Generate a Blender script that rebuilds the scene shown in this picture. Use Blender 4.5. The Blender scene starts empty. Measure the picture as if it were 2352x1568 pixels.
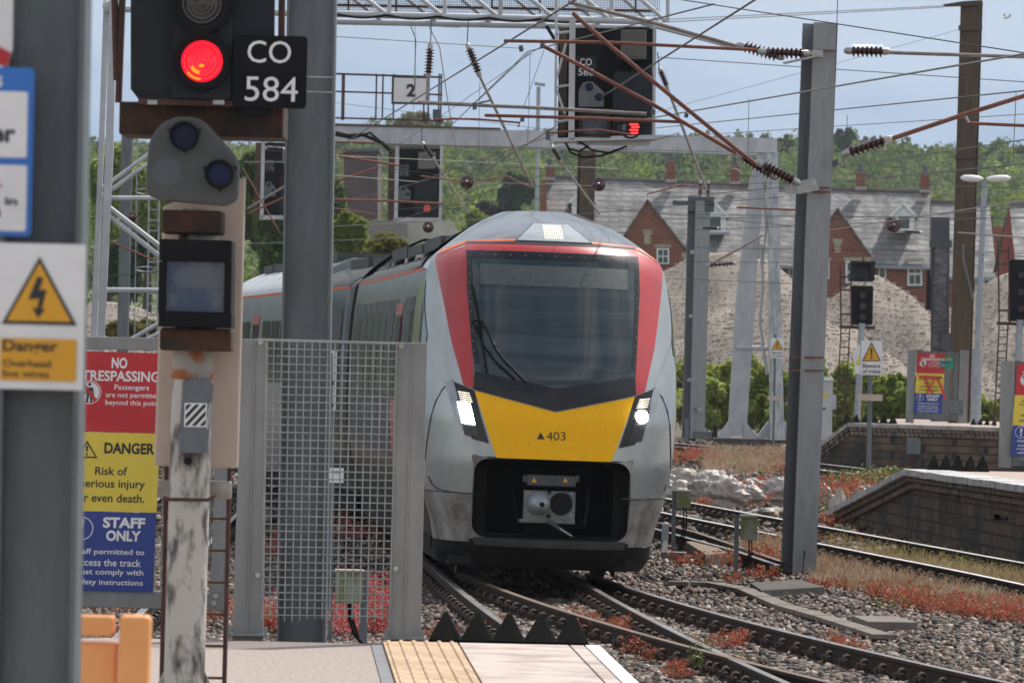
import bpy, bmesh, math, random
import numpy as np
from mathutils import Vector, Matrix, Euler
random.seed(7); RNG = np.random.default_rng(7)
SC = bpy.context.scene
COL = SC.collection
R = math.radians

# ------------------------------------------------------------ camera
F = 13200.0                       # focal length in units of a 2352 px wide picture
ROLL = R(1.3)
PITCH = 28.0 / F
CAM = Vector((0, 0, 2.5))
RT = Vector((math.cos(ROLL), 0, math.sin(ROLL)))
FW = Vector((0, math.cos(PITCH), math.sin(PITCH)))
FW = (FW - RT * FW.dot(RT)).normalized()
UP = RT.cross(FW).normalized()
cd = bpy.data.cameras.new('camera'); cam = bpy.data.objects.new('camera', cd); COL.objects.link(cam)
cam.matrix_world = Matrix(((RT.x, UP.x, -FW.x, CAM.x), (RT.y, UP.y, -FW.y, CAM.y), (RT.z, UP.z, -FW.z, CAM.z), (0, 0, 0, 1)))
cd.sensor_width = 36; cd.lens = F / 2352 * 36; cd.clip_start = 0.5; cd.clip_end = 9000
cd.dof.use_dof = True; cd.dof.focus_distance = 46; cd.dof.aperture_fstop = 14
SC.camera = cam

# ------------------------------------------------------------ sky and sun
SUN_EL, SUN_AZ = 52.0, 38.0       # azimuth clockwise from the viewing direction (+Y)
w = bpy.data.worlds.new('World'); SC.world = w; w.use_nodes = True
nt = w.node_tree; nt.nodes.clear()
def N(nt, t, **kw):
    n = nt.nodes.new(t)
    for k, v in kw.items(): setattr(n, k, v)
    return n
wo = N(nt, 'ShaderNodeOutputWorld'); bg = N(nt, 'ShaderNodeBackground')
sky = N(nt, 'ShaderNodeTexSky', sky_type='NISHITA'); sky.sun_disc = False
sky.sun_elevation = R(SUN_EL); sky.sun_rotation = R(SUN_AZ); sky.altitude = 50; sky.air_density = 1.0; sky.dust_density = 1.2; sky.ozone_density = 1.6
# broad soft cloud over the blue
tc = N(nt, 'ShaderNodeTexCoord'); mp = N(nt, 'ShaderNodeMapping'); mp.inputs['Scale'].default_value = (.35, .35, 9)
mp.inputs['Location'].default_value = (2.3, .4, .2)
no = N(nt, 'ShaderNodeTexNoise'); no.inputs['Scale'].default_value = 1.7; no.inputs['Detail'].default_value = 7; no.inputs['Roughness'].default_value = .55
cr = N(nt, 'ShaderNodeValToRGB'); cr.color_ramp.elements[0].position = .42; cr.color_ramp.elements[1].position = .62
mx = N(nt, 'ShaderNodeMix', data_type='RGBA')
hv = N(nt, 'ShaderNodeHueSaturation'); hv.inputs['Saturation'].default_value = .6
nt.links.new(tc.outputs['Generated'], mp.inputs[0]); nt.links.new(mp.outputs[0], no.inputs['Vector']); nt.links.new(no.outputs[0], cr.inputs[0])
nt.links.new(sky.outputs[0], hv.inputs['Color']); nt.links.new(hv.outputs[0], mx.inputs['A'])
CLOUD = mx.inputs['B']; CLOUD.default_value = (7.6, 7.4, 7.2, 1)
fm = N(nt, 'ShaderNodeMath', operation='MULTIPLY'); fm.inputs[1].default_value = .75
nt.links.new(cr.outputs[0], fm.inputs[0]); nt.links.new(fm.outputs[0], mx.inputs['Factor'])
# hazy blue bank of sky ahead of the viewer, towards the horizon
sp = N(nt, 'ShaderNodeSeparateXYZ'); nt.links.new(tc.outputs['Generated'], sp.inputs[0])
def mrange(src, a, b, c, d):
    m_ = N(nt, 'ShaderNodeMapRange', interpolation_type='SMOOTHSTEP')
    for i_, v_ in enumerate((a, b, c, d)): m_.inputs[i_ + 1].default_value = v_
    nt.links.new(src, m_.inputs[0]); return m_.outputs[0]
f1 = mrange(sp.outputs[1], -.1, .7, 0, 1); f2 = mrange(sp.outputs[2], .22, .55, 1, 0)
ff = N(nt, 'ShaderNodeMath', operation='MULTIPLY'); nt.links.new(f1, ff.inputs[0]); nt.links.new(f2, ff.inputs[1])
er = N(nt, 'ShaderNodeValToRGB'); nt.links.new(mrange(sp.outputs[2], .015, .16, 0, 1), er.inputs[0])
er.color_ramp.elements[0].color = (2.25, 2.95, 4.0, 1); er.color_ramp.elements[1].color = (3.0, 3.4, 3.8, 1)
n3 = N(nt, 'ShaderNodeTexNoise'); n3.inputs['Scale'].default_value = 9; n3.inputs['Detail'].default_value = 5; m3 = N(nt, 'ShaderNodeMapping'); m3.inputs['Scale'].default_value = (1, 1, 3); nt.links.new(tc.outputs['Generated'], m3.inputs[0]); nt.links.new(m3.outputs[0], n3.inputs['Vector'])
h3 = N(nt, 'ShaderNodeHueSaturation'); nt.links.new(er.outputs[0], h3.inputs['Color']); nt.links.new(mrange(n3.outputs[0], .3, .7, .86, 1.14), h3.inputs['Value']); nt.links.new(mrange(n3.outputs[0], .3, .7, 1.15, .8), h3.inputs['Saturation'])
m2 = N(nt, 'ShaderNodeMix', data_type='RGBA'); nt.links.new(ff.outputs[0], m2.inputs['Factor']); nt.links.new(mx.outputs['Result'], m2.inputs['A']); nt.links.new(h3.outputs[0], m2.inputs['B'])
nt.links.new(m2.outputs['Result'], bg.inputs[0]); bg.inputs[1].default_value = .13
nt.links.new(bg.outputs[0], wo.inputs[0])
sd = bpy.data.lights.new('sun', 'SUN'); so = bpy.data.objects.new('sun', sd); COL.objects.link(so)
sd.energy = 3.5; sd.angle = R(.6); sd.color = (1, .95, .88)
el, az = R(SUN_EL), R(SUN_AZ)
sdir = Vector((math.sin(az) * math.cos(el), math.cos(az) * math.cos(el), math.sin(el)))
so.rotation_euler = sdir.to_track_quat('Z', 'Y').to_euler(); so.location = (20, 30, 60)
SC.view_settings.view_transform = 'Standard'; SC.view_settings.look = 'None'; SC.view_settings.gamma = 1
SC.view_settings.exposure = .45
SC.cycles.max_bounces = 6; SC.cycles.use_denoising = True

# ------------------------------------------------------------ helpers
def P(X, Y, d):
    'point seen at picture position X, Y (2352 x 1568) at distance d'
    return CAM + RT * ((X - 1176) / F * d) + UP * (-(Y - 784) / F * d) + FW * d
def G(X, Y, z=-.2):
    'point of the horizontal plane z seen at X, Y'
    v = P(X, Y, 1) - CAM
    return CAM + v * ((z - CAM.z) / v.z)
def AT(X, y, z):
    'point at world depth y, height z, seen at column X near the horizon'
    x = 0
    for _ in range(4):
        v = Vector((x, y, z)) - CAM
        px = 1176 + v.dot(RT) / v.dot(FW) * F
        x += (X - px) / F * y
    return Vector((x, y, z))
def empty(name, loc, label=None, cat=None, group=None, rot=None):
    o = bpy.data.objects.new(name, None); COL.objects.link(o); o.location = loc
    if rot: o.rotation_euler = rot
    o.empty_display_size = .2
    tag(o, label, cat, group); return o
def tag(o, label=None, cat=None, group=None, kind=None):
    if label: o['label'] = label
    if cat: o['category'] = cat
    if group: o['group'] = group
    if kind: o['kind'] = kind
    return o
def rootof(o):
    while o.parent: o = o.parent
    return o
class MB:
    'collects world-space geometry; build() links it as one mesh'
    def __init__(s): s.v = []; s.f = []
    def add(s, vs, fs):
        n = len(s.v); s.v += [tuple(p) for p in vs]; s.f += [tuple(i + n for i in f) for f in fs]; return s
    def box(s, c, size, m=None):
        c = Vector(c); h = [q / 2 for q in size]
        vs = [Vector((sx * h[0], sy * h[1], sz * h[2])) for sx in (-1, 1) for sy in (-1, 1) for sz in (-1, 1)]
        if m: vs = [m @ v for v in vs]
        vs = [c + v for v in vs]
        return s.add(vs, [(0, 1, 3, 2), (4, 6, 7, 5), (0, 4, 5, 1), (2, 3, 7, 6), (0, 2, 6, 4), (1, 5, 7, 3)])
    def prism(s, pts, t, off=0):
        'polygon of world points extruded along +Y by t'
        n = len(pts); a = [Vector(p) + Vector((0, off, 0)) for p in pts]; b = [p + Vector((0, t, 0)) for p in a]
        return s.add(a + b, [tuple(range(n)), tuple(range(2 * n - 1, n - 1, -1))] + [(i, i + n, (i + 1) % n + n, (i + 1) % n) for i in range(n)])
    def px(s, pts, d, t=.02, off=0):
        return s.prism([P(x, y, d) for x, y in pts], t, off)
    def rect(s, x0, y0, x1, y1, d, t=.02, off=0, r=0, sk=0.0227):
        'rectangle in picture units, leaning like the plumb line, optional corner radius'
        if r:
            pts = []
            for cx, cy, a0 in ((x1 - r, y0 + r, -90), (x1 - r, y1 - r, 0), (x0 + r, y1 - r, 90), (x0 + r, y0 + r, 180)):
                for k in range(5):
                    a = R(a0 + k * 22.5); pts.append((cx + r * math.cos(a), cy + r * math.sin(a)))
        else: pts = [(x0, y0), (x1, y0), (x1, y1), (x0, y1)]
        mx_, my_ = (x0 + x1) / 2, (y0 + y1) / 2
        return s.px([(x - sk * (y - my_), y + sk * (x - mx_)) for x, y in pts], d, t, off)
    def tube(s, pts, r, n=8, cap=True):
        pts = [Vector(p) for p in pts]; k = len(pts)
        rs = r if isinstance(r, (list, tuple)) else [r] * k
        vs = []; fs = []
        for i, p in enumerate(pts):
            t = (pts[min(i + 1, k - 1)] - pts[max(i - 1, 0)]).normalized()
            a = t.cross(Vector((0, 0, 1)));
            if a.length < .05: a = t.cross(Vector((1, 0, 0)))
            a.normalize(); b = t.cross(a)
            for j in range(n):
                q = 2 * math.pi * j / n; vs.append(p + (a * math.cos(q) + b * math.sin(q)) * rs[i])
        for i in range(k - 1):
            for j in range(n):
                fs.append((i * n + j, i * n + (j + 1) % n, (i + 1) * n + (j + 1) % n, (i + 1) * n + j))
        if cap: fs += [tuple(range(n - 1, -1, -1)), tuple(range((k - 1) * n, k * n))]
        return s.add(vs, fs)
    def bar(s, p0, p1, w_, h_):
        p0, p1 = Vector(p0), Vector(p1); t = (p1 - p0); L = t.length; t.normalize()
        a = t.cross(Vector((0, 0, 1)))
        if a.length < .05: a = t.cross(Vector((1, 0, 0)))
        a.normalize(); b = a.cross(t)
        vs = [p0 + a * (sx * w_ / 2) + b * (sz * h_ / 2) + t * (L * e) for e in (0, 1) for sx in (-1, 1) for sz in (-1, 1)]
        return s.add(vs, [(0, 1, 3, 2), (4, 6, 7, 5), (0, 4, 5, 1), (2, 3, 7, 6), (0, 2, 6, 4), (1, 5, 7, 3)])
    def lathe(s, p0, p1, prof, n=14):
        'profile of (fraction, radius) about the axis p0-p1'
        p0, p1 = Vector(p0), Vector(p1)
        return s.tube([p0.lerp(p1, t) for t, r in prof], [max(r, .0005) for t, r in prof], n)
    def hmast(s, base, top, w_, dep, rot=0, tf=.03):
        'H section column: two flanges and a web'
        base, top = Vector(base), Vector(top); m = Matrix.Rotation(rot, 3, 'Z')
        def slab(x0, x1, y0, y1):
            vs = []
            for q in (base, top):
                for x, y in ((x0, y0), (x1, y0), (x1, y1), (x0, y1)): vs.append(q + m @ Vector((x, y, 0)))
            s.add(vs, [(3, 2, 1, 0), (4, 5, 6, 7)] + [(i, (i + 1) % 4, (i + 1) % 4 + 4, i + 4) for i in range(4)])
        slab(-w_ / 2, w_ / 2, -dep / 2, -dep / 2 + tf); slab(-w_ / 2, w_ / 2, dep / 2 - tf, dep / 2); slab(-tf / 2, tf / 2, -dep / 2 + tf, dep / 2 - tf)
        return s
    def build(s, name, m, parent=None, smooth=None, loc=None, bevel=0, **tags):
        me = bpy.data.meshes.new(name)
        if parent is not None:
            M = Matrix.Identity(4); q = rootof(parent)
            M = Matrix.LocRotScale(q.location, q.rotation_euler, None).inverted()
            base = None
        else:
            if loc is None:
                a = np.array(s.v); loc = Vector(((a[:, 0].min() + a[:, 0].max()) / 2, (a[:, 1].min() + a[:, 1].max()) / 2, a[:, 2].min()))
            M = Matrix.Translation(-Vector(loc))
        me.from_pydata([M @ Vector(v) for v in s.v], [], s.f); me.update()
        bm = bmesh.new(); bm.from_mesh(me); bmesh.ops.recalc_face_normals(bm, faces=bm.faces); bm.to_mesh(me); bm.free()
        me.materials.append(m)
        if smooth is not None:
            me.shade_smooth()
            try: me.set_sharp_from_angle(angle=R(smooth))
            except Exception: pass
        o = bpy.data.objects.new(name, me); COL.objects.link(o)
        if parent is not None: o.parent = parent
        else: o.location = loc
        if bevel:
            b = o.modifiers.new('bevel', 'BEVEL'); b.width = bevel; b.segments = 2; b.limit_method = 'ANGLE'
        if tags: tag(o, **tags)
        return o
def _parts(s, name, m, parent=None, **kw):
    'one object for each connected piece'
    up = list(range(len(s.v)))
    def fd(i):
        while up[i] != i: up[i] = up[up[i]]; i = up[i]
        return i
    for f in s.f:
        for q in f[1:]: up[fd(q)] = fd(f[0])
    grp = {}
    for f in s.f: grp.setdefault(fd(f[0]), []).append(f)
    first = None
    for fs in grp.values():
        ids = sorted({i for f in fs for i in f}); mp_ = {q: k for k, q in enumerate(ids)}
        o = MB().add([s.v[i] for i in ids], [tuple(mp_[i] for i in f) for f in fs]).build(name, m, parent, **kw); first = first or o
    return first
MB.parts = _parts
def mesh_np(name, V, Fq, m, loc=(0, 0, 0), smooth=False):
    me = bpy.data.meshes.new(name); V = np.asarray(V, np.float32) - np.asarray(loc, np.float32); Fq = np.asarray(Fq, np.int32)
    n, k = Fq.shape
    me.vertices.add(len(V)); me.vertices.foreach_set('co', V.ravel())
    me.loops.add(n * k); me.loops.foreach_set('vertex_index', Fq.ravel())
    me.polygons.add(n); me.polygons.foreach_set('loop_start', np.arange(0, n * k, k, dtype=np.int32)); me.polygons.foreach_set('loop_total', np.full(n, k, np.int32))
    if smooth: me.polygons.foreach_set('use_smooth', np.ones(n, bool))
    me.update(calc_edges=True); me.materials.append(m)
    o = bpy.data.objects.new(name, me); COL.objects.link(o); o.location = loc; return o

_fonts = {}
def text_geo(string, bold=0):
    cu = bpy.data.curves.new('t', 'FONT'); cu.body = string; cu.size = 1; cu.resolution_u = 3; cu.offset = bold; cu.fill_mode = 'FRONT'
    o = bpy.data.objects.new('t', cu); COL.objects.link(o)
    bpy.context.view_layer.update()
    me = bpy.data.meshes.new_from_object(o.evaluated_get(bpy.context.evaluated_depsgraph_get()))
    vs = [(v.co.x, v.co.y) for v in me.vertices]; fs = [tuple(p.vertices) for p in me.polygons]
    bpy.data.objects.remove(o); bpy.data.curves.remove(cu); bpy.data.meshes.remove(me)
    return vs, fs
def text(mb, string, x0, y0, x1, y1, fn, bold=0):
    'letters of the string fitted into the rectangle; fn maps (x, y) to world'
    vs, fs = text_geo(string, bold)
    ax = min(v[0] for v in vs); bx = max(v[0] for v in vs); ay = min(v[1] for v in vs); by = max(v[1] for v in vs)
    mb.add([fn(x0 + (v[0] - ax) / (bx - ax) * (x1 - x0), y1 - (v[1] - ay) / (by - ay) * (y1 - y0)) for v in vs], fs)
    return mb
def lean(xr, yr, d, off=0, k=.0227):
    def fn(X, Y): return P(X - k * (Y - yr), Y + k * (X - xr), d) + Vector((0, off, 0))
    return fn

# ------------------------------------------------------------ materials
MATS = {}
def mat(name, col, rough=.55, metal=0., col2=None, scale=4., lo=.35, hi=.65, bump=0., bscale=30., stretch=(1, 1, 1), island=0., emis=None, estr=0., spec=.5, coat=0., brick=None, trans=0., icol=None, detail=6., bdist=.02, rough2=None):
    if name in MATS: return MATS[name]
    m = bpy.data.materials.new(name); m.use_nodes = True; nt = m.node_tree; b = nt.nodes['Principled BSDF']
    b.inputs['Base Color'].default_value = (*col, 1); b.inputs['Roughness'].default_value = rough; b.inputs['Metallic'].default_value = metal
    b.inputs['Specular IOR Level'].default_value = spec
    if coat: b.inputs['Coat Weight'].default_value = coat; b.inputs['Coat Roughness'].default_value = .06
    L = nt.links.new
    tc = N(nt, 'ShaderNodeTexCoord'); mp = N(nt, 'ShaderNodeMapping'); mp.inputs['Scale'].default_value = stretch; L(tc.outputs['Object'], mp.inputs[0])
    if col2 is None: col2 = tuple(c * .8 for c in col)
    no = N(nt, 'ShaderNodeTexNoise'); no.inputs['Scale'].default_value = scale; no.inputs['Detail'].default_value = detail; no.inputs['Roughness'].default_value = .6
    L(mp.outputs[0], no.inputs['Vector'])
    cr = N(nt, 'ShaderNodeValToRGB'); cr.color_ramp.elements[0].position = lo; cr.color_ramp.elements[1].position = hi
    cr.color_ramp.elements[0].color = (*col, 1); cr.color_ramp.elements[1].color = (*col2, 1)
    L(no.outputs[0], cr.inputs[0]); out = cr.outputs[0]
    if brick:
        sx, sz, mortar = brick
        bk = N(nt, 'ShaderNodeTexBrick'); bk.inputs['Scale'].default_value = 1; bk.inputs['Brick Width'].default_value = sx; bk.inputs['Row Height'].default_value = sz
        bk.inputs['Mortar Size'].default_value = min(sx, sz) * .10; bk.inputs['Mortar'].default_value = (*mortar, 1)
        sp = N(nt, 'ShaderNodeSeparateXYZ'); cb = N(nt, 'ShaderNodeCombineXYZ'); L(tc.outputs['Object'], sp.inputs[0]); ad = N(nt, 'ShaderNodeMath', operation='ADD')
        L(sp.outputs[0], ad.inputs[0]); L(sp.outputs[1], ad.inputs[1]); L(ad.outputs[0], cb.inputs[0]); L(sp.outputs[2], cb.inputs[1]); L(cb.outputs[0], bk.inputs['Vector'])
        L(cr.outputs[0], bk.inputs['Color1'])
        h = N(nt, 'ShaderNodeHueSaturation'); h.inputs['Value'].default_value = .72; L(cr.outputs[0], h.inputs['Color']); L(h.outputs[0], bk.inputs['Color2']); out = bk.outputs[0]
    if island:
        ge = N(nt, 'ShaderNodeNewGeometry'); h = N(nt, 'ShaderNodeHueSaturation'); mr = N(nt, 'ShaderNodeMapRange')
        mr.inputs['To Min'].default_value = 1 - island; mr.inputs['To Max'].default_value = 1 + island
        L(ge.outputs['Random Per Island'], mr.inputs[0]); L(mr.outputs[0], h.inputs['Value']); L(out, h.inputs['Color']); out = h.outputs[0]
    if icol:
        ge = N(nt, 'ShaderNodeNewGeometry'); r2 = N(nt, 'ShaderNodeValToRGB'); r2.color_ramp.interpolation = 'CONSTANT'
        while len(r2.color_ramp.elements) < len(icol): r2.color_ramp.elements.new(.5)
        for k_, c_ in enumerate(icol): r2.color_ramp.elements[k_].position = k_ / len(icol); r2.color_ramp.elements[k_].color = (*c_, 1)
        L(ge.outputs['Random Per Island'], r2.inputs[0]); m_ = N(nt, 'ShaderNodeMix', data_type='RGBA'); m_.blend_type = 'MULTIPLY'; m_.inputs['Factor'].default_value = 1
        L(out, m_.inputs['A']); L(r2.outputs[0], m_.inputs['B']); out = m_.outputs['Result']
    if trans:
        tr_ = N(nt, 'ShaderNodeBsdfTranslucent'); ms = N(nt, 'ShaderNodeMixShader'); ms.inputs[0].default_value = trans; L(out, tr_.inputs[0]); L(b.outputs[0], ms.inputs[1]); L(tr_.outputs[0], ms.inputs[2]); L(ms.outputs[0], nt.nodes['Material Output'].inputs[0])
    L(out, b.inputs['Base Color'])
    if rough2 is not None:
        mr = N(nt, 'ShaderNodeMapRange'); mr.inputs['From Min'].default_value = lo; mr.inputs['From Max'].default_value = hi
        mr.inputs['To Min'].default_value = rough; mr.inputs['To Max'].default_value = rough2; L(no.outputs[0], mr.inputs[0]); L(mr.outputs[0], b.inputs['Roughness'])
    if bump:
        n2 = N(nt, 'ShaderNodeTexNoise'); n2.inputs['Scale'].default_value = bscale; n2.inputs['Detail'].default_value = 8; L(mp.outputs[0], n2.inputs['Vector'])
        bp = N(nt, 'ShaderNodeBump'); bp.inputs['Strength'].default_value = bump; bp.inputs['Distance'].default_value = bdist
        L(n2.outputs[0], bp.inputs['Height']); L(bp.outputs[0], b.inputs['Normal'])
    if emis:
        b.inputs['Emission Color'].default_value = (*emis, 1); b.inputs['Emission Strength'].default_value = estr
    MATS[name] = m; return m
def M_(n): return MATS[n]
mat('galv', (.155, .175, .185), .5, .35, (.10, .115, .122), 3, stretch=(2, 2, .5), bump=.15, bscale=60)
mat('galv_mid', (.27, .285, .29), .45, .3, (.215, .226, .232), 3.5, lo=.35, hi=.7, stretch=(3, 3, .5), bump=.1, bscale=60, spec=.4)
mat('galv_dark', (.085, .095, .11), .45, .4, (.08, .09, .10), 4, stretch=(3, 3, .5))
mat('galv_pale', (.36, .39, .42), .45, .4, (.27, .30, .33), 6)
mat('brown_mast', (.10, .065, .035), .6, .2, (.06, .042, .028), 3, stretch=(3, 3, .4))
mat('rust_tube', (.26, .085, .05), .6, .2, (.15, .06, .045), 8)
mat('grey_tube', (.34, .30, .27), .5, .4, (.20, .17, .15), 9)
mat('wire', (.10, .10, .09), .5, .6, (.07, .07, .065), 20)
mat('wire_green', (.20, .23, .18), .5, .5, (.13, .15, .12), 20)
mat('porcelain', (.06, .013, .011), .18, 0, (.035, .010, .010), 10, coat=.4)
mat('cap_metal', (.45, .45, .43), .45, .5, (.30, .31, .30), 12)
mat('white_steel', (.52, .53, .55), .45, .0, (.38, .40, .41), 2.5, stretch=(1, 1, .6))
mat('stained_steel', (.50, .53, .54), .5, .0, (.30, .34, .34), 3.5, lo=.45, hi=.6, stretch=(3, 3, .7))
mat('black_plate', (.006, .0065, .008), .55, 0, (.010, .010, .011), 5, spec=.15)
mat('black_rubber', (.006, .006, .006), .6, 0, (.010, .010, .009), 9, spec=.15)
mat('signal_black', (.022, .026, .032), .6, 0, (.015, .018, .023), 5, spec=.2)
mat('signal_grey', (.085, .09, .088), .55, 0, (.07, .074, .074), 4, spec=.3)
mat('rust', (.060, .026, .012), .85, 0, (.016, .012, .010), 6, lo=.4, hi=.6, bump=.4, bscale=50)
mat('rust_bar', (.085, .035, .025), .8, 0, (.05, .025, .02), 9)
mat('white_paint', (.78, .78, .77), .5, 0, (.68, .68, .67), 4)
mat('letter_white', (.80, .80, .80), .5)
mat('letter_black', (.02, .02, .022), .5)
mat('sign_red', (.50, .014, .022), .4, 0, (.44, .012, .02), 3)
mat('sign_yellow', (.72, .56, .055), .4, 0, (.66, .50, .05), 3)
mat('sign_amber', (.72, .36, .018), .4, 0, (.66, .32, .015), 3)
mat('sign_blue', (.018, .045, .26), .4, 0, (.015, .04, .22), 3)
mat('sign_sky_blue', (.03, .17, .55), .4, 0, (.025, .15, .5), 3)
mat('sign_green', (.01, .30, .16), .4)
mat('glass_dark', (.012, .016, .02), .04, 0, (.02, .025, .03), 2, spec=.8)
# ------------------------------------------------------------ ground
mat('ballast_bed', (.15, .115, .095), .95, 0, (.055, .043, .035), 9, bump=.9, bscale=14, bdist=.06)
mat('stone', (.84, .83, .82), .75, 0, (.6, .6, .6), .6, island=.35, icol=[(.12, .08, .06), (.19, .13, .10), (.05, .036, .03), (.09, .08, .075), (.16, .09, .065), (.36, .30, .255), (.032, .026, .022), (.10, .068, .05), (.24, .17, .135)])
mat('meadow', (.07, .10, .025), .95, 0, (.10, .12, .04), .05)
mb = MB(); S = 3500
mb.add([(-S, -300, -.215), (S, -300, -.215), (S, 4500, -.215), (-S, 4500, -.215)], [(0, 1, 2, 3)]); mb.build('ground', M_('ballast_bed'), kind='structure', loc=(0, 0, -.215))
mb = MB(); mb.add([(-S, 215, -.19), (S, 215, -.19), (S, 4500, -.19), (-S, 4500, -.19)], [(0, 1, 2, 3)]); mb.build('grassland', M_('meadow'), kind='structure', loc=(0, 215, -.19))

def stones(n, y0, y1, xa, xb, smin, smax, z0, dens=1.5):
    u = RNG.random(n); y = y0 + (y1 - y0) * u ** dens
    x = xa(y) + (xb(y) - xa(y)) * RNG.random(n)
    s = smin + (smax - smin) * RNG.random(n) ** 1.6
    base = np.array([(a, b, c) for a in (-1, 1) for b in (-1, 1) for c in (-1, 1)], np.float32) * .5
    V = base[None] * (1 + .55 * (RNG.random((n, 8, 3)) - .5)) * s[:, None, None] * (np.array([1, 1, .95]) * (.7 + .6 * RNG.random((n, 3))))[:, None, :]
    a = RNG.random(n) * 6.28; b = (RNG.random(n) - .5) * 2.4; ca, sa, cb, sb = np.cos(a), np.sin(a), np.cos(b), np.sin(b)
    X, Y, Z = V[..., 0], V[..., 1], V[..., 2]
    X, Z = X * cb[:, None] + Z * sb[:, None], -X * sb[:, None] + Z * cb[:, None]
    X, Y = X * ca[:, None] - Y * sa[:, None], X * sa[:, None] + Y * ca[:, None]
    V = np.stack([X + x[:, None], Y + y[:, None], Z + (z0 + .75 * s * RNG.random(n))[:, None]], -1).reshape(-1, 3)
    f = np.array([(0, 1, 3, 2), (4, 6, 7, 5), (0, 4, 5, 1), (2, 3, 7, 6), (0, 2, 6, 4), (1, 5, 7, 3)])
    Fq = (f[None] + (np.arange(n) * 8)[:, None, None]).reshape(-1, 4)
    return V, Fq
V1, F1 = stones(110000, 42, 80, lambda y: -.095 * y, lambda y: .097 * y, .026, .062, -.215, 1.3)
V2, F2 = stones(26000, 80, 185, lambda y: -.095 * y, lambda y: .097 * y, .05, .11, -.205, 1.3)
V3, F3 = stones(9000, 33, 43, lambda y: y * 0 - 3.6, lambda y: y * 0 + 1.2, .035, .07, -.215, 1.)
o = mesh_np('ballast_stones', np.concatenate([V1, V2, V3]), np.concatenate([F1, F2 + len(V1), F3 + len(V1) + len(V2)]), M_('stone'))
tag(o, 'loose grey and pinkish ballast stones between and around the tracks', 'ballast', kind='stuff')

# ------------------------------------------------------------ tracks
mat('rail_bright', (.75, .74, .72), .46, .9, (.55, .52, .50), 3, stretch=(1, .3, 1))
mat('rail_top', (.26, .255, .25), .42, .85, (.17, .15, .135), 3, stretch=(1, .3, 1))
mat('rail_rust', (.050, .030, .020), .8, .0, (.026, .018, .013), 6, spec=.2)
mat('rail_dull', (.17, .11, .075), .7, .2, (.10, .07, .05), 6)
mat('chair', (.035, .026, .020), .6, .2, (.075, .045, .03), 7)  # brighter brown patches put glints into the colour
mat('sleeper', (.16, .14, .12), .85, 0, (.07, .06, .055), 3, stretch=(.4, 5, 1), bump=.5, bscale=20)
RAIL = [(-.07, -.155), (.07, -.155), (.07, -.14), (.012, -.12), (.012, -.042), (.036, -.030), (.036, -.002), (-.036, -.002), (-.036, -.030), (-.012, -.042), (-.012, -.12), (-.07, -.14)]
def rail_mesh(path, name, parent, body='rail_rust', head='rail_top', headw=.072):
    mb = MB(); n = len(RAIL); k = len(path); vs = []; fs = []
    hd = MB(); hv = []; hf = []
    for i, p in enumerate(path):
        p = Vector(p); t = (Vector(path[min(i + 1, k - 1)]) - Vector(path[max(i - 1, 0)])).normalized(); a = Vector((t.y, -t.x, 0)).normalized()
        for x, z in RAIL: vs.append(p + a * x + Vector((0, 0, z)))
        for x, z in ((-headw / 2, -.0015), (-headw / 2 + .006, .002), (headw / 2 - .006, .002), (headw / 2, -.0015)): hv.append(p + a * x + Vector((0, 0, z)))
    for i in range(k - 1):
        for j in range(n): fs.append((i * n + j, i * n + (j + 1) % n, (i + 1) * n + (j + 1) % n, (i + 1) * n + j))
        for j in range(3): hf.append((i * 4 + j, i * 4 + j + 1, i * 4 + j + 5, i * 4 + j + 4))
    fs += [tuple(range(n)), tuple(range((k - 1) * n, k * n))[::-1]]
    mb.add(vs, fs); r = mb.build(name, M_(body), parent, smooth=30)
    if head: hd.add(hv, hf); hd.build('rail_head', M_(head), r)
    return r
def chair_mesh():
    mb = MB(); mb.box((0, 0, -.165), (.36, .16, .03))
    for s_ in (-1, 1):
        mb.box((s_ * .105, 0, -.125), (.06, .09, .06)); mb.tube([(s_ * .15, 0, -.15), (s_ * .15, 0, -.085)], .018, 6)
        pts = [(s_ * (.10 + .035 * math.cos(q)), .0, -.10 + .045 * math.sin(q)) for q in np.linspace(-.6, 3.6, 7)]
        mb.tube([(p[0], -.045 + .09 * i / 6, p[2]) for i, p in enumerate(pts)], .014, 5)
    o = mb.build('rail_chair', M_('chair'), loc=(0, 0, 0)); return o
CH = chair_mesh(); CHM = CH.data; bpy.data.objects.remove(CH)
SLM = {}
def slp_mesh(L):
    k = round(L, 1)
    if k not in SLM:
        mb = MB(); mb.box((0, 0, -.215), (L, .27, .09)); o = mb.build('sleeper', M_('sleeper'), loc=(0, 0, 0)); SLM[k] = o.data; bpy.data.objects.remove(o)
    return SLM[k]
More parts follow.
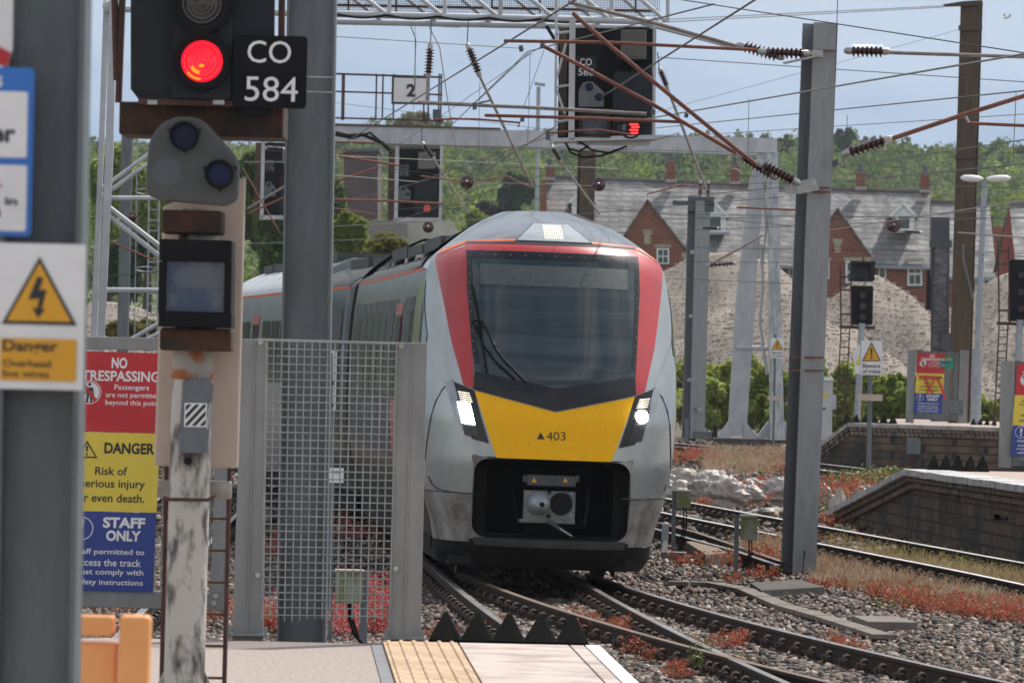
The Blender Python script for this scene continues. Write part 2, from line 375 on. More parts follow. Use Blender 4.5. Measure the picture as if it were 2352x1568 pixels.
def track(name, label, fx, y0, y1, step=.65, chairs=True, rails=(-.7525, .7525), L=2.6, dz=0., dull=(), off=0, body='rail_rust', kinds=None, group=None, head='rail_top'):
    c0 = Vector((fx(y0), y0, 0)); root = empty(name, c0, label, 'railway track', group)
    ys = np.linspace(y0, y1, max(8, int((y1 - y0) / 1.2)))
    def pt(y, o_):
        s_ = (fx(y + .1) - fx(y - .1)) / .2; q = math.hypot(1, s_); return Vector((fx(y) + o_ / q, y - o_ * s_ / q, dz))
    for o_ in rails: rail_mesh([pt(y, o_) for y in ys], 'rail', root, body, 'rail_dull' if o_ in dull else head)
    y = y0 + .3 + off; i = 0
    while y < y1 and i < 98:
        s_ = (fx(y + .1) - fx(y - .1)) / .2; rz = -math.atan(s_)
        o = bpy.data.objects.new('sleeper', slp_mesh(L)); COL.objects.link(o); o.parent = root
        o.location = Vector((fx(y), y, dz + random.uniform(-.006, .002))) - c0; o.rotation_euler.z = rz
        if chairs:
            for q in rails:
                c = bpy.data.objects.new('rail_chair', CHM); COL.objects.link(c); c.parent = o; c.location = (q, 0, 0)
        y += step; i += 1
    return root
def quad(a, b, c, y0=66.): return lambda y: a + b * (y0 - y) + c * (y0 - y) ** 2
T1 = quad(.18, .092, .0026)
T2 = lambda y: .18 + .0565 * (62 - y) + (.0009 * (y - 62) ** 2 if y < 62 else 0)
track('railway_track', 'curving near track with rusty chairs swinging away to the platform side', T1, 41, 66, off=.2, L=2.8, rails=(-.7525, .7525), dull=(-.7525,))
track('railway_track', 'straight track beneath the red and yellow train', T2, 33, 84, L=2.6, dz=-.004)
def T3(y):
    return 5.62 - .128 * (y - 74) if y > 74 else 5.62 + .14 * (74 - y) - .002 * (74 - y) ** 2
track('railway_track', 'shiny railed track running beside the near low platform wall', T3, 60, 112, off=.1, L=2.6, head='rail_bright')
T5 = lambda y: 7.0 - .24 * (y - 155)
track('railway_track', 'far track in front of the white gantry legs', T5, 148, 185, chairs=False, off=.3, head='rail_bright')
T6 = lambda y: 8.6 - .14 * (y - 127)
track('railway_track', 'far track at the foot of the farther stone platform', T6, 112, 146, chairs=False, off=.15, head='rail_bright')
T7 = lambda y: -4.1 + .02 * (50 - y)
track('railway_track', 'track behind the mesh gate with weeds between its rails', T7, 34, 98, L=2.6, off=.3, chairs=True)
# short closing rails of the turnout
r_ = empty('check_rail', G(1690, 1268, -.1), 'short rusty spare rails lying in the ballast beside the train', 'rail')
rail_mesh([G(1515, 1200, 0), G(1600, 1222, 0), G(1690, 1252, 0), G(1800, 1290, -.02)], 'rail', r_, 'rail_rust', 'rail_dull')
rail_mesh([G(1500, 1212, 0), G(1600, 1240, 0), G(1690, 1264, -.01), G(1790, 1298, -.03)], 'rail', r_, 'rail_rust', 'rail_top')
# boards and slabs lying by the track
mat('board', (.20, .135, .09), .85, 0, (.15, .11, .08), 2, stretch=(.5, 4, 2), bump=.3)
mat('concrete', (.19, .155, .125), .9, 0, (.13, .115, .10), 5, bump=.4, bscale=25)
mat('concrete_dark', (.085, .078, .07), .9, 0, (.05, .047, .042), 5, bump=.4, bscale=25)
def slab(name, label, cat, pts, z, h, m, kids=None):
    mb = MB(); a = [G(x, y, z) for x, y in pts]; n = len(a); b = [p - Vector((0, 0, h)) for p in a]
    mb.add(a + b, [tuple(range(n)), tuple(range(2 * n - 1, n - 1, -1))] + [(i, i + n, (i + 1) % n + n, (i + 1) % n) for i in range(n)])
    return mb.build(name, M_(m), label=label, cat=cat, bevel=.01)
slab('timber_board', 'thick brown timber board lying across the rails beside the train', 'board', [(1575, 1243), (1618, 1240), (1672, 1268), (1620, 1272)], -.02, .17, 'board')
slab('concrete_slab', 'loose rectangular concrete slab lying in the ballast', 'slab', [(1956, 1412), (2065, 1415), (2108, 1428), (1992, 1426)], -.08, .16, 'concrete')
def trough(pts):
    i = [0]
    for a, b in zip(pts[:-1], pts[1:]):
        n = max(1, round(math.hypot(b[0] - a[0], b[1] - a[1]) / 45))
        for k in range(n):
            p = (a[0] + (b[0] - a[0]) * (k + .04) / n, a[1] + (b[1] - a[1]) * (k + .04) / n); q = (a[0] + (b[0] - a[0]) * (k + .96) / n, a[1] + (b[1] - a[1]) * (k + .96) / n)
            A, B = G(*p, -.13), G(*q, -.13); mb = MB(); mb.bar(A, B, .21, .05)
            mb.build('trough_lid', M_('concrete'), label='flat concrete cable trough lid in the line crossing the ballast by the big mast', cat='trough lid', group='concrete cable trough lids', bevel=.008)
trough([(1532, 1338), (1640, 1341), (1712, 1355), (1800, 1393), (1890, 1418), (2030, 1462)])
slab('mast_footing', 'dark concrete base under the big grey mast', 'footing', [(1722, 1337), (1838, 1330), (1895, 1346), (1748, 1354)], -.08, .12, 'concrete_dark')
# ------------------------------------------------------------ near platform under the viewer
ED = lambda y: .52 + .039 * (31.6 - y)        # right-hand edge of the platform
mat('tarmac', (.46, .385, .34), .8, 0, (.22, .175, .15), 40, lo=.3, hi=.7, bump=.7, bscale=160, bdist=.01, detail=3)
mat('paving', (.50, .42, .37), .7, 0, (.31, .24, .205), 3.2, lo=.44, hi=.68, bump=.15, bscale=90)
mat('tactile', (.53, .37, .23), .75, 0, (.40, .275, .165), 2.5, lo=.42, hi=.62, bump=.2, bscale=60)
mat('white_line', (.80, .78, .74), .6, 0, (.66, .64, .60), 14)
mat('grey_mortar', (.20, .20, .21), .8)
mat('brickwork', (.12, .085, .065), .9, 0, (.07, .055, .045), 3, brick=(.23, .075, (.06, .055, .05)))
PZ = .89
def strip(name, xa, xb, z, m, y0=-2, y1=31.6, **k):
    mb = MB(); n = 6; vs = []; fs = []
    for i in range(n + 1):
        y = y0 + (y1 - y0) * i / n; vs += [(ED(y) + xa, y, z), (ED(y) + xb, y, z)]
    fs = [(2 * i, 2 * i + 1, 2 * i + 3, 2 * i + 2) for i in range(n)]
    mb.add(vs, fs); return mb.build(name, M_(m), loc=(0, 0, PZ), **k)
mb = MB(); vs = []
for y in (-2, 31.65): vs += [(-12, y, -.3), (ED(y), y, -.3), (ED(y), y, PZ - .006), (-12, y, PZ - .006)]
mb.add(vs, [(0, 3, 2, 1), (4, 5, 6, 7), (1, 2, 6, 5), (0, 4, 7, 3), (2, 3, 7, 6)]); pf = mb.build('platform', M_('brickwork'), loc=(0, 0, PZ), kind='structure')
strip('platform_surface', -11.5, -1.265, PZ, 'tarmac', kind='structure')
mb = MB()
# tactile paving: flat course with raised ribs, in slabs; paving slabs; joints are real gaps
def slabs(name, xa, xb, m, cols, ly, z, ribs=0, gap=.006):
    mb = MB()
    for c in range(cols):
        a = xa + (xb - xa) * c / cols; b = xa + (xb - xa) * (c + 1) / cols; y = 31.6
        while y > 24:
            y2 = y - ly; q = lambda x, yy: (ED(yy) + x, yy)
            A, B, C, D = q(a + gap, y2 + gap), q(b - gap, y2 + gap), q(b - gap, y - gap), q(a + gap, y - gap)
            mb.add([(*p, z) for p in (A, B, C, D)] + [(*p, z - .03) for p in (A, B, C, D)], [(0, 1, 2, 3)] + [(i, i + 4, (i + 1) % 4 + 4, (i + 1) % 4) for i in range(4)])
            if ribs:
                for r in range(ribs):
                    t0 = a + (b - a) * (r + .3) / ribs; t1 = a + (b - a) * (r + .7) / ribs
                    P4 = [q(t0, y2 + gap), q(t1, y2 + gap), q(t1, y - gap), q(t0, y - gap)]; e = .006
                    P5 = [(P4[0][0] + e, P4[0][1]), (P4[1][0] - e, P4[1][1]), (P4[2][0] - e, P4[2][1]), (P4[3][0] + e, P4[3][1])]
                    mb.add([(*p, z + .0005) for p in P4] + [(*p, z + .008) for p in P5], [(4, 5, 6, 7)] + [(i, i + 4, (i + 1) % 4 + 4, (i + 1) % 4) for i in range(4)])
            y = y2
    return mb.build(name, M_(m), loc=(0, 0, PZ), kind='structure')
strip('platform_mortar', -1.262, -1.20, PZ + .004, 'grey_mortar', kind='structure')
strip('platform_joint_bed', -1.2, -.002, PZ - .012 + .008, 'grey_mortar', kind='structure')
slabs('platform_tactile_paving', -1.2, -.78, 'tactile', 1, .4, PZ + .018, ribs=6)
slabs('platform_paving', -.78, -.17, 'paving', 1, .6, PZ + .018)
slabs('platform_edge_paving', -.17, -.085, 'paving', 1, .9, PZ + .018)
slabs('platform_edge_line', -.083, .0, 'white_line', 1, .9, PZ + .020, gap=.002)
# witch-hat spikes at the platform ends
mat('spike', (.006, .0062, .006), .9, 0, (.012, .012, .011), 6, spec=.03)
def spike_row(label, x0, x1, ybase, ytip, d, n, group='anti-trespass spikes'):
    mb = MB(); s_ = F / d; wpx = (x1 - x0) / n; mid = (x0 + x1) / 2
    mb.rect(x0, ybase - 14 * s_ / 417, x1, ybase, d, .42)
    for i in range(n):
        xc = x0 + (i + .5) * wpx
        B = P(xc, ybase - 10 * s_ / 417 + .0227 * (xc - mid), d) + Vector((0, .21, 0)); T = P(xc + 2, ytip + .0227 * (xc - mid), d) + Vector((0, .21, 0))
        hw = wpx / s_ * .5; vs = [B + Vector((hw * sx, .2 * sy, 0)) for sx, sy in ((-1, -1), (1, -1), (1, 1), (-1, 1))]
        tw = .012; vs += [T + Vector((tw * sx, tw * sy, 0)) for sx, sy in ((-1, -1), (1, -1), (1, 1), (-1, 1))]
        mb.add(vs, [(3, 2, 1, 0), (4, 5, 6, 7)] + [(j, (j + 1) % 4, (j + 1) % 4 + 4, j + 4) for j in range(4)])
    return mb.build('spike_mat', M_('spike'), label=label, cat='spike mat', bevel=.006)
spike_row('black pyramid spike mat at the end of the near tactile platform', 985, 1352, 1484, 1412, 31.7, 5)
# ------------------------------------------------------------ blurred left mast with signs
D = 12.5
root = empty('steel_mast', P(95, 1568, D) * 1.0, 'broad grey steel mast nearest the viewer carrying the blue sign and the overhead wires sign', 'mast', 'steel masts')
root.location = Vector((root.location.x, D, PZ))
mb = MB(); lf = MB()
a, b = P(85, 1568, D), P(112, -60, D); a = a + (a - b) * .9
mb.hmast(a, b, .19, 186 * D / F, R(90), .012); mb.build('column', M_('galv'), root)
def SG(x0, y0, x1, y1, d, off=0, r=0, t=.004, sk=.0227): return MB().rect(x0, y0, x1, y1, d, t, off - .105, r, sk)
# top sign
sg = empty('warning_sign', P(0, 150, D), 'white sign with a red corner cut off by the picture edge, above the blue sign', 'sign')
MB().px([(-150, -60), (42, -60), (40, 118), (30, 158), (-150, 158)], D, .004, -.125).build('panel', M_('white_paint'), sg)
MB().px([(-150, 20), (-20, 100), (36, 128), (32, 152), (26, 158), (-150, 158)], D, .002, -.1275).build('red_band', M_('sign_red'), sg)
sg = empty('information_sign', P(0, 540, D), 'blue bordered white sign with rounded corners on the nearest mast', 'sign')
SG(-150, 160, 86, 543, D, -.02, 12).build('border', M_('sign_sky_blue'), sg)
SG(-140, 215, 74, 365, D, -.023, 6, .002).build('panel', M_('white_paint'), sg)
SG(-140, 382, 72, 532, D, -.023, 6, .002).build('panel', M_('white_paint'), sg)
tb = MB(); fn = lean(0, 350, D, -.1295); text(tb, 'over', -68, 302, 47, 332, fn, .03); text(tb, 'men in', -60, 456, 54, 474, fn, .03); text(tb, 'road', -45, 484, 16, 502, fn, .03)
tb.build('lettering', M_('letter_black'), sg)
text(MB(), 'FULL', -50, 410, 18, 434, fn, .04).build('lettering', M_('sign_red'), sg)
text(MB(), '25', -12, 182, 14, 206, lean(0, 350, D, -.127), .03).build('lettering', M_('letter_white'), sg)
sg = empty('warning_sign', P(100, 892, D), 'white sign with yellow lightning triangle reading danger overhead live wires', 'sign')
SG(-4, 562, 203, 893, D, -.02, 4).build('panel', M_('white_paint'), sg)
fn0 = lean(100, 728, D)
def TP(pts): return [(x - .0227 * (y - 728), y + .0227 * (x - 100)) for x, y in pts]
MB().px(TP([(99, 592), (16, 746), (187, 746)]), D, .002, -.128).build('triangle_border', M_('letter_black'), sg)
MB().px(TP([(99.5, 606), (28, 738), (174, 738)]), D, .002, -.130).build('triangle', M_('sign_amber'), sg)
MB().px(TP([(95, 637), (109, 640), (100, 668), (117, 666), (106, 712), (115, 711), (98, 731), (86, 707), (96, 710), (101, 686), (76, 690)]), D, .002, -.132).build('lightning_bolt', M_('letter_black'), sg)
SG(12, 778, 186, 874, D, -.023, 4, .002).build('caption_panel', M_('sign_amber'), sg)
tb = MB(); fn = lean(100, 728, D, -.130); text(tb, 'Danger', 20, 782, 146, 815, fn, .02); text(tb, 'Overhead', 22, 826, 130, 843, fn, .01); text(tb, 'live wires', 22, 850, 126, 866, fn, .01)
tb.build('lettering', M_('letter_black'), sg)

# ------------------------------------------------------------ orange barrier
D = 14
mat('orange_plastic', (.88, .40, .14), .45, 0, (.80, .33, .10), 2)
root = empty('plastic_barrier', P(265, 1568, D), 'pale orange plastic barrier standing on the platform beside the nearest mast', 'barrier'); root.location.z = PZ
mb = MB(); zb = PZ
def upto(x0, x1, y0, d, t, off=0):
    m = MB(); A, B = P(x0, y0, d), P(x1, y0 + (x1 - x0) * .0227, d)
    m.prism([A, B, Vector((B.x - .01, d, PZ + .003)), Vector((A.x - .01, d, PZ + .003))], t, off); return m
upto(276, 348, 1411, D, .08, -.03).build('end_post', M_('orange_plastic'), root, bevel=.012)
upto(60, 270, 1470, D, .03, .01).build('board', M_('orange_plastic'), root, bevel=.008)
MB().rect(60, 1412, 262, 1458, D, .06, -.01, 6).build('top_rail', M_('orange_plastic'), root, bevel=.01)

# ------------------------------------------------------------ signal CO 584
D = 24.
root = empty('railway_signal', P(425, 1680, D), 'tall near signal showing a large glowing red light with plate CO 584', 'signal', 'railway signals'); root.location.z = PZ
SG2 = lambda x0, y0, x1, y1, off=0, t=.03, r=0: MB().rect(x0, y0, x1, y1, D, t, off, r)
b1 = MB().px([(300, -70), (632, -70), (628, 262), (560, 262), (560, 236), (318, 228), (300, 205)], D, .03, .0).build('backboard', M_('signal_black'), root)
MB().rect(398, -70, 535, 228, D, .03, -.034).build('head_casing', M_('signal_black'), b1)
mat('lens_red', (.5, .0, .005), .15, 0, (.35, .0, .0), 6, emis=(1, .006, .02), estr=1.35, stretch=(1, 1, 1))
mat('lens_core', (.6, .1, .0), .2, 0, emis=(1, .10, .0), estr=2.6, lo=.4, hi=.6, scale=12, col2=(.5, .02, 0))
mat('lens_dark', (.05, .035, .028), .15, 0, (.03, .022, .018), 6)
mat('lens_blue', (.004, .010, .05), .3, 0, (.008, .022, .11), 6, spec=.25)
s_ = F / D
def disc(mb, X, Y, r, t, off, n=32, d=None, ri=None):
    d = d or D; c = P(X, Y, d); sc = d / F
    if ri is None:
        mb.prism([c + Vector((math.cos(2 * math.pi * k / n) * r * sc, 0, math.sin(2 * math.pi * k / n) * r * sc)) for k in range(n)], t, off)
    else:
        vs = []; fs = []
        for rr, yy in ((ri, off), (r, off), (r, off + t), (ri, off + t)):
            vs += [c + Vector((math.cos(2 * math.pi * k / n) * rr * sc, yy, math.sin(2 * math.pi * k / n) * rr * sc)) for k in range(n)]
        for k in range(n):
            k2 = (k + 1) % n
            for q in range(4): fs.append((q * n + k, q * n + k2, (q + 1) % 4 * n + k2, (q + 1) % 4 * n + k))
        mb.add(vs, fs)
    return mb
def lens(X, Y, r, m, parent, off=-.05, d=None, dome=.02, rings=True, label=None):
    d = d or D; hood = disc(MB(), X, Y, r * 1.17, .05, off - .02, d=d, ri=r * .98).build('lens_hood', M_('black_plate'), parent)
    vs = []; fs = []; c = P(X, Y, d); n = 28; sc = d / F
    prof = [(0, -dome)] + [(t, -dome * (1 - t * t) + (.0025 if rings and i % 2 else 0)) for i, t in enumerate(np.linspace(.12, 1, 12))]
    for t, y in prof: vs += [c + Vector((math.cos(2 * math.pi * k / n) * r * t * sc, y + off + .02, math.sin(2 * math.pi * k / n) * r * t * sc)) for k in range(n)]
    for i in range(len(prof) - 1):
        for k in range(n): fs.append((i * n + k, i * n + (k + 1) % n, (i + 1) * n + (k + 1) % n, (i + 1) * n + k))
    o = MB().add(vs, fs).build('lens', M_(m), parent, smooth=20)
    if label: o['label'] = label
    return o
lens(465, 10, 60, 'lens_dark', root, label='unlit upper signal lens')
L_ = lens(465, 142, 57, 'lens_red', root, label='glowing red signal lens')
mb = MB()
for q0, q1, r0, r1 in ((200, 262, 18, 26), (215, 268, 34, 39), (235, 330, 2, 10)):
    pts = []
    for k in range(9): a = R(q0 + (q1 - q0) * k / 8); pts.append((463 + math.cos(a) * r1, 147 - math.sin(a) * r1))
    for k in range(9): a = R(q1 - (q1 - q0) * k / 8); pts.append((463 + math.cos(a) * r0, 147 - math.sin(a) * r0))
    mb.px(pts, D, .003, -.058)
mb.build('lamp_filament_glow', M_('lens_core'), L_)
# id plate
pl = MB().rect(537, 84, 706, 250, D, .02, -.06, 9).build('number_plate', M_('black_plate'), root)
tb = MB(); fn = lean(620, 168, D, -.0605 - .001); text(tb, 'CO', 569, 96, 669, 147, fn, .0); text(tb, '584', 565, 178, 686, 235, fn, .0); tb.build('lettering', M_('letter_white'), pl)
# rusty platform bracket and cage bars
SG2(272, 236, 650, 312, .04, .5, 6).parts('bracket', M_('rust'), root, bevel=.01)
SG2(318, 229, 560, 243, -.02, .06).build('hinge_bar', M_('rust_bar'), root)
mb = MB(); [mb.rect(x, 231, x + w2, 241, D, .01, -.03) for x, w2 in ((340, 22), (490, 26), (570, 12))]; mb.parts('clip', M_('cap_metal'), root)
for q_ in (((262, -60), (268, 185)), ((283, -60), (272, 236)), ((648, -60), (646, 130))):
    MB().tube([P(*p, D + .5) for p in q_], .015, 8).build('cage_bar', M_('rust_bar'), root)
# position light signal
out = [(352, 320), (365, 300), (383, 282), (410, 272), (440, 271), (465, 277), (482, 290), (520, 332), (545, 362), (553, 385), (550, 455), (540, 468), (522, 475), (370, 462), (347, 452), (340, 440), (342, 400), (345, 350)]
pb = MB().px(out, D, .10, -.16).build('position_light_box', M_('signal_grey'), root, bevel=.012)
for X, Y in ((429, 316), (509, 403)):
    hd = MB(); c = P(X, Y, D); hd.add(*(lambda m: (m.v, m.f))(disc(MB(), X, Y, 33, .07, -.225, ri=27))); hd.parts('lamp_hood', M_('black_rubber'), pb, smooth=30)
    disc(MB(), X, Y, 28, .01, -.178).build('lamp_lens', M_('lens_blue'), pb)
    mb = MB(); [mb.px([(X + dx, Y + dy), (X + dx + 9, Y + dy - 2), (X + dx + 5, Y + dy + 9)], D, .004, -.166) for dx, dy in ((-40, -16), (31, -16), (-4, 33))]; mb.parts('hood_lug', M_('signal_black'), pb)
disc(MB(), 387, 398, 33, .002, -.1615).build('blank_cover', M_('galv_dark'), pb)
# cream backboard
mat('cream_board', (.55, .44, .36), .6, 0, (.48, .385, .31), 3)
bb = MB().px([(366, 470), (558, 400), (540, 1078), (345, 1072)], D, .04, .25).build('cream_backboard', M_('cream_board'), root, bevel=.01)
SG2(375, 484, 512, 538, -.10, .28).build('junction_box', M_('rust'), root, bevel=.01)
# route indicator with glass
mb = MB(); mb.rect(371, 552, 537, 608 - 6, D, .3, -.16); mb.rect(369, 602, 386, 722, D, .3, -.16); mb.rect(519, 602, 536, 722, D, .3, -.16); mb.rect(369, 716, 536, 752, D, .3, -.16); mb.rect(386, 600, 520, 720, D, .05, .05)
ri = mb.build('indicator_box', M_('black_plate'), root, bevel=.006)
mat('indicator_glass', (.10, .11, .14), .2, 0, (.045, .07, .12), 3.5, lo=.47, hi=.53, spec=.4)
MB().rect(384, 598, 521, 722, D, .012, -.13, 6).build('indicator_glass', M_('indicator_glass'), ri)
SG2(370, 754, 534, 806, -.10, .28, 8).build('mounting_bracket', M_('rust'), root, bevel=.01)
# post
mat('old_post', (.46, .44, .40), .75, 0, (.085, .08, .075), 3.2, lo=.46, hi=.56, bump=.25, bscale=25, stretch=(2.2, 2.2, .9))
mb = MB(); mb.tube([P(457, 480, D) + Vector((0, .1, 0)), P(440, 830, D) + Vector((0, .1, 0)), P(420, 1560, D) + Vector((0, .1, 0)), Vector((P(416, 1600, D).x, D + .1, PZ))], [47 / s_] * 4, 24)
po = mb.build('post', M_('old_post'), root, smooth=40)
mat('rusty_paint', (.30, .10, .035), .85, 0, (.33, .30, .27), 7, lo=.46, hi=.56, bump=.3, bscale=40)
MB().tube([P(441.5, 800, D) + Vector((0, .1, 0)), P(438, 872, D) + Vector((0, .1, 0))], 47 / s_ + .002, 24).build('rusted_section', M_('rusty_paint'), po, smooth=40)
mb = MB()
for sx in (-1, 1):
    A = P(420 + sx * 44, 1538, D) + Vector((0, .1, 0)); mb.prism([A, Vector((A.x + sx * .12, A.y, PZ + .02)), Vector((A.x - sx * .02, A.y, PZ + .02))], .02)
mb.box((P(420, 1600, D).x, D + .1, PZ + .012), (.42, .42, .02)); mb.build('base_plate', M_('old_post'), po)
cab = MB().px([(421, 872), (480, 866), (492, 884), (478, 1036), (470, 1040), (415, 1040), (412, 1030)], D, .05, -.05).build('small_cabinet', M_('galv'), root, bevel=.006)
MB().rect(425, 925, 477, 980, D, .002, -.0525).build('striped_plate', M_('white_paint'), cab)
mb = MB()
for k in range(-2, 3):
    x = 451 + k * 18.5; pts = [(x - 26 - 5, 980), (x - 26 + 5, 980), (x + 26 + 5, 925), (x + 26 - 5, 925)]
    # clip against the plate
    def clip(pts, axis, lim, keep):
        o_ = []
        for i in range(len(pts)):
            p, q = pts[i], pts[(i + 1) % len(pts)]; ip = (p[axis] - lim) * keep >= 0; iq = (q[axis] - lim) * keep >= 0
            if ip: o_.append(p)
            if ip != iq: t = (lim - p[axis]) / (q[axis] - p[axis]); o_.append(tuple(p[j] + t * (q[j] - p[j]) for j in (0, 1)))
        return o_
    pts = clip(clip(pts, 0, 428, 1), 0, 474, -1)
    pts = clip(clip(pts, 1, 928, 1), 1, 977, -1) if len(pts) > 2 else pts
    if len(pts) > 2: mb.px(pts, D, .002, -.0545)
mb.build('stripes', M_('letter_black'), cab)
mb = MB(); mb.tube([P(485, 925, D) + Vector((0, -.055, 0)), P(478, 985, D) + Vector((0, -.055, 0))], .006, 6); mb.build('hasp', M_('cap_metal'), cab)
disc(MB(), 432, 1058, 9, .03, -.02).build('bolt_hole', M_('black_plate'), po)
mat('clamp', (.40, .37, .34), .4, .5, (.2, .15, .12), 5)
mb = MB(); mb.rect(356, 1106, 525, 1148, D, .08, .22); mb.build('clamp_beam', M_('clamp'), root, bevel=.008)
mb = MB(); mb.tube([P(378, 1142, D) + Vector((0, .0, 0)), P(386, 1146, D) + Vector((0, -.02, 0)), P(478, 1147, D) + Vector((0, -.02, 0)), P(492, 1138, D) + Vector((0, .0, 0))], .008, 8); mb.build('u_bolt', M_('rust_bar'), root)
mb = MB()
for xa, xb in ((381, 362), (535, 508)):
    A, B = P(xa, 770 if xa < 450 else 480, D) + Vector((0, .28, 0)), P(xb, 1560, D) + Vector((0, .28, 0)); mb.tube([A, B + (B - A) * .1], .010, 8)
for Y in (868, 1065, 1190, 1262, 1333, 1420, 1500): pass
ld = mb.parts('ladder_rail', M_('rust_bar'), root)
for Y in range(600, 1660, 74):
    k = (Y - 480) / 1080; mb = MB(); mb.tube([P(385 - 20 * k, Y, D) + Vector((0, .28, 0)), P(535 - 27 * k, Y + 3, D) + Vector((0, .28, 0))], .006, 8); mb.build('ladder_rung', M_('rust_bar'), ld)

# ------------------------------------------------------------ grey mast behind the screen
D = 33.2
root = empty('steel_mast', P(693, 1500, D), 'tall grey steel mast rising behind the wire mesh screen', 'mast', 'steel masts'); root.location.z = -.2
mb = MB(); a, b = P(693, 1480, D), P(718, -60, D); a = a + (a - b) * .08; mb.hmast(a, b, .25, 112 * D / F, R(90), .014); mb.build('column', M_('galv'), root)
for Y in (180, 214):
    mb = MB(); mb.tube([P(660, Y - 2, D) + Vector((0, -.14, 0)), P(766, Y + 1, D) + Vector((0, -.14, 0))], .005, 6); mb.build('steel_band', M_('cap_metal'), root)

# ------------------------------------------------------------ wire mesh screen
D = 31.72
mat('fence_post', (.27, .275, .27), .6, .3, (.20, .205, .20), 3, bump=.1, bscale=50, stretch=(2, 2, .5))
root = empty('mesh_screen', P(755, 1480, D), 'grey wire mesh screen between two flat steel posts at the platform end', 'mesh screen'); root.location.z = PZ
for x0, x1, xb0, xb1, yt in ((556, 614, 533, 604, 778), (912, 981, 890, 966, 786)):
    mb = MB(); mb.px([(x0, yt), (x1, yt + 1), (xb1, 1472), (xb0, 1471)], D, .06, 0); mb.px([((x0 + x1) / 2 - 2, yt + 2), ((x0 + x1) / 2 + 3, yt + 2), ((xb0 + xb1) / 2 + 2, 1465), ((xb0 + xb1) / 2 - 3, 1465)], D, .01, -.008)
    p_ = mb.build('post', M_('fence_post'), root, bevel=.004)
    mb = MB(); c = P((xb0 + xb1) / 2, 1476, D); mb.box((c.x, D + .02, PZ + .03), (.23, .16, .012)); [mb.tube([(c.x + q, D - .03, PZ + .02), (c.x + q, D - .03, PZ + .075)], .012, 6) for q in (-.1, .1)]; mb.build('foot_plate', M_('fence_post'), p_)
    mb = MB(); disc(mb, (x0 + x1) / 2 + (14 if x0 < 700 else -24), yt + 8, 6, .012, -.014); disc(mb, (xb0 + xb1) / 2 + (24 if x0 < 700 else -19), 1320 if x0 < 700 else 1305, 6, .012, -.014); mb.parts('bolt_head', M_('cap_metal'), p_)
mb = MB(); wr = .0036
nx, ny = 18, 37
for i in range(nx):
    t = i / (nx - 1); mb.tube([P(612 + 299 * t, 782 + 8 * t, D) + Vector((0, -.012, 0)), P(602 + 293 * t, 1419 + 3 * t + random.uniform(-3, 8), D) + Vector((0, -.012, 0))], wr, 5)
for j in range(ny):
    t = j / (ny - 1); r_ = random.uniform(-1, 1); mb.tube([P(612 - 10 * t, 783 + 628 * t + r_, D) + Vector((0, -.019, 0)), P(912 - 14 * t, 790 + 625 * t + r_, D) + Vector((0, -.019, 0))], wr, 5)
mat('mesh_wire', (.36, .385, .375), .4, .5, (.25, .27, .265), 10)
mb.build('wire_mesh', M_('mesh_wire'), root)
mb = MB(); mb.bar(P(590, 779, D) + Vector((0, -.02, 0)), P(930, 788, D) + Vector((0, -.02, 0)), .01, .012); mb.build('top_wire', M_('mesh_wire'), root)

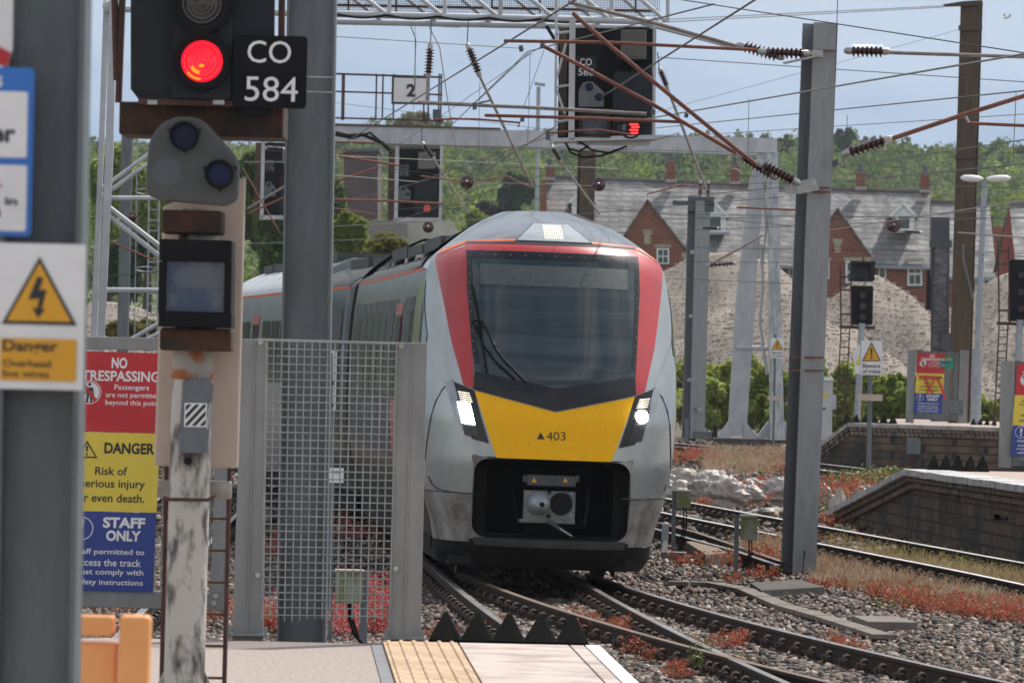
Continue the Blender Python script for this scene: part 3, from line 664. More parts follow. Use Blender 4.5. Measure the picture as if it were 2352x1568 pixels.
# ------------------------------------------------------------ gate with the trespass notice
def notice(root, x0, y0, x1, y1, d, off, sc=1., small=True, shear=(0, 0)):
    'red, yellow and blue notice; layout in fractions of its width and height'
    w_, h_ = x1 - x0, y1 - y0
    def fn(o_):
        def f(u, v): return P(x0 + u * w_ - shear[0] * v, y0 + v * h_ + shear[1] * u, d) + Vector((0, off + o_, 0))
        return f
    def pan(u0, v0, u1, v1, o_, m, name, t=.004):
        f = fn(o_); return MB().prism([f(u0, v0), f(u1, v0), f(u1, v1), f(u0, v1)], t).build(name, M_(m), root)
    e = .0015 * (d / 33)
    pan(0, 0, 1, .335, 0, 'sign_red', 'red_panel'); pan(0, .337, 1, .667, 0, 'sign_yellow', 'yellow_panel'); pan(0, .669, 1, 1, 0, 'sign_blue', 'blue_panel')
    W = MB(); B = MB(); f = fn(-e)
    text(W, 'NO', .44, .022, .61, .068, f, .03); text(W, 'TRESPASSING', .12, .078, .97, .122, f, .025)
    text(W, 'Passengers', .48, .135, .86, .163, f, .01); text(W, 'are not permitted', .39, .168, .98, .195, f, .01); text(W, 'beyond this point', .39, .200, .98, .227, f, .01)
    text(B, 'DANGER', .40, .378, .95, .425, f, .035); text(B, 'Risk of', .31, .480, .66, .515, f, .015); text(B, 'serious injury', .16, .535, .86, .578, f, .015); text(B, 'or even death.', .13, .592, .86, .628, f, .015)
    text(W, 'STAFF', .42, .690, .88, .735, f, .04); text(W, 'ONLY', .46, .745, .84, .79, f, .04)
    for k, t in enumerate(('Staff permitted to', 'access the track', 'must comply with', 'safety instructions')): text(W, t, .12 + .02 * (k % 2), .823 + .0425 * k, .885 - .03 * (k % 3 == 1), .853 + .0425 * k, f, .012)
    # pictograms
    asp = w_ / h_
    def ring(mb, cx, cy, r0, r1, o_, n=24, a0=0, a1=360):
        f = fn(o_); vs = []; fs = []
        for k in range(n + 1):
            a = R(a0 + (a1 - a0) * k / n); vs += [f(cx + math.cos(a) * r0, cy + math.sin(a) * r0 * asp), f(cx + math.cos(a) * r1, cy + math.sin(a) * r1 * asp)]
        for k in range(n): fs.append((2 * k, 2 * k + 1, 2 * k + 3, 2 * k + 2))
        mb.add(vs, fs)
    def poly(mb, pts, o_): f = fn(o_); mb.add([f(*p) for p in pts], [tuple(range(len(pts)))])
    ring(W, .21, .170, 0.001, .11, -e); ring(W, .21, .170, .122, .13, -e)
    f2 = -e * 2; ring(B, .21, .137, .001, .017, f2, 12)
    for p_ in ([(.185, .150), (.235, .150), (.24, .178), (.18, .178)], [(.185, .178), (.21, .178), (.20, .212), (.175, .212)], [(.212, .178), (.238, .178), (.248, .212), (.225, .212)], [(.17, .152), (.185, .150), (.175, .180), (.162, .180)], [(.235, .150), (.25, .152), (.262, .180), (.248, .180)]): poly(B, p_, f2)
    Rr = MB(); poly(Rr, [(.125, .140), (.145, .128), (.295, .200), (.275, .212)], -e * 3)
    tri = [(.21, .372), (.10, .445), (.33, .445)]; ti = [(.21, .385), (.125, .439), (.305, .439)]
    f = fn(-e); B.add([f(*p) for p in tri + ti], [(0, 1, 4, 3), (1, 2, 5, 4), (2, 0, 3, 5)])
    poly(B, [(.198, .395), (.225, .395), (.217, .42), (.205, .42)], -e); ring(B, .211, .430, .001, .012, -e, 10)
    ring(W, .19, .740, .118, .128, -e); poly(W, [(.165, .70), (.215, .70), (.200, .755), (.180, .755)], -e); ring(W, .19, .772, .001, .02, -e, 12)
    W.build('lettering', M_('letter_white'), root); B.build('lettering', M_('letter_black'), root); Rr.build('red_bar', M_('sign_red'), root)
D = 33.0
root = empty('gate', P(330, 1405, D), 'grey framed mesh gate carrying the large trespass notice beside the near signal', 'gate'); root.location.z = .55
mb = MB(); mb.px([(90, 771), (556, 779), (556, 808), (90, 800)], D, .05); mb.px([(84, 1350), (520, 1362), (520, 1402), (84, 1390)], D, .05); mb.px([(505, 809), (540, 809), (518, 1362), (482, 1361)], D, .05); mb.px([(60, 800), (92, 800), (84, 1350), (52, 1350)], D, .05)
fr = mb.build('gate_frame', M_('fence_post'), root, bevel=.004)
mb = MB(); [disc(mb, x, y, 6, .01, -.01) for x, y in ((500, 1190), (496, 1368), (492, 1384))]; mb.parts('bolt_head', M_('cap_metal'), fr)
mb = MB(); i = 92
while i < 505: mb.tube([P(i, 806, D) + Vector((0, .02, 0)), P(i - 12, 1358, D) + Vector((0, .02, 0))], .003, 4); i += 16
j = 822
while j < 1355: mb.tube([P(88, j, D) + Vector((0, .026, 0)), P(506, j + 8, D) + Vector((0, .026, 0))], .003, 4); j += 33
mb.build('wire_mesh', M_('mesh_wire'), root)
nr = empty('trespass_notice', P(250, 1355, D), 'large red yellow and blue no trespassing notice fixed to the near gate', 'notice', 'no trespassing notices')
notice(nr, 166, 806, 376, 1354, D, -.02, shear=(24, 5))
mb = MB(); mb.px([(478, 1400), (512, 1400), (512, 1410), (478, 1408)], D, .05, .06); 
# ------------------------------------------------------------ the train
PHI = R(2.2)
TR = empty('train', (.462, 62, 0), 'silver train with red framed black windscreen and yellow nose approaching on the straight track', 'train', rot=(0, R(.9), .0575 + .012))
TM = Matrix.LocRotScale(TR.location, TR.rotation_euler, None)
def TL(X, Y):
    'picture position -> lateral x and height z on the train front'
    dx, dy = X - 1268, Y - 1345
    return ((dx * math.cos(PHI) + dy * math.sin(PHI)) / 213, (dx * math.sin(PHI) - dy * math.cos(PHI)) / 213)
def smooth_tab(tab, n=400, win=9):
    z = np.array([a for a, b in tab]); v = np.array([b for a, b in tab]); zz = np.linspace(z[0], z[-1], n); vv = np.interp(zz, z, v)
    k = np.ones(win) / win; pad = np.pad(vv, win // 2, mode='reflect', reflect_type='odd'); return zz, np.convolve(pad, k, 'valid')
WZ = smooth_tab([(.20, 1.10), (.28, 1.15), (.42, 1.165), (.62, 1.20), (.97, 1.30), (1.3, 1.355), (1.8, 1.385), (2.4, 1.385), (3.0, 1.345), (3.35, 1.30), (3.46, 1.275), (3.56, 1.215), (3.67, 1.08), (3.82, .88), (3.95, .66), (4.04, .42)], win=15)
GZ = smooth_tab([(.20, .2), (.28, .12), (.42, .07), (.9, .02), (1.3, 0), (1.8, .03), (2.05, .09), (2.2, .16), (2.35, .25), (3.55, 1.0), (3.66, 1.10), (3.80, 1.42), (3.95, 1.98), (4.04, 2.6)], win=9)
W = lambda z: float(np.interp(z, *WZ)) * 1.03; Gf = lambda z: float(np.interp(z, *GZ))
AN, NN = 1.35, 2.3
def S(x, z, off=0.):
    'point on the nose surface, train space'
    t = min(abs(x) / W(z), .9995); y = Gf(z) + AN * (1 - (1 - t ** NN) ** (1 / NN))
    e = .02; t2 = min((abs(x) + e) / W(z), .9998); y2 = Gf(z) + AN * (1 - (1 - t2 ** NN) ** (1 / NN))
    sl = (y2 - y) / e; k = math.hypot(1, sl); gz = (Gf(min(z + .03, 4.04)) - Gf(max(z - .03, .20))) / .06
    n = Vector((math.copysign(sl, x), -1, gz)).normalized()
    return Vector((x, y, z)) + n * off
def tw(p):
    p = Vector(p)
    if p.z > 2.5: p.z += (p.z - 2.5) * float(np.interp(p.z, *GZ)) / 62
    return TM @ p
def patch(L, Rr, rows=24, cols=20, off=.006, name='panel', m='train_silver', parent=None, mirror=False, skirt=.012):
    'quad-like region between two polylines of (x, z) on the nose'
    def samp(pl, n):
        d = [0]; [d.append(d[-1] + math.dist(a, b)) for a, b in zip(pl[:-1], pl[1:])]
        return [tuple(np.interp(d[-1] * i / (n - 1), d, [p[k] for p in pl]) for k in (0, 1)) for i in range(n)]
    if mirror: patch([(-p[0], p[1]) for p in L], [(-p[0], p[1]) for p in Rr], rows, cols, off, name, m, parent, False, skirt)
    mb = MB()
    for sg_ in (1,):
        a, b = samp(L, rows), samp(Rr, rows); n0 = len(mb.v); vs = []
        for o_ in (off, off - skirt):
            for i in range(rows):
                for j in range(cols):
                    t = j / (cols - 1); zz_ = a[i][1] + (b[i][1] - a[i][1]) * t; vs.append(tw(S(float(np.clip(sg_ * (a[i][0] + (b[i][0] - a[i][0]) * t), -.985 * W(zz_), .985 * W(zz_))), zz_, o_)))
        fs = [(i * cols + j, i * cols + j + 1, (i + 1) * cols + j + 1, (i + 1) * cols + j) for i in range(rows - 1) for j in range(cols - 1)]
        K = rows * cols
        edge = [j for j in range(cols)] + [i * cols + cols - 1 for i in range(1, rows)] + [(rows - 1) * cols + j for j in range(cols - 2, -1, -1)] + [i * cols for i in range(rows - 2, 0, -1)]
        for q in range(len(edge)): e0, e1 = edge[q], edge[(q + 1) % len(edge)]; fs.append((e0, e1, e1 + K, e0 + K))
        mb.add(vs, fs)
    return mb.build(name, M_(m), parent or TR, smooth=50)
mat('train_silver', (.37, .40, .395), .27, .5, (.29, .315, .31), 1.6, lo=.4, hi=.65, stretch=(1.4, .4, .6), coat=.3, rough2=.5)
mat('train_dirty', (.33, .33, .31), .5, .2, (.15, .13, .11), 3.5, lo=.38, hi=.62, rough2=.7)
mat('train_side', (.055, .06, .058), .24, .0, (.035, .04, .038), 1.5, spec=.35)
mat('train_red', (.44, .012, .018), .4, 0, (.35, .011, .016), 1.5, lo=.4, hi=.65, coat=.25)
mat('train_yellow', (.98, .50, .008), .6, 0, (.62, .31, .02), 45, lo=.60, hi=.74, spec=.2, stretch=(1, 1, .6), detail=4)
mat('train_black', (.008, .009, .012), .25, 0, (.013, .015, .018), 4, spec=.3, coat=.15)
mat('train_underside', (.006, .0055, .005), .75, 0, (.011, .010, .009), 3, spec=.15)
mat('train_orange', (.85, .14, .02), .4)
mat('windscreen', (.010, .022, .028), .05, 0, (.045, .068, .075), 1.3, lo=.35, hi=.7, stretch=(.25, .6, 5), spec=.6)  # paler horizontal bands in the base colour imitate reflection streaks
mat('roof_dome', (.15, .165, .18), .16, .55, (.11, .125, .14), 1.5, stretch=(1, .4, 1), coat=.4)
mat('sunblind', (.055, .068, .068), .4, 0, (.10, .11, .105), 30, detail=3)
mat('dark_roof', (.03, .033, .035), .6, .0, (.055, .055, .05), 2.5)
mat('glass_green_reflection', (.015, .025, .006), .15, 0, (.035, .048, .012), 2, stretch=(1, 1, .2), spec=.8)  # green reflection of grass and trees put into the glass colour
mat('step_dark', (.035, .035, .03), .6, 0, (.02, .02, .018), 3)
mat('side_glass', (.008, .010, .010), .3, 0, (.012, .014, .012), 3, spec=.25)
mat('led_white', (.9, .9, .9), .3, emis=(1, .98, .92), estr=14)
mat('led_warm', (.9, .8, .6), .3, emis=(1, .86, .62), estr=1.6)
mat('lamp_glass', (.04, .045, .05), .12, 0, (.07, .075, .08), 12)
# --- cab shell, with a rectangular opening for the coupler
HX, HZ0, HZ1 = .86, .48, 1.375
def shell(z0, z1, rows, xin, m, name, off=0.):
    mb = MB()
    for sg_ in (-1, 1):
        cols = 26; vs = []
        for i in range(rows):
            z = z0 + (z1 - z0) * i / (rows - 1); w_ = W(z); t0 = (xin / w_) if xin else 0
            a0 = math.asin(min(1, t0 ** (NN / 2)))
            for j in range(cols):
                a = a0 + (math.pi / 2 - a0) * j / (cols - 1); t = math.sin(a) ** (2 / NN); y = Gf(z) + AN * (1 - max(0, math.cos(a)) ** (2 / NN))
                vs.append(tw((sg_ * t * w_, y, z)))
        mb.add(vs, [(i * cols + j, i * cols + j + 1, (i + 1) * cols + j + 1, (i + 1) * cols + j) for i in range(rows - 1) for j in range(cols - 1)])
    return mb
cab_ = shell(HZ1, 3.70, 54, 0, '', '')
b2 = shell(.97, HZ1, 10, HX, '', ''); cab_.add(b2.v, b2.f)
cabo = cab_.build('cab_shell', M_('train_silver'), TR, smooth=60)
shell(3.70, 4.04, 20, 0, '', '').build('roof_dome', M_('roof_dome'), TR, smooth=60)
lo_ = shell(HZ0, .962, 14, HX, '', ''); b3 = shell(.44, HZ0, 4, 0, '', ''); shell(.19, .435, 8, 0, '', '').build('plough', M_('train_underside'), TR, smooth=60); lo_.add(b3.v, b3.f)
lo_.build('lower_fairing', M_('train_dirty'), TR, smooth=60)
# body sides of the leading car and roof
def body(parent, y0f, y1, zs, name='carriage_body', m='train_side'):
    mb = MB()
    for sg_ in (-1, 1):
        vs = []; ny_ = 8
        for z in zs:
            ys = [y0f(z) + (y1 - y0f(z)) * (k / (ny_ - 1)) for k in range(ny_)]
            vs += [tw((sg_ * W(z), y, z)) for y in ys]
        mb.add(vs, [(i * ny_ + j, i * ny_ + j + 1, (i + 1) * ny_ + j + 1, (i + 1) * ny_ + j) for i in range(len(zs) - 1) for j in range(ny_ - 1)])
    return mb
low = list(np.linspace(.45, 3.40, 24)); high = list(np.linspace(3.40, 4.04, 16))
body(TR, lambda z: Gf(z) + AN, 20, low).build('carriage_side', M_('train_side'), TR, smooth=60)
rb = body(TR, lambda z: Gf(z) + AN, 20, high); yf = Gf(4.04)
# crown of the roof: strip from the nose backwards
vs = [];
for i, y in enumerate([None] + list(np.linspace(4.3, 20, 8))):
    for j in range(21):
        x = -.42 + .84 * j / 20
        if y is None:
            t = abs(x) / .42; a_ = 1 - (1 - min(t, .9999) ** NN) ** (1 / NN); vs.append(tw((x, yf + AN * a_, 4.04)))
        else: vs.append(tw((x, y, 4.04 + .02 * (1 - (x / .42) ** 2))))
rb.add(vs, [(i * 21 + j, i * 21 + j + 1, (i + 1) * 21 + j + 1, (i + 1) * 21 + j) for i in range(8) for j in range(20)])
TMI = TM.inverted()
def squash(mb, y_on=3.2, ln=3.):
    out = []
    for v in mb.v:
        p = TMI @ Vector(v); k = min(1, max(0, (p.y - y_on) / ln)); k = k * k * (3 - 2 * k)
        if p.z > 3.4: p.z = 3.4 + (p.z - 3.4) * (1 - .42 * k)
        out.append(tuple(TM @ p))
    mb.v = out; return mb
squash(rb).build('roof', M_('roof_dome'), TR, smooth=60)
# roof clutter on the leading car: dark long housings along both shoulders
mb = MB()
for y0, y1, x, wd, h in ((4.2, 7.0, -.62, .5, .10), (7.4, 11, -.55, .7, .16), (11.6, 15, -.5, .8, .12), (15.4, 19.5, -.6, .6, .18), (8, 12, .5, .5, .1)):
    mb.v += []; c = tw((x, (y0 + y1) / 2, 3.97 + h / 2)); mb.box(c, (wd, y1 - y0, h + .1), TR.rotation_euler.to_matrix())
for y in (5, 6.5, 9, 10.4, 13, 16.5, 18): mb.tube([tw((-1.02, y, 3.74)), tw((-.98, y + .7, 3.86)), tw((-.8, y + 1.2, 3.93))], .03, 6)
squash(mb, 2.5, 2.).parts('roof_equipment', M_('dark_roof'), TR)
mb = MB()
for x0, z0, x1, z1 in ((-1.29, 3.42, -.62, 4.01),):
    vs = []
    for i in range(9):
        y = np.linspace(3.6, 19.8, 9)[i]
        for j in range(10):
            z = 3.43 + (4.04 - 3.43) * j / 9; vs.append(tw((-W(z) - .008, y, z + .010)))
    mb.add(vs, [(i * 10 + j, i * 10 + j + 1, i * 10 + 11 + j, i * 10 + 10 + j) for i in range(8) for j in range(9)])
squash(mb).build('dark_roof_side', M_('dark_roof'), TR, smooth=60)
for sg_ in (-1, 1):
    mb = MB(); mb.bar(tw((sg_ * (W(3.40) + .004), 2.9, 3.40)), tw((sg_ * (W(3.40) + .004), 19.9, 3.40)), .01, .03); mb.build('cantrail_stripe', M_('train_orange'), TR)
# --- painted and glazed panels
cx = lambda pts: pts
patch([(-1.262, 3.535), (-1.262, 3.45), (-1.20, 3.1), (-1.11, 2.6), (-.985, 2.13)], [(-.94, 3.64), (-.945, 3.58), (-.945, 3.2), (-.905, 2.6), (-.865, 2.085)], 30, 14, .006, 'red_band', 'train_red', mirror=True)
patch([(-.95, 3.672), (-.94, 3.590)], [(.95, 3.672), (.94, 3.590)], 4, 40, .010, 'red_brow', 'train_red')
patch([(-1.262, 3.565), (-1.262, 3.535)], [(-.94, 3.70), (-.94, 3.676)], 3, 16, .008, 'orange_stripe', 'train_orange', mirror=True)
patch([(-.94, 3.70), (-.94, 3.682)], [(-.42, 3.725), (-.42, 3.705)], 3, 16, .008, 'orange_stripe', 'train_orange', mirror=True)
patch([(-.935, 3.690), (-.93, 3.668)], [(.935, 3.690), (.93, 3.668)], 3, 30, .013, 'brow_seal', 'train_black')
fr = patch([(-.945, 3.592), (-.945, 3.2), (-.90, 2.6), (-.865, 2.25)], [(.945, 3.592), (.945, 3.2), (.90, 2.6), (.865, 2.25)], 30, 40, .012, 'windscreen_frame', 'train_black')
# bottom of the glass follows the chevron
def gl(zt, zb, hx, **k):
    L = [(-hx, zt), (-hx + .01, 3.1), (-hx + .045, 2.6), (-hx + .075, zb)]; return L, [(-x, z) for x, z in L]
L, Rr = gl(3.50, 2.27, .885); ws = patch(L, Rr, 30, 40, .018, 'windscreen', 'windscreen')
L = [(-.865, 2.275), (-.86, 2.10)]; M0 = [(0, 2.115), (0, 1.89)]
patch([(-.863, 2.28), (-.872, 2.085)], [(0.0, 2.125), (0.0, 1.885)], 8, 20, .026, 'chin_panel', 'train_black', mirror=True)
patch([(-.863, 2.36), (-.863, 2.28)], [(0.0, 2.28), (0, 2.125)], 8, 20, .020, 'chin_glass', 'windscreen', mirror=True)
patch([(-.80, 3.44), (-.80, 3.22)], [(.80, 3.44), (.80, 3.22)], 6, 30, .0215, 'sun_blind', 'sunblind', skirt=.003)
# rivets round the windscreen
mb = MB()
for k in range(11):
    for sx in (-1, 1):
        z = 3.45 - k * .105; c = tw(S(sx * (.918 - .0 if z > 3.2 else (.918 - .06 * (3.2 - z))), z, .014)); mb.tube([c, c + Vector((0, -.006, 0))], .007, 6)
for k in range(11):
    c = tw(S(-.8 + .16 * k, 3.55, .014)); mb.tube([c, c + Vector((0, -.006, 0))], .007, 6)
mb.parts('screw_heads', M_('cap_metal'), fr)
# yellow nose
ye = patch([(-.868, 2.075), (-.62, 1.365)], [(0.0, 1.875), (0.0, 1.365)], 14, 20, .012, 'yellow_nose', 'train_yellow')
ye2 = patch([(.868, 2.075), (.62, 1.365)], [(0.0, 1.875), (0.0, 1.365)], 14, 20, .012, 'yellow_nose', 'train_yellow')
tb = MB()
def nf(x, y):
    a, b = TL(x, y); return tw(S(a, b, .0145))
text(tb, '403', 1261, 990, 1305, 1010, nf, .0)
tb.add([nf(1239, 1007), nf(1257, 1007), nf(1248, 991)], [(0, 1, 2)]); tb.build('number', M_('letter_black'), ye2)
# headlights
for sx in (-1, 1):
    h = patch([(sx * 1.075, 2.16), (sx * .985, 1.85), (sx * .875, 1.555)], [(sx * .875, 2.08), (sx * .80, 1.80), (sx * .705, 1.515)], 14, 8, .014, 'headlight', 'train_black')
    st = patch([(sx * 1.175, 2.15), (sx * 1.06, 1.80), (sx * .955, 1.60)], [(sx * 1.085, 2.17), (sx * .995, 1.85), (sx * .885, 1.57)], 12, 5, .016, 'trim_strip', 'galv_pale', parent=h)
    st = patch([(sx * 1.045, 1.985), (sx * .95, 1.60)], [(sx * .90, 1.96), (sx * .81, 1.575)], 12, 8, .018, 'lamp_lens', 'lamp_glass', parent=h)
    mb = MB()
    for k in range(5):
        z = 2.045 - .022 * k; mb.bar(tw(S(sx * (1.03 - .007 * k), z + .01, .022)), tw(S(sx * (.915 - .008 * k), z - .004, .022)), .008, .007)
    mb.build('indicator_bars', M_('led_warm'), h)
    mb = MB(); n_ = MB()
    for i in range(14):
        for j in range(7):
            u, v = j / 6, i / 13; x0 = 1.03 - .085 * v; x1 = .91 - .09 * v; z = 1.94 - .34 * v - .012 * u
            p = tw(S(sx * (x0 + (x1 - x0) * u), z, .021)); lit = (v < .62) if sx < 0 else (.0 <= v < .0)
            (mb if lit else n_).lathe(p, p + Vector((0, -.006, 0)), [(0, .0105), (1, .007)], 6)
    if sx < 0: mb.build('led_array', M_('led_white'), h)
    n_.build('unlit_led_array', M_('lamp_glass'), h)
    if sx > 0:
        p = tw(S(.93, 1.855, .035)); mb = MB(); mb.lathe(p, p + Vector((0, -.05, 0)), [(0, .075), (.5, .068), (.8, .045), (1, .01)], 20)
        mb.build('beam_lamp', M_('led_white'), h, smooth=60)
# roof marker lamp in its trapezoid
tr = [(-.42, 3.715), (-.17, 3.93)]
MZ = lambda pts: [(p[0] - .03, p[1]) for p in pts]
rp = patch([(-.43, 3.70), (-.20, 3.905)], [(.43, 3.70), (.20, 3.905)], 8, 16, .012, 'lamp_surround', 'train_black')
patch([(-.405, 3.708), (-.19, 3.895)], [(.405, 3.708), (.19, 3.895)], 8, 16, .016, 'lamp_cover', 'lamp_cover' if 'lamp_cover' in MATS else mat('lamp_cover', (.30, .34, .35), .2, 0, (.24, .28, .29), 6, coat=.6).name, parent=rp)
mb = MB()
for i in range(7):
    for j in range(9):
        p = tw(S(-.095 + .19 * j / 8, 3.735 + .13 * i / 6, .022)); mb.lathe(p, p + Vector((0, -.008, 0)), [(0, .0062), (1, .004)], 6)
mb.build('led_array', M_('led_warm'), rp)
# panel seams
def seam(pts, name='panel_seam', off=.004, r=.006, m='train_black'):
    for sx in (-1, 1):
        mb = MB(); mb.tube([tw(S(sx * x, z, off)) for x, z in pts], r, 5); mb.build(name, M_(m), TR)
seam([(1.10, 2.18), (1.20, 2.08), (1.27, 1.93), (1.31, 1.75), (1.335, 1.5), (1.345, 1.3)])
seam([(.76, .966), (.95, .966), (1.12, .975), (1.22, 1.0), (1.27, 1.05), (1.30, 1.12)], r=.008)
# --- coupler opening: rounded collar, dark recess
def rr(hx, z0, z1, r, n=6):
    out = []
    for cx_, cz, a0 in ((hx - r, z1 - r, 0), (-hx + r, z1 - r, 90), (-hx + r, z0 + r, 180), (hx - r, z0 + r, 270)):
        for k in range(n + 1): a = R(a0 + 90 * k / n); out.append((cx_ + r * math.cos(a), cz + r * math.sin(a)))
    return out
ring0 = rr(.845, .50, 1.355, .15); ring1 = rr(.69, .54, 1.32, .05); ring2 = rr(.875, .465, 1.39, .02)
mb = MB(); n = len(ring0); mb.add([tw(S(x, z, .004)) for x, z in ring0] + [tw(S(x, z, .004)) for x, z in ring2], [(i, (i + 1) % n, (i + 1) % n + n, i + n) for i in range(n)]); mb.build('opening_rim', M_('train_dirty'), TR)
mb = MB(); n = len(ring0)
vs = [tw(S(x, z, .004)) for x, z in ring0] + [tw((x * .955, S(x, z).y + .10, z)) for x, z in ring0] + [tw((x, .42, z)) for x, z in ring1] + [tw((x, 1.7, z)) for x, z in ring1]
fs = [(q * n + i, q * n + (i + 1) % n, (q + 1) * n + (i + 1) % n, (q + 1) * n + i) for q in range(3) for i in range(n)] + [tuple(range(3 * n, 4 * n))]
mb.add(vs, fs); mb.build('coupler_recess', M_('train_underside'), TR)
for sx in (): patch([(sx * .905, 1.29), (sx * .90, .60), (sx * .80, .47)], [(sx * .775, 1.22), (sx * .76, .65), (sx * .735, .55)], 14, 4, .03, 'opening_cheek', 'train_dirty', skirt=.03)
patch([(-.86, .478), (-.86, .43)], [(.86, .478), (.86, .43)], 4, 30, .008, 'lower_valance', 'train_underside', skirt=.012)
patch([(-.80, .50), (-.78, .42)], [(.80, .50), (.78, .42)], 4, 16, .05, 'step_bar', 'step_dark', skirt=.06)
# coupler
cpl = None
def CB(x0, y0, x1, y1, d0, t, m, name, parent=None, bevel=.006):
    (a, za), (b, zb) = TL(x0, y0), TL(x1, y1)
    mb = MB(); vs = [tw(p) for p in ((a, d0, za), (b, d0, za), (b, d0, zb), (a, d0, zb), (a, d0 + t, za), (b, d0 + t, za), (b, d0 + t, zb), (a, d0 + t, zb))]
    mb.add(vs, [(0, 1, 2, 3), (7, 6, 5, 4), (0, 4, 5, 1), (1, 5, 6, 2), (2, 6, 7, 3), (3, 7, 4, 0)]); return mb.build(name, M_(m), parent or TR, bevel=bevel)
mat('coupler_steel', (.20, .20, .19), .5, .4, (.11, .11, .10), 5)
mat('coupler_dark', (.075, .08, .09), .4, .3, (.05, .055, .06), 5)
cpl = CB(1212, 1124, 1328, 1200, .14, .12, 'coupler_steel', 'coupler')
CB(1200, 1190, 1328, 1203, .11, .1, 'coupler_steel', 'coupler_foot', cpl); CB(1218, 1088, 1330, 1118, .10, .16, 'coupler_dark', 'electric_head', cpl, .015)
CB(1209, 1090, 1218, 1106, .12, .05, 'coupler_dark', 'head_bracket', cpl); CB(1330, 1090, 1338, 1106, .12, .05, 'coupler_dark', 'head_bracket', cpl)
CB(1222, 1204, 1325, 1290, .9, .5, 'train_underside', 'draw_gear', cpl)
for x in (1234, 1306):
    mb = MB(); f = lambda X, Y: tw((TL(X, Y)[0], .098, TL(X, Y)[1])); mb.add([f(x - 6, 1106), f(x + 6, 1106), f(x, 1095)], [(0, 1, 2)]); mb.parts('warning_mark', M_('sign_amber'), cpl)
def tube_t(pts, r, name, m, n=14, parent=None, sm=40): mb = MB(); mb.tube([tw(p) for p in pts], r, n); return mb.build(name, M_(m), parent or cpl, smooth=sm)
x_, z_ = TL(1245, 1154); tube_t([(x_, .14, z_), (x_, .04, z_), (x_, -.03, z_), (x_, -.07, z_)], [.125, .12, .085, .045], 'coupler_cone', 'galv_pale', 18)
tube_t([(x_ + .02, -.06, z_ - .01), (x_ + .02, -.085, z_ - .01)], [.03, .028], 'cone_hook', 'black_plate', 8)
x_, z_ = TL(1297, 1156); tube_t([(x_, .145, z_), (x_, .128, z_)], [.125, .122], 'coupler_cup', 'black_plate', 20)
for X, Y in ((1270, 1129), (1268, 1184)): x_, z_ = TL(X, Y); tube_t([(x_, .15, z_), (x_, .125, z_)], [.024, .022], 'air_port', 'black_plate', 10)
for X, Y in ((1222, 1133), (1320, 1133), (1222, 1180), (1320, 1182)): x_, z_ = TL(X, Y); tube_t([(x_, .15, z_), (x_, .128, z_)], [.014, .013], 'bolt', 'galv_pale', 8)
(a, b), (c, d_) = TL(1266, 1196), TL(1319, 1229); tube_t([(a, .1, b), ((a + c) / 2, .04, (b + d_) / 2)], [.025, .02], 'uncoupling_lever', 'coupler_dark', 8); tube_t([((a + c) / 2, .04, (b + d_) / 2), (c, -.03, d_)], [.013, .011], 'lever_handle', 'galv_pale', 8)
for x0_, s_x in ((-.42, 1), (.42, -1)):
    tube_t([(x0_, .5, 1.05), (x0_ + .03 * s_x, .2, .85), (x0_ + .06 * s_x, .16, .68), (x0_ + .16 * s_x, .3, .62)], [.018] * 4, 'air_hose', 'black_rubber', 8)
# under skirt, wheels, bogie
mb = MB()
for zz in (0,):
    ring = [(-1.13, 1.6), (-1.05, .75), (-.85, .42), (.85, .42), (1.05, .75), (1.13, 1.6), (1.2, 19.5), (-1.2, 19.5)]
    lo2 = [tw((x, y, .17)) for x, y in ring]; hi2 = [tw((x, y, .48)) for x, y in ring]
    mb.add(lo2 + hi2, [tuple(range(7, -1, -1)), tuple(range(8, 16))] + [(i, (i + 1) % 8, (i + 1) % 8 + 8, i + 8) for i in range(8)])
mb.build('under_skirt', M_('train_underside'), TR, bevel=.02)
for y in (3.0, 5.7, 14.5, 17.2):
    mb = MB(); A = tw((-.62, y, .44)); B = tw((.62, y, .44)); mb.tube([A, B], .07, 10); ax_ = mb.build('axle', M_('train_underside'), TR)
    for sx in (-1, 1):
        mb = MB(); mb.lathe(tw((sx * .70, y, .425)), tw((sx * .84, y, .425)), [(0, .45), (.2, .45), (.22, .425), (1, .42)], 28); mb.build('wheel', M_('chair'), ax_, smooth=30)
mb = MB(); mb.box(tw((0, 4.3, .5)), (2.3, 3.2, .4), TR.rotation_euler.to_matrix()); mb.box(tw((0, 15.8, .5)), (2.3, 3.2, .4), TR.rotation_euler.to_matrix()); mb.parts('bogie_frame', M_('train_underside'), TR)
for x in (-1.02, 1.02):
    mb = MB(); mb.box(tw((x * .8, 1.6, .20)), (.05, .12, .25)); mb.parts('rail_guard', M_('train_underside'), TR)
# wipers
def nl(X, Y, off): a, b = TL(X, Y); return tw(S(a, b, off))
mb = MB(); mb.tube([nl(1107, 656, .05), nl(1112, 700, .05), nl(1118, 745, .05), nl(1124, 800, .05), nl(1130, 858, .05)], .011, 6)
wp = mb.build('wiper_blade', M_('black_rubber'), TR)
mb = MB(); mb.tube([nl(1108, 746, .07), nl(1125, 795, .07), nl(1150, 833, .06), nl(1192, 873, .04)], .011, 6); mb.tube([nl(1129, 748, .07), nl(1150, 800, .07), nl(1168, 828, .06), nl(1216, 879, .04)], .011, 6); mb.tube([nl(1106, 745, .075), nl(1118, 742, .08), nl(1130, 748, .075)], .016, 6); mb.tube([nl(1148, 790, .075), nl(1152, 802, .075)], .02, 6)
mb.parts('wiper_arm', M_('black_rubber'), TR)
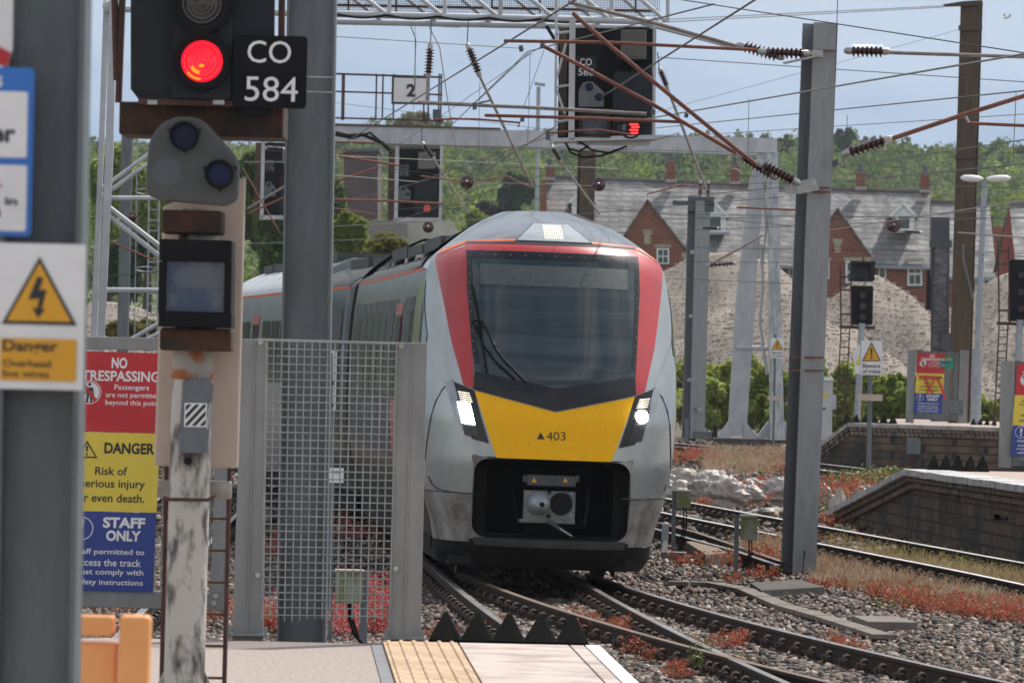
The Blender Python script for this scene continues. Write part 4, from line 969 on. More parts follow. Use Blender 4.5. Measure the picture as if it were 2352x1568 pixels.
# cab side windows
for sx in (-1, 1):
    pts = [(2.20, 3.15), (2.05, 2.65), (1.70, 2.30), (1.62, 2.45), (3.1, 2.30), (3.1, 3.1)]
    mb = MB(); poly = [(1.75, 3.05), (3.0, 3.05), (3.0, 2.05), (1.95, 1.62), (1.42, 2.25), (1.42, 2.45)]
    def sp(y, z):
        # follow the corner of the nose
        w_ = W(z); yy = y - Gf(z)
        if yy < AN: t = max(0, 1 - (max(0, 1 - yy / AN)) ** NN) ** (1 / NN); return (sx * (w_ * t + .008), y, z)
        return (sx * (w_ + .008), y, z)
    rows = []
    for i in range(13):
        z = 3.26 - 1.41 * i / 12; ya = np.interp(z, [1.85, 2.33, 2.59, 3.26], [2.2, 1.6, 1.22, 2.05]); yb = np.interp(z, [1.85, 2.2, 3.26], [2.3, 3.1, 3.2]); rows.append([tw(sp(ya + (yb - ya) * j / 11, z)) for j in range(12)])
    mb.add([p for r_ in rows for p in r_], [(i * 12 + j, i * 12 + j + 1, (i + 1) * 12 + j + 1, (i + 1) * 12 + j) for i in range(12) for j in range(11)])
    mb.build('cab_side_window', M_('glass_green_reflection'), TR, smooth=60)
# side windows and doors of the leading car
def side_kit(side, x0f, y_a, y_b, parent, plan):
    for kind, a, b in plan:
        mb = MB(); z0, z1 = (1.95, 2.95) if kind == 'window' else ((1.0, 3.05) if kind == 'door' else (1.2, 3.1))
        vs = []
        for i in range(9):
            z = z0 + (z1 - z0) * i / 8; e_ = .012 if kind != 'dark' else .006; vs += [side(a, z, e_), side(b, z, e_)]
        mb.add(vs, [(2 * i, 2 * i + 1, 2 * i + 3, 2 * i + 2) for i in range(8)])
        nm = {'window': ('window', 'side_glass'), 'door': ('door', 'train_red'), 'dark': ('side_panel', 'dark_roof')}[kind]
        o = mb.build(nm[0], M_(nm[1]), parent, smooth=60)
        if kind == 'door':
            mb = MB(); m_ = (a + b) / 2; vs = []
            for aa, bb in ((a + .12, m_ - .06), (m_ + .06, b - .12)):
                k0 = len(vs)
                for i in range(7): z = 1.9 + 1.0 * i / 6; vs += [side(aa, z, .02), side(bb, z, .02)]
                mb.add(vs[k0:], [(2 * i, 2 * i + 1, 2 * i + 3, 2 * i + 2) for i in range(6)])
            mb.build('door_glass', M_('side_glass'), o)
side1 = lambda y, z, o: tw((-W(z) - o, y, z))
side_kit(side1, None, 0, 0, TR, [('dark', 3.7, 5.7), ('dark', 7.6, 19.3), ('window', 4.0, 5.4), ('door', 6.0, 7.4), ('window', 8, 9.6), ('window', 9.8, 11.4), ('window', 11.6, 13.2), ('window', 13.4, 15), ('window', 15.2, 16.8), ('window', 17.2, 19.0)])
for y in (5.75, 7.5, 9.7, 11.5, 13.3, 15.1, 17.0, 19.2):  # pale posts at the window edges, standing in for ribbed reflections
    mb = MB(); mb.add([side1(y, z, .02) for z in (1.6, 3.1)] + [side1(y + .10, z, .02) for z in (1.6, 3.1)], [(0, 1, 3, 2)]); mb.build('window_reflection_rib', M_('galv_pale'), TR)
for y in (4.6, 8.6): # small equipment boxes high on the side
    mb = MB(); mb.box(tw((-1.30, y, 3.16)), (.10, .35, .16)); mb.build('side_camera', M_('galv_pale'), TR)
mb = MB(); mb.lathe(tw((0, 20.0, 2.2)), tw((0, 20.9, 2.2)), [(0, 1), (1, 1)], 4); mb = MB()
for k in range(6):
    y = 20.05 + .14 * k; ring = [(sx * W(z) * .97, z) for sx, zz in ((1, low + high), (-1, (low + high)[::-1])) for z in zz]
    for q in (0, 1): pass
    n = len(ring); mb.add([tw((x, y, z)) for x, z in ring] + [tw((x * .95, y + .07, z * .995)) for x, z in ring], [(i, (i + 1) % n, (i + 1) % n + n, i + n) for i in range(n)])
mb.build('gangway_bellows', M_('black_rubber'), TR)
# following vehicles on their own headings
mat('train_side_pale', (.26, .28, .28), .3, .1, (.19, .21, .21), 1.5)
def follow(p0, p1, name, plan, roofm, sm='train_side'):
    p0, p1 = Vector((*p0, 0)), Vector((*p1, 0)); t = (p1 - p0); L = t.length; t.normalize(); a = Vector((t.y, -t.x, 0))
    pt = lambda x, y, z: p0 + t * y + a * x + Vector((0, 0, z))
    rk = .62 if roofm == 'dark_roof' else .86; qz = lambda z: z if z < 3.4 else 3.4 + (z - 3.4) * rk
    zs = low + high; ring = [(W(z), z) for z in zs] + [(-W(z), z) for z in zs[::-1]]; n = len(ring)
    mb = MB(); vs = []
    ys = [0, .12] + list(np.linspace(.5, L - .5, 6)) + [L - .12, L]
    for i, y in enumerate(ys):
        k = .96 if i in (0, len(ys) - 1) else 1; vs += [pt(x * k, y, qz(z)) for x, z in ring]
    mb.add(vs, [(i * n + j, i * n + (j + 1) % n, (i + 1) * n + (j + 1) % n, (i + 1) * n + j) for i in range(len(ys) - 1) for j in range(n)] + [tuple(range(n)), tuple(range((len(ys) - 1) * n, len(ys) * n))])
    b = mb.build(name, M_(sm), TR, smooth=60)
    mb = MB(); mb.bar(pt(-W(3.4) - .004, .2, 3.4), pt(-W(3.4) - .004, L - .2, 3.4), .01, .035); mb.build('cantrail_stripe', M_('train_orange'), b)
    mb = MB(); vs = []
    for y in (.15, L - .15):
        for x, z in [(W(z), z) for z in high] + [(-W(z), z) for z in high[::-1]]: vs.append(pt(x * 1.004, y, qz(z) + .008))
    m_ = len(high) * 2; mb.add(vs, [(j, j + 1, m_ + j + 1, m_ + j) for j in range(m_ - 1)]); mb.build('roof', M_(roofm), b, smooth=60)
    mb = MB()
    for q in range(int(L / 3)):
        c = pt(-.1, 1.6 + q * 3, 3.4 + .6 * rk + .04); mb.bar(c - t * 1.2, c + t * 1.2, 1.2, .14)
    mb.parts('roof_equipment', M_('dark_roof'), b)
    side_kit(lambda y, z, o: pt(-W(z) - o, y, z), None, 0, L, b, plan)
    mb = MB(); mb.bar(pt(0, .3, .42), pt(0, L - .3, .42), 2.3, .5); mb.build('under_skirt', M_('train_underside'), b)
    return b
e1 = tw((0, 21, 0))
follow((e1.x - .02, e1.y), (e1.x - .95, e1.y + 6.6), 'power_car_body', [('dark', .6, 2.6), ('dark', 3.4, 5.9)], 'dark_roof')
q0 = (e1.x - 1.05, e1.y + 7.3)
mat('roof_pale', (.50, .52, .54), .4, .1, (.36, .38, .39), 2)
follow(q0, (q0[0] - 2.15, q0[1] + 19.5), 'carriage_body', [('window', 1, 2.8), ('window', 3.2, 5), ('window', 5.4, 7.2), ('door', 8.2, 9.8), ('window', 10.6, 12.4), ('window', 13, 15), ('dark', 16, 19)], 'roof_pale', 'train_side_pale')
# ------------------------------------------------------------ insulators, masts and overhead equipment
def insulator(parent, p0, p1, r, n=7, name='insulator', cap=.16):
    p0, p1 = Vector(p0), Vector(p1); L = (p1 - p0).length
    prof = [(cap, r * .45)]
    for k in range(n):
        a = cap + (1 - 2 * cap) * (k + .15) / n; b = cap + (1 - 2 * cap) * (k + .55) / n; c = cap + (1 - 2 * cap) * (k + .8) / n
        prof += [(a, r * .5), (b, r), (b + .012, r * .97), (c, r * .5)]
    prof.append((1 - cap, r * .45))
    mb = MB(); mb.lathe(p0, p1, prof, 14); o = mb.build(name, M_('porcelain'), parent, smooth=50)
    mb = MB(); mb.lathe(p0, p0.lerp(p1, cap), [(0, r * .3), (.3, r * .55), (1, r * .6)], 10); mb.lathe(p0.lerp(p1, 1 - cap), p1, [(0, r * .6), (.7, r * .55), (1, r * .3)], 10)
    mb.parts('end_cap', M_('cap_metal'), o, smooth=40); return o
def tb_(parent, pts, d, r, m, name='arm_tube', n=7):
    mb = MB(); mb.tube([P(*p[:2], p[2] if len(p) > 2 else d) for p in pts], r, n); return mb.build(name, M_(m), parent, smooth=50)
# big H mast
D = 72.
bm_ = empty('steel_mast', P(1832, 1325, D), 'big galvanised H section mast with brown insulators beside the curving track', 'mast', 'steel masts')
mb = MB(); a, b = P(1833, 1327, D), P(1884, 54, D); mb.hmast(a, b, .33, .33, R(24), .018); mb.build('column', M_('galv_mid'), bm_)
mb = MB()
for Y in (432, 441, 118, 820, 850): xx = 1833 + 51 * (1327 - Y) / 1273; mb.bar(P(xx - 40, Y, D) + Vector((0, -.19, 0)), P(xx + 36, Y + 1, D) + Vector((0, -.19, 0)), .02, .025)
mb.parts('clamp_band', M_('rust_tube'), bm_)
mb = MB(); mb.px([(1795, 428), (1868, 408), (1880, 438), (1835, 447), (1800, 446)], D, .05, -.30); mb.px([(1795, 146), (1880, 128), (1882, 132), (1800, 150)], D, .1, -.3); mb.px([(1862, 118), (1888, 118), (1888, 134), (1862, 134)], D, .08, -.28); mb.parts('bracket', M_('cap_metal'), bm_)
def lift(p, dy=-.25): return p + Vector((0, dy, 0))
ins = lambda par, x0, y0, x1, y1, d, r, n=7: insulator(par, lift(P(x0, y0, d)), lift(P(x1, y1, d)), r, n)
ins(bm_, 1738, 121, 1862, 126, D, .080, 8); ins(bm_, 1690, 104, 1800, 136, D + .7, .080, 8)
ins(bm_, 1936, 119, 2042, 121, D, .082, 7)
ins(bm_, 1690, 352, 1785, 412, D, .085, 8); ins(bm_, 1735, 372, 1835, 424, D - .4, .085, 8)
ins(bm_, 1930, 357, 2046, 318, D, .085, 7)
tb_(bm_, [(1157, 94), (1400, 98), (1738, 115)], D - .2, .022, 'rust_tube'); tb_(bm_, [(1305, 5), (1500, 52), (1692, 106)], D + .5, .026, 'grey_tube')
tb_(bm_, [(1315, 30), (1400, 105), (1700, 350), (1740, 380)], D - .4, .028, 'rust_tube'); tb_(bm_, [(1246, 105), (1290, 128), (1500, 240), (1696, 355)], D, .026, 'rust_tube')
tb_(bm_, [(2040, 121), (2200, 126), (2360, 131)], D, .024, 'grey_tube'); tb_(bm_, [(2044, 320), (2200, 268), (2360, 218)], D, .030, 'rust_tube'); tb_(bm_, [(2222, 283), (2360, 289)], D, .022, 'rust_tube'); tb_(bm_, [(2215, 258), (2220, 272), (2226, 284)], D, .02, 'cap_metal', 'clip')
tb_(bm_, [(958, 236), (1200, 246), (1485, 262)], D + 2, .024, 'grey_tube'); tb_(bm_, [(966, 234), (1090, 239), (1125, 231)], D + 2, .014, 'grey_tube'); tb_(bm_, [(1113, 265), (1300, 270), (1562, 280)], D + 1, .022, 'rust_tube')
tb_(bm_, [(996, 275), (1040, 273), (1100, 274), (1195, 282), (1190, 292)], D + 3, .014, 'rust_tube', 'registration_arm'); tb_(bm_, [(1262, 306), (1330, 300), (1380, 299), (1448, 309)], D + 1, .014, 'rust_tube', 'registration_arm')
for X, Y, dx, dy in ((1196, 105, 8, 14), (1245, 100, 6, 12), (1090, 236, 2, 16), (1258, 300, 3, 22), (1200, 270, -4, 10), (1575, 270, 14, -10), (1500, 252, 0, 12)):
    mb = MB(); mb.tube([P(X, Y, D - .2), P(X + dx * .2, Y + dy, D - .2)], .03, 6); mb.parts('clip', M_('galv_dark'), bm_)
mb = MB(); mb.tube([lift(P(1846, 1262, D)), lift(P(1840, 1325, D)), lift(P(1845, 1345, D))], .012, 6); mb.build('earth_cable', M_('black_rubber'), bm_)
mb = MB(); mb.px([(1908, 372), (1922, 366), (1924, 380), (1910, 388)], D, .03, -.25); mb.parts('bracket', M_('galv_dark'), bm_)

# hanging insulators with struts (further spans)
def hang(label, top, i0, i1, end, d, r=.062, n=8, wire_to=None):
    root = empty('hanging_insulator', P(*i0, d), label, 'insulator', 'hanging insulators')
    insulator(root, P(*i0, d), P(*i1, d), r * d / 85 * 1.15, n)
    mb = MB(); mb.tube([P(*top, d), P(*i0, d)], .008, 5)
    mb.build('suspension_wire', M_('wire'), root)
    if end: tb_(root, [i1, end], d, .022, 'grey_tube', 'strut')
hang('vertical ribbed insulator hanging in front of the number 2 sign', (991, 40), (989, 98), (983, 182), (980, 240), 85)
hang('slanting ribbed insulator whose long grey strut reaches down above the train roof', (1076, 40), (1073, 100), (1103, 178), (1225, 432), 85)
hang('slanting insulator at the right edge of the CO 580 signal cage', (1510, 120), (1514, 155), (1534, 205), (1622, 434), 85, .05)
hang('small slanting insulator crossing the CO 576 signal', (968, 290), (969, 326), (998, 368), (1076, 490), 110, .045)
hang('small slanting insulator just below the white gantry beam', (1262, 310), (1266, 334), (1290, 374), (1378, 492), 110, .045)
def hbar(label, x0, y0, x1, y1, d, r=.05, n=9):
    root = empty('line_insulator', P((x0 + x1) / 2, (y0 + y1) / 2, d), label, 'insulator', 'insulators in the wires'); insulator(root, P(x0, y0, d), P(x1, y1, d), r, n, cap=.12)
hbar('brown insulator in the wire just below the white truss', 1010, 57, 1062, 59, 90, .05); hbar('small brown insulator in the wire left of the white column', 1608, 523, 1652, 524, 120, .04)
hbar('brown insulator in the wire beside the dormer window', 2072, 531, 2118, 534, 120, .04); hbar('dark insulator in the wire ahead of the grey mast behind the screen', 608, 340, 656, 344, 120, .06)
hbar('dark paired insulator beside the slim grey mast', 1622, 610, 1692, 604, 140, .06, 6)
for X, Y, d, lb, r in ((1073, 419, 110, 'round brown insulator hanging over the green trees', .13), (1376, 424, 110, 'round brown insulator against the slate roof and brown column', .13), (2053, 518, 100, 'big round brown insulator before the dormer window', .125), (984, 522, 120, 'blurred dark round insulator above the train roof', .12), (305, 498, 120, 'dark round insulator seen between the white lattice braces', .10)):
    c = P(X, Y, d); mb = MB(); mb.lathe(c + Vector((-.02, -.12, 0)), c + Vector((.02, .12, 0)), [(0, .02), (.1, r * .3), (.3, r * .35), (.4, r), (.6, r * .95), (.7, r * .4), (1, .03)], 18); mb.build('disc_insulator', M_('porcelain'), label=lb, cat='insulator', group='round insulators', smooth=50)

# ------------------------------------------------------------ front truss gantry with CO 580
D = 86.
gt = empty('truss_gantry', P(240, 1200, D), 'white tubular truss gantry spanning the top with its lattice leg beside the near signal', 'gantry'); gt.location.z = -.2
def wt(pts, r, m='white_steel', name='chord', n=8, par=None, dy=0): mb = MB(); mb.tube([P(*p, D) + Vector((0, dy, 0)) for p in pts], r, n); return mb.build(name, M_(m), par or gt, smooth=50)
wt([(766, 32), (1512, 50)], .052); wt([(766, 38), (1512, 53)], .045, dy=1.4); wt([(240, 20), (766, 32)], .052); wt([(240, -110), (1512, -85)], .052)
k = 0
for x in range(700, 1500, 128):
    wt([(x - 62, -60), (x + 62, 33 + (x - 766) * .024)], .032, name='diagonal'); wt([(x - 82, -60), (x + 42, 33 + (x - 766) * .024)], .028, name='diagonal', dy=1.4)
    wt([(x + 66, -60), (x + 66, 33 + (x - 766) * .024)], .03, name='vertical')
wt([(1315, -20), (1330, 12), (1690, 106)], .03, name='diagonal', dy=.4)
mb = MB(); [mb.tube([P(x, 27 + (x - 766) * .024, D), P(x, 36 + (x - 766) * .024, D)], .075, 8) for x in (890, 1007, 1130, 1245)]; mb.parts('clamp', M_('cap_metal'), gt)
mb = MB(); pts = []
for i in range(60):
    x = 770 + 570 * i / 59; pts.append(P(x, 33 + (x - 766) * .024 + 7 * abs(math.sin((x - 772) / 117 * math.pi)), D) + Vector((0, -.08, 0)))
mb.tube(pts, .018, 5); mb.tube([P(1255, 60, D), P(1280, 100, D), P(1288, 130, D)], .03, 6); mb.parts('cable', M_('black_rubber'), gt, smooth=60)
# handrail and mesh of its walkway
mb = MB(); mb.bar(P(766, 12, D + 1), P(1512, 26, D + 1), .03, .04); mb.bar(P(766, -30, D + 1), P(1512, -20, D + 1), .03, .03); [mb.bar(P(x, -40, D + 1), P(x, 30, D + 1), .03, .03) for x in range(800, 1500, 110)]; mb.build('handrail', M_('rust_bar'), gt)
mb = MB()
for i in range(150): x = 770 + 5 * i; mb.tube([P(x, -40, D + 1.1), P(x, 24 + (x - 766) * .02, D + 1.1)], .0035, 4, False)
for j in range(12): mb.tube([P(766, -38 + 5.5 * j, D + 1.1), P(1512, -24 + 5.5 * j, D + 1.1)], .0035, 4, False)
mb.build('walkway_mesh', M_('galv'), gt)
# lattice leg
mb = MB(); mb.px([(240, -60), (256, -60), (238, 350), (222, 770), (212, 1100), (196, 1100), (208, 770), (226, 350)], D, .10, 0); mb.build('leg', M_('white_steel'), gt)
mb = MB(); mb.px([(254, 0), (270, 0), (262, 350), (242, 770), (232, 1100), (218, 1100), (226, 770), (244, 350)], D, .10, -.2); mb.build('leg', M_('white_steel'), gt)
mb = MB(); mb.px([(500, -60), (520, -60), (500, 1100), (482, 1100)], D, .1, .9); mb.build('leg', M_('white_steel'), gt)
for p, q, r in (((240, 455), (500, 455), .036), ((228, 666), (490, 668), .04), ((236, 432), (430, 290), .032), ((236, 450), (440, 305), .032), ((240, 468), (490, 660), .036), ((236, 484), (480, 680), .036), ((300, 780), (490, 670), .032), ((320, 790), (500, 690), .032)): wt([p, q], r, name='brace')
mb = MB(); c = P(250, 20, D); mb.lathe(c + Vector((0, -.1, -.06)), c + Vector((0, -.1, .12)), [(0, .06), (.4, .09), (.8, .08), (1, .02)], 12); mb.build('cap_lamp', M_('white_steel'), gt)
# cage and colour light signal
sgr = empty('railway_signal', P(1390, 325, D), 'overhead signal CO 580 in a white cage showing a small red light under the truss', 'signal', 'railway signals')
DD = D - 1
SR = lambda x0, y0, x1, y1, off=0, t=.05, r=0: MB().rect(x0, y0, x1, y1, DD, t, off, r, .012)
mb = MB()
for x0, x1 in ((1275, 1281), (1500, 1508), (1308, 1322)): mb.px([(x0, 40), (x1, 40), (x1 - 3, 322), (x0 - 3, 322)], DD, .06, -.1 if x0 == 1308 else 0)
mb.px([(1272, 318), (1508, 310), (1508, 320), (1272, 326)], DD, .9, -.1); mb.px([(1318, 316), (1500, 314), (1490, 336), (1325, 332)], DD, .06, .1)
for Y in (73, 196, 276): mb.tube([P(1278, Y + 4, DD), P(1308, Y, DD)], .022, 6)
mb.tube([P(1276, 190, DD), P(1300, 100, DD)], .02, 6); mb.tube([P(1276, 200, DD), P(1298, 262, DD)], .02, 6)
mb.build('cage_frame', M_('white_steel'), sgr)
mb = MB(); [mb.tube([P(1282 + 3 * i, 62, DD + .5), P(1280 + 3 * i, 120, DD + .5)], .004, 4, False) for i in range(10)]; [mb.tube([P(1490 + 3 * i, 150, DD + .3), P(1490 + 3 * i, 190, DD + .3)], .004, 4, False) for i in range(6)]; mb.build('cage_mesh', M_('galv'), sgr)
SR(1283, 62, 1502, 316, .35).build('backboard', M_('black_plate'), sgr)
SR(1286, 62, 1302, 310, .30).parts('cage_board', M_('brown_mast'), sgr)
SR(1408, 165, 1500, 318, .0, .2, 6).build('signal_head', M_('signal_black'), sgr)
ind = SR(1416, 64, 1492, 140, -.15, .4, 3).build('indicator_hood', M_('black_plate'), sgr)
mb = MB(); mat('led_board', (.16, .155, .135), .5, 0, (.11, .105, .09), 3)
SR(1426, 70, 1484, 136, -.16, .01).build('indicator_face', M_('led_board'), ind)
mb = MB(); [disc(mb, 1431 + 5.3 * i, 76 + 5.6 * j, 1.7, .004, -.166, 6, DD) for i in range(10) for j in range(11)]; mb.build('indicator_dots', M_('black_plate'), ind)
pl = SR(1324, 130, 1370, 178, -.02, .02, 2).build('number_plate', M_('signal_black'), sgr)
tb = MB(); fn = lean(1345, 152, DD, -.0215); text(tb, 'CO', 1332, 135, 1359, 151, fn, .0); text(tb, '580', 1329, 158, 1364, 174, fn, .0); tb.build('lettering', M_('letter_white'), pl)
def posbox(par, x, y, w_, h_, d, off):
    q = MB().px([(x, y + h_), (x, y + h_ * .35), (x + w_ * .15, y + h_ * .06), (x + w_ * .35, y), (x + w_ * .55, y + h_ * .02), (x + w_, y + h_ * .42), (x + w_, y + h_ * .95), (x + w_ * .95, y + h_)], d, .12, off).build('position_light_box', M_('galv'), par)
    for u, v in ((.42, .22), (.80, .62)): disc(MB(), x + w_ * u, y + h_ * v, w_ * .15, .08, off - .08, 16, d).parts('lamp_hood', M_('black_rubber'), q); disc(MB(), x + w_ * u, y + h_ * v, w_ * .10, .01, off - .09, 12, d).build('lamp_lens', M_('lens_blue'), q)
posbox(sgr, 1329, 188, 58, 58, DD, -.1)
mb = MB(); mb.rect(1330, 250, 1402, 262, DD, .3, -.12); mb.rect(1330, 262, 1338, 314, DD, .3, -.12); mb.rect(1394, 262, 1402, 314, DD, .3, -.12); mb.rect(1330, 308, 1402, 316, DD, .3, -.12); q = mb.build('indicator_box', M_('rust'), sgr)
SR(1336, 260, 1396, 310, .1, .02).build('indicator_glass', M_('indicator_glass'), q)
disc(MB(), 1448, 294, 26, .12, -.1, 24, DD, 21).build('lens_hood', M_('black_plate'), sgr)
mat('led_red', (.6, .01, .01), .4, emis=(1, .03, .03), estr=2.2)
mb = MB(); [mb.px([(1446 + dx, Y), (1466 + dx, Y), (1466 + dx, Y + 4), (1446 + dx, Y + 4)], DD, .01, -.02) for dx, Y in ((0, 284), (4, 290), (0, 297), (3, 304))]; mb.build('red_lamp', M_('led_red'), sgr)
mb = MB(); mb.px([(1420, 288), (1438, 284), (1438, 300), (1420, 302)], DD, .02, -.04); mb.build('lamp_bracket', M_('galv'), sgr)
mb = MB()
for pts in ([(1300, 330), (1310, 350), (1340, 362), (1380, 358), (1440, 336)], [(1325, 322), (1360, 345), (1400, 352), (1430, 340)], [(1298, 328), (1308, 342), (1330, 348), (1352, 335)]):
    q = [P(x, y, DD) for x, y in pts]; mb.tube(q, .016, 5)
mb.parts('cable', M_('black_rubber'), sgr, smooth=60)

# ------------------------------------------------------------ white beam gantry with walkway, CO 576 and CO 578
D = 176.
bg_ = empty('beam_gantry', P(1712, 1005, D), 'long white box beam gantry on splayed white legs before the brick houses', 'gantry')
MB().px([(560, 282), (770, 286), (1785, 318), (1785, 358), (770, 326), (560, 320)], D, .8).build('beam', M_('white_steel'), bg_)
MB().px([(560, 278), (1150, 294), (1150, 298), (560, 283)], D, .9, -.05).build('top_flange', M_('brown_mast'), bg_)
for nm, pts, m in (('leg', [(1742, 352), (1765, 352), (1742, 560), (1735, 700), (1714, 1000), (1672, 1000), (1690, 700), (1722, 420)], 'white_steel'), ('leg', [(1760, 352), (1785, 352), (1790, 600), (1800, 1010), (1768, 1010), (1764, 600)], 'stained_steel')):
    MB().px(pts, D, .55, 0 if m == 'white_steel' else -.5).build(nm, M_(m), bg_)
mb = MB(); mb.tube([P(1748, 560, D), P(1752, 660, D), P(1745, 740, D), P(1762, 860, D)], .05, 6); mb.tube([P(1752, 420, D), P(1760, 520, D), P(1752, 600, D)], .05, 6); mb.build('brace', M_('white_steel'), bg_)
mb = MB(); mb.tube([P(1692, 798, D), P(1764, 800, D)], .08, 8); mb.build('tie_bar', M_('white_steel'), bg_)
for x in (1693, 1784):
    mb = MB()
    for sx in (-1, 1): mb.px([(x + sx * 18, 965), (x + sx * 44, 1000), (x + sx * 44, 1006), (x + sx * 14, 1006)], D, .5, -.1)
    mb.build('foot_gusset', M_('white_steel'), bg_)
MB().px([(1640, 1006), (1830, 1010), (1830, 1024), (1640, 1020)], D, 1.6, -.4).build('footing', M_('concrete_dark'), bg_)
# handrails
mb = MB()
for y0, y1, th in ((167, 178, .06), (208, 218, .05), (269, 278, .05)): mb.bar(P(600, y0 - 3, D), P(1016, y1, D), th, th)
for x in (787, 791, 865, 880, 905, 975, 985, 1009, 1014, 700, 620): mb.bar(P(x, 170, D), P(x - 2, 276, D), .05, .05)
mb.build('handrail', M_('rust_bar'), bg_)
mb = MB(); mb.px([(800, 170), (1012, 177), (1012, 270), (800, 266)], D, .01, .08)
no = mb
sg = empty('route_sign', P(942, 240, D), 'white board with a black border and the number 2 on the gantry handrail', 'sign')
MB().rect(900, 175, 987, 241, D, .06, -.3).build('border', M_('letter_black'), sg); MB().rect(905, 181, 982, 236, D, .02, -.32).build('panel', M_('white_paint'), sg)
text(MB(), '2', 934, 194, 955, 224, lean(943, 208, D, -.325), .045).build('lettering', M_('letter_black'), sg)
MB().rect(994, 252, 1014, 275, D, .2, -.1).build('gantry_box', M_('galv_dark'), bg_)
mat('letter_dim', (.22, .22, .22), .6)
def farsig(label, x0, y0, x1, y1, num, lampm, lamp=None):
    d = D - 1.2; g = empty('railway_signal', P((x0 + x1) / 2, y1, d), label, 'signal', 'railway signals'); w_ = x1 - x0; h_ = y1 - y0
    U = lambda u, v: (x0 + u * w_ - .02 * v * h_, y0 + v * h_)
    def q(u0, v0, u1, v1, off, t, m, name, par=g): return MB().px([U(u0, v0), U(u1, v0), U(u1, v1), U(u0, v1)], d, t, off).build(name, M_(m), par)
    q(0, 0, .12, 1, .5, .1, 'brown_mast', 'cage_board'); q(.1, 0, 1, .96, .6, .05, 'black_plate', 'backboard')
    q(.13, -.03, .20, 1.03, -.1, .1, 'white_steel', 'cage_post'); q(.96, -.03, 1.01, 1.05, -.1, .1, 'white_steel', 'cage_post'); q(.12, .97, 1.0, 1.02, -.1, .8, 'white_steel', 'cage_floor')
    q(.5, .45, .93, .95, .2, .2, 'signal_black', 'signal_head'); i_ = q(.52, .03, .93, .32, -.1, .5, 'black_plate', 'indicator_hood'); q(.56, .06, .89, .29, -.12, .01, 'led_board', 'indicator_face', i_)
    p_ = q(.20, .22, .40, .40, .1, .03, 'signal_black', 'number_plate'); tb = MB(); f = lambda X, Y: P(X, Y, d) + Vector((0, .095, 0)); a = U(.22, .24); b = U(.38, .30); text(tb, 'CO', *a, *b, f, .0); a = U(.22, .32); b = U(.38, .38); text(tb, num, *a, *b, f, .0); tb.build('lettering', M_('letter_dim'), p_)
    a = U(.2, .52); posbox(g, a[0], a[1], w_ * .22, h_ * .2, d, .1)
    a = U(.74, .84)
    if lamp: disc(MB(), a[0], a[1], 8.5, .1, .08, 20, d).build('lamp', M_(lampm), g)
mat('lamp_orange', (.45, .07, .03), .5, 0, emis=(1, .12, .05), estr=.10)
farsig('signal CO 576 on the white beam showing an orange red lamp', 892, 340, 1016, 505, '576', 'lamp_orange', True)
farsig('signal CO 578 half hidden behind the grey mast, lamp unseen', 586, 326, 700, 500, '578', 'lens_dark')
mb = MB(); mb.tube([P(770, 305, D - 1), P(800, 312, D - 1), P(835, 310, D - 1), P(880, 330, D - 1), P(900, 350, D - 1)], .06, 5); mb.tube([P(770, 310, D - 1), P(810, 318, D - 1), P(850, 305, D - 1), P(890, 340, D - 1)], .04, 5); mb.parts('cable', M_('black_rubber'), bg_)

# ------------------------------------------------------------ other masts and lamps
def col(name, label, xb, yb, xt, yt, d, w_, dep, m, cat='mast', group='steel masts', rot=0.2, tf=.03, z0=None):
    r = empty(name, P(xb, yb, d), label, cat, group)
    if z0 is not None: r.location.z = z0
    mb = MB(); a, b = P(xb, yb, d), P(xt, yt, d)
    mb.hmast(a, b, w_, dep, rot, tf); mb.build('column', M_(m), r); return r
c = col('steel_mast', 'slim grey mast with a small crossarm between the train and the white gantry legs', 1592, 1006, 1606, 462, 172, .50, .5, 'galv_mid', rot=R(28), z0=None)
D = 172
mb = MB(); mb.rect(1545, 462, 1640, 472, D, .3, -.2); mb.rect(1580, 452, 1640, 486, D, .5, -.2); mb.parts('crossarm', M_('galv_dark'), c)
for x in (1608, 1626): insulator(c, P(x, 455, D), P(x + 1, 415, D), .09, 5)
mb = MB(); [mb.rect(x0, y0, x0 + 18, y0 + h, D, .1, -.32) for x0, y0, h in ((1585, 575, 9), (1582, 722, 8), (1578, 868, 8))]; mb.rect(1600, 935, 1614, 944, D, .1, -.35); mb.parts('bracket', M_('galv_pale'), c)
mb = MB(); mb.rect(1572, 960, 1582, 1008, D, .2, -.4); mb.rect(1580, 990, 1634, 1004, D, .6, -.3); mb.parts('foot', M_('galv'), c)
c = col('steel_mast', 'tall dark brown H mast rising behind the farther platform', 2202, 985, 2232, 8, 147, .50, .42, 'brown_mast', rot=R(-14), tf=.04, z0=.98)
mb = MB(); mb.px([(2165, 12), (2208, 5), (2254, 2), (2256, 14), (2210, 16), (2168, 17)], 147, .2, -.3); mb.px([(2200, 60), (2254, 60), (2254, 70), (2200, 72)], 147, .1, -.3); mb.px([(2190, 360), (2240, 358), (2240, 364), (2190, 365)], 147, .1, -.3); mb.parts('top_bracket', M_('brown_mast'), c)
mb = MB(); mb.tube([P(2212, 560, 146.5), P(2213, 600, 146.5), P(2236, 690, 146.5)], .03, 6); mb.build('stay_cable', M_('galv'), c)
c = col('steel_mast', 'brown column rising behind the train roof below the overhead signal', 1343, 560, 1348, 340, 190, .50, .42, 'brown_mast', rot=R(14), tf=.04)
c = col('lattice_post', 'dark shiny post wrapped in sheeting beside the brown mast', 2158, 985, 2160, 500, 150, .46, .3, 'galv_dark', rot=0, z0=.98, group=None, cat='post')
mat('wrap', (.16, .16, .17), .2, .6, (.07, .07, .075), 2, bump=.8, bscale=8, bdist=.1)
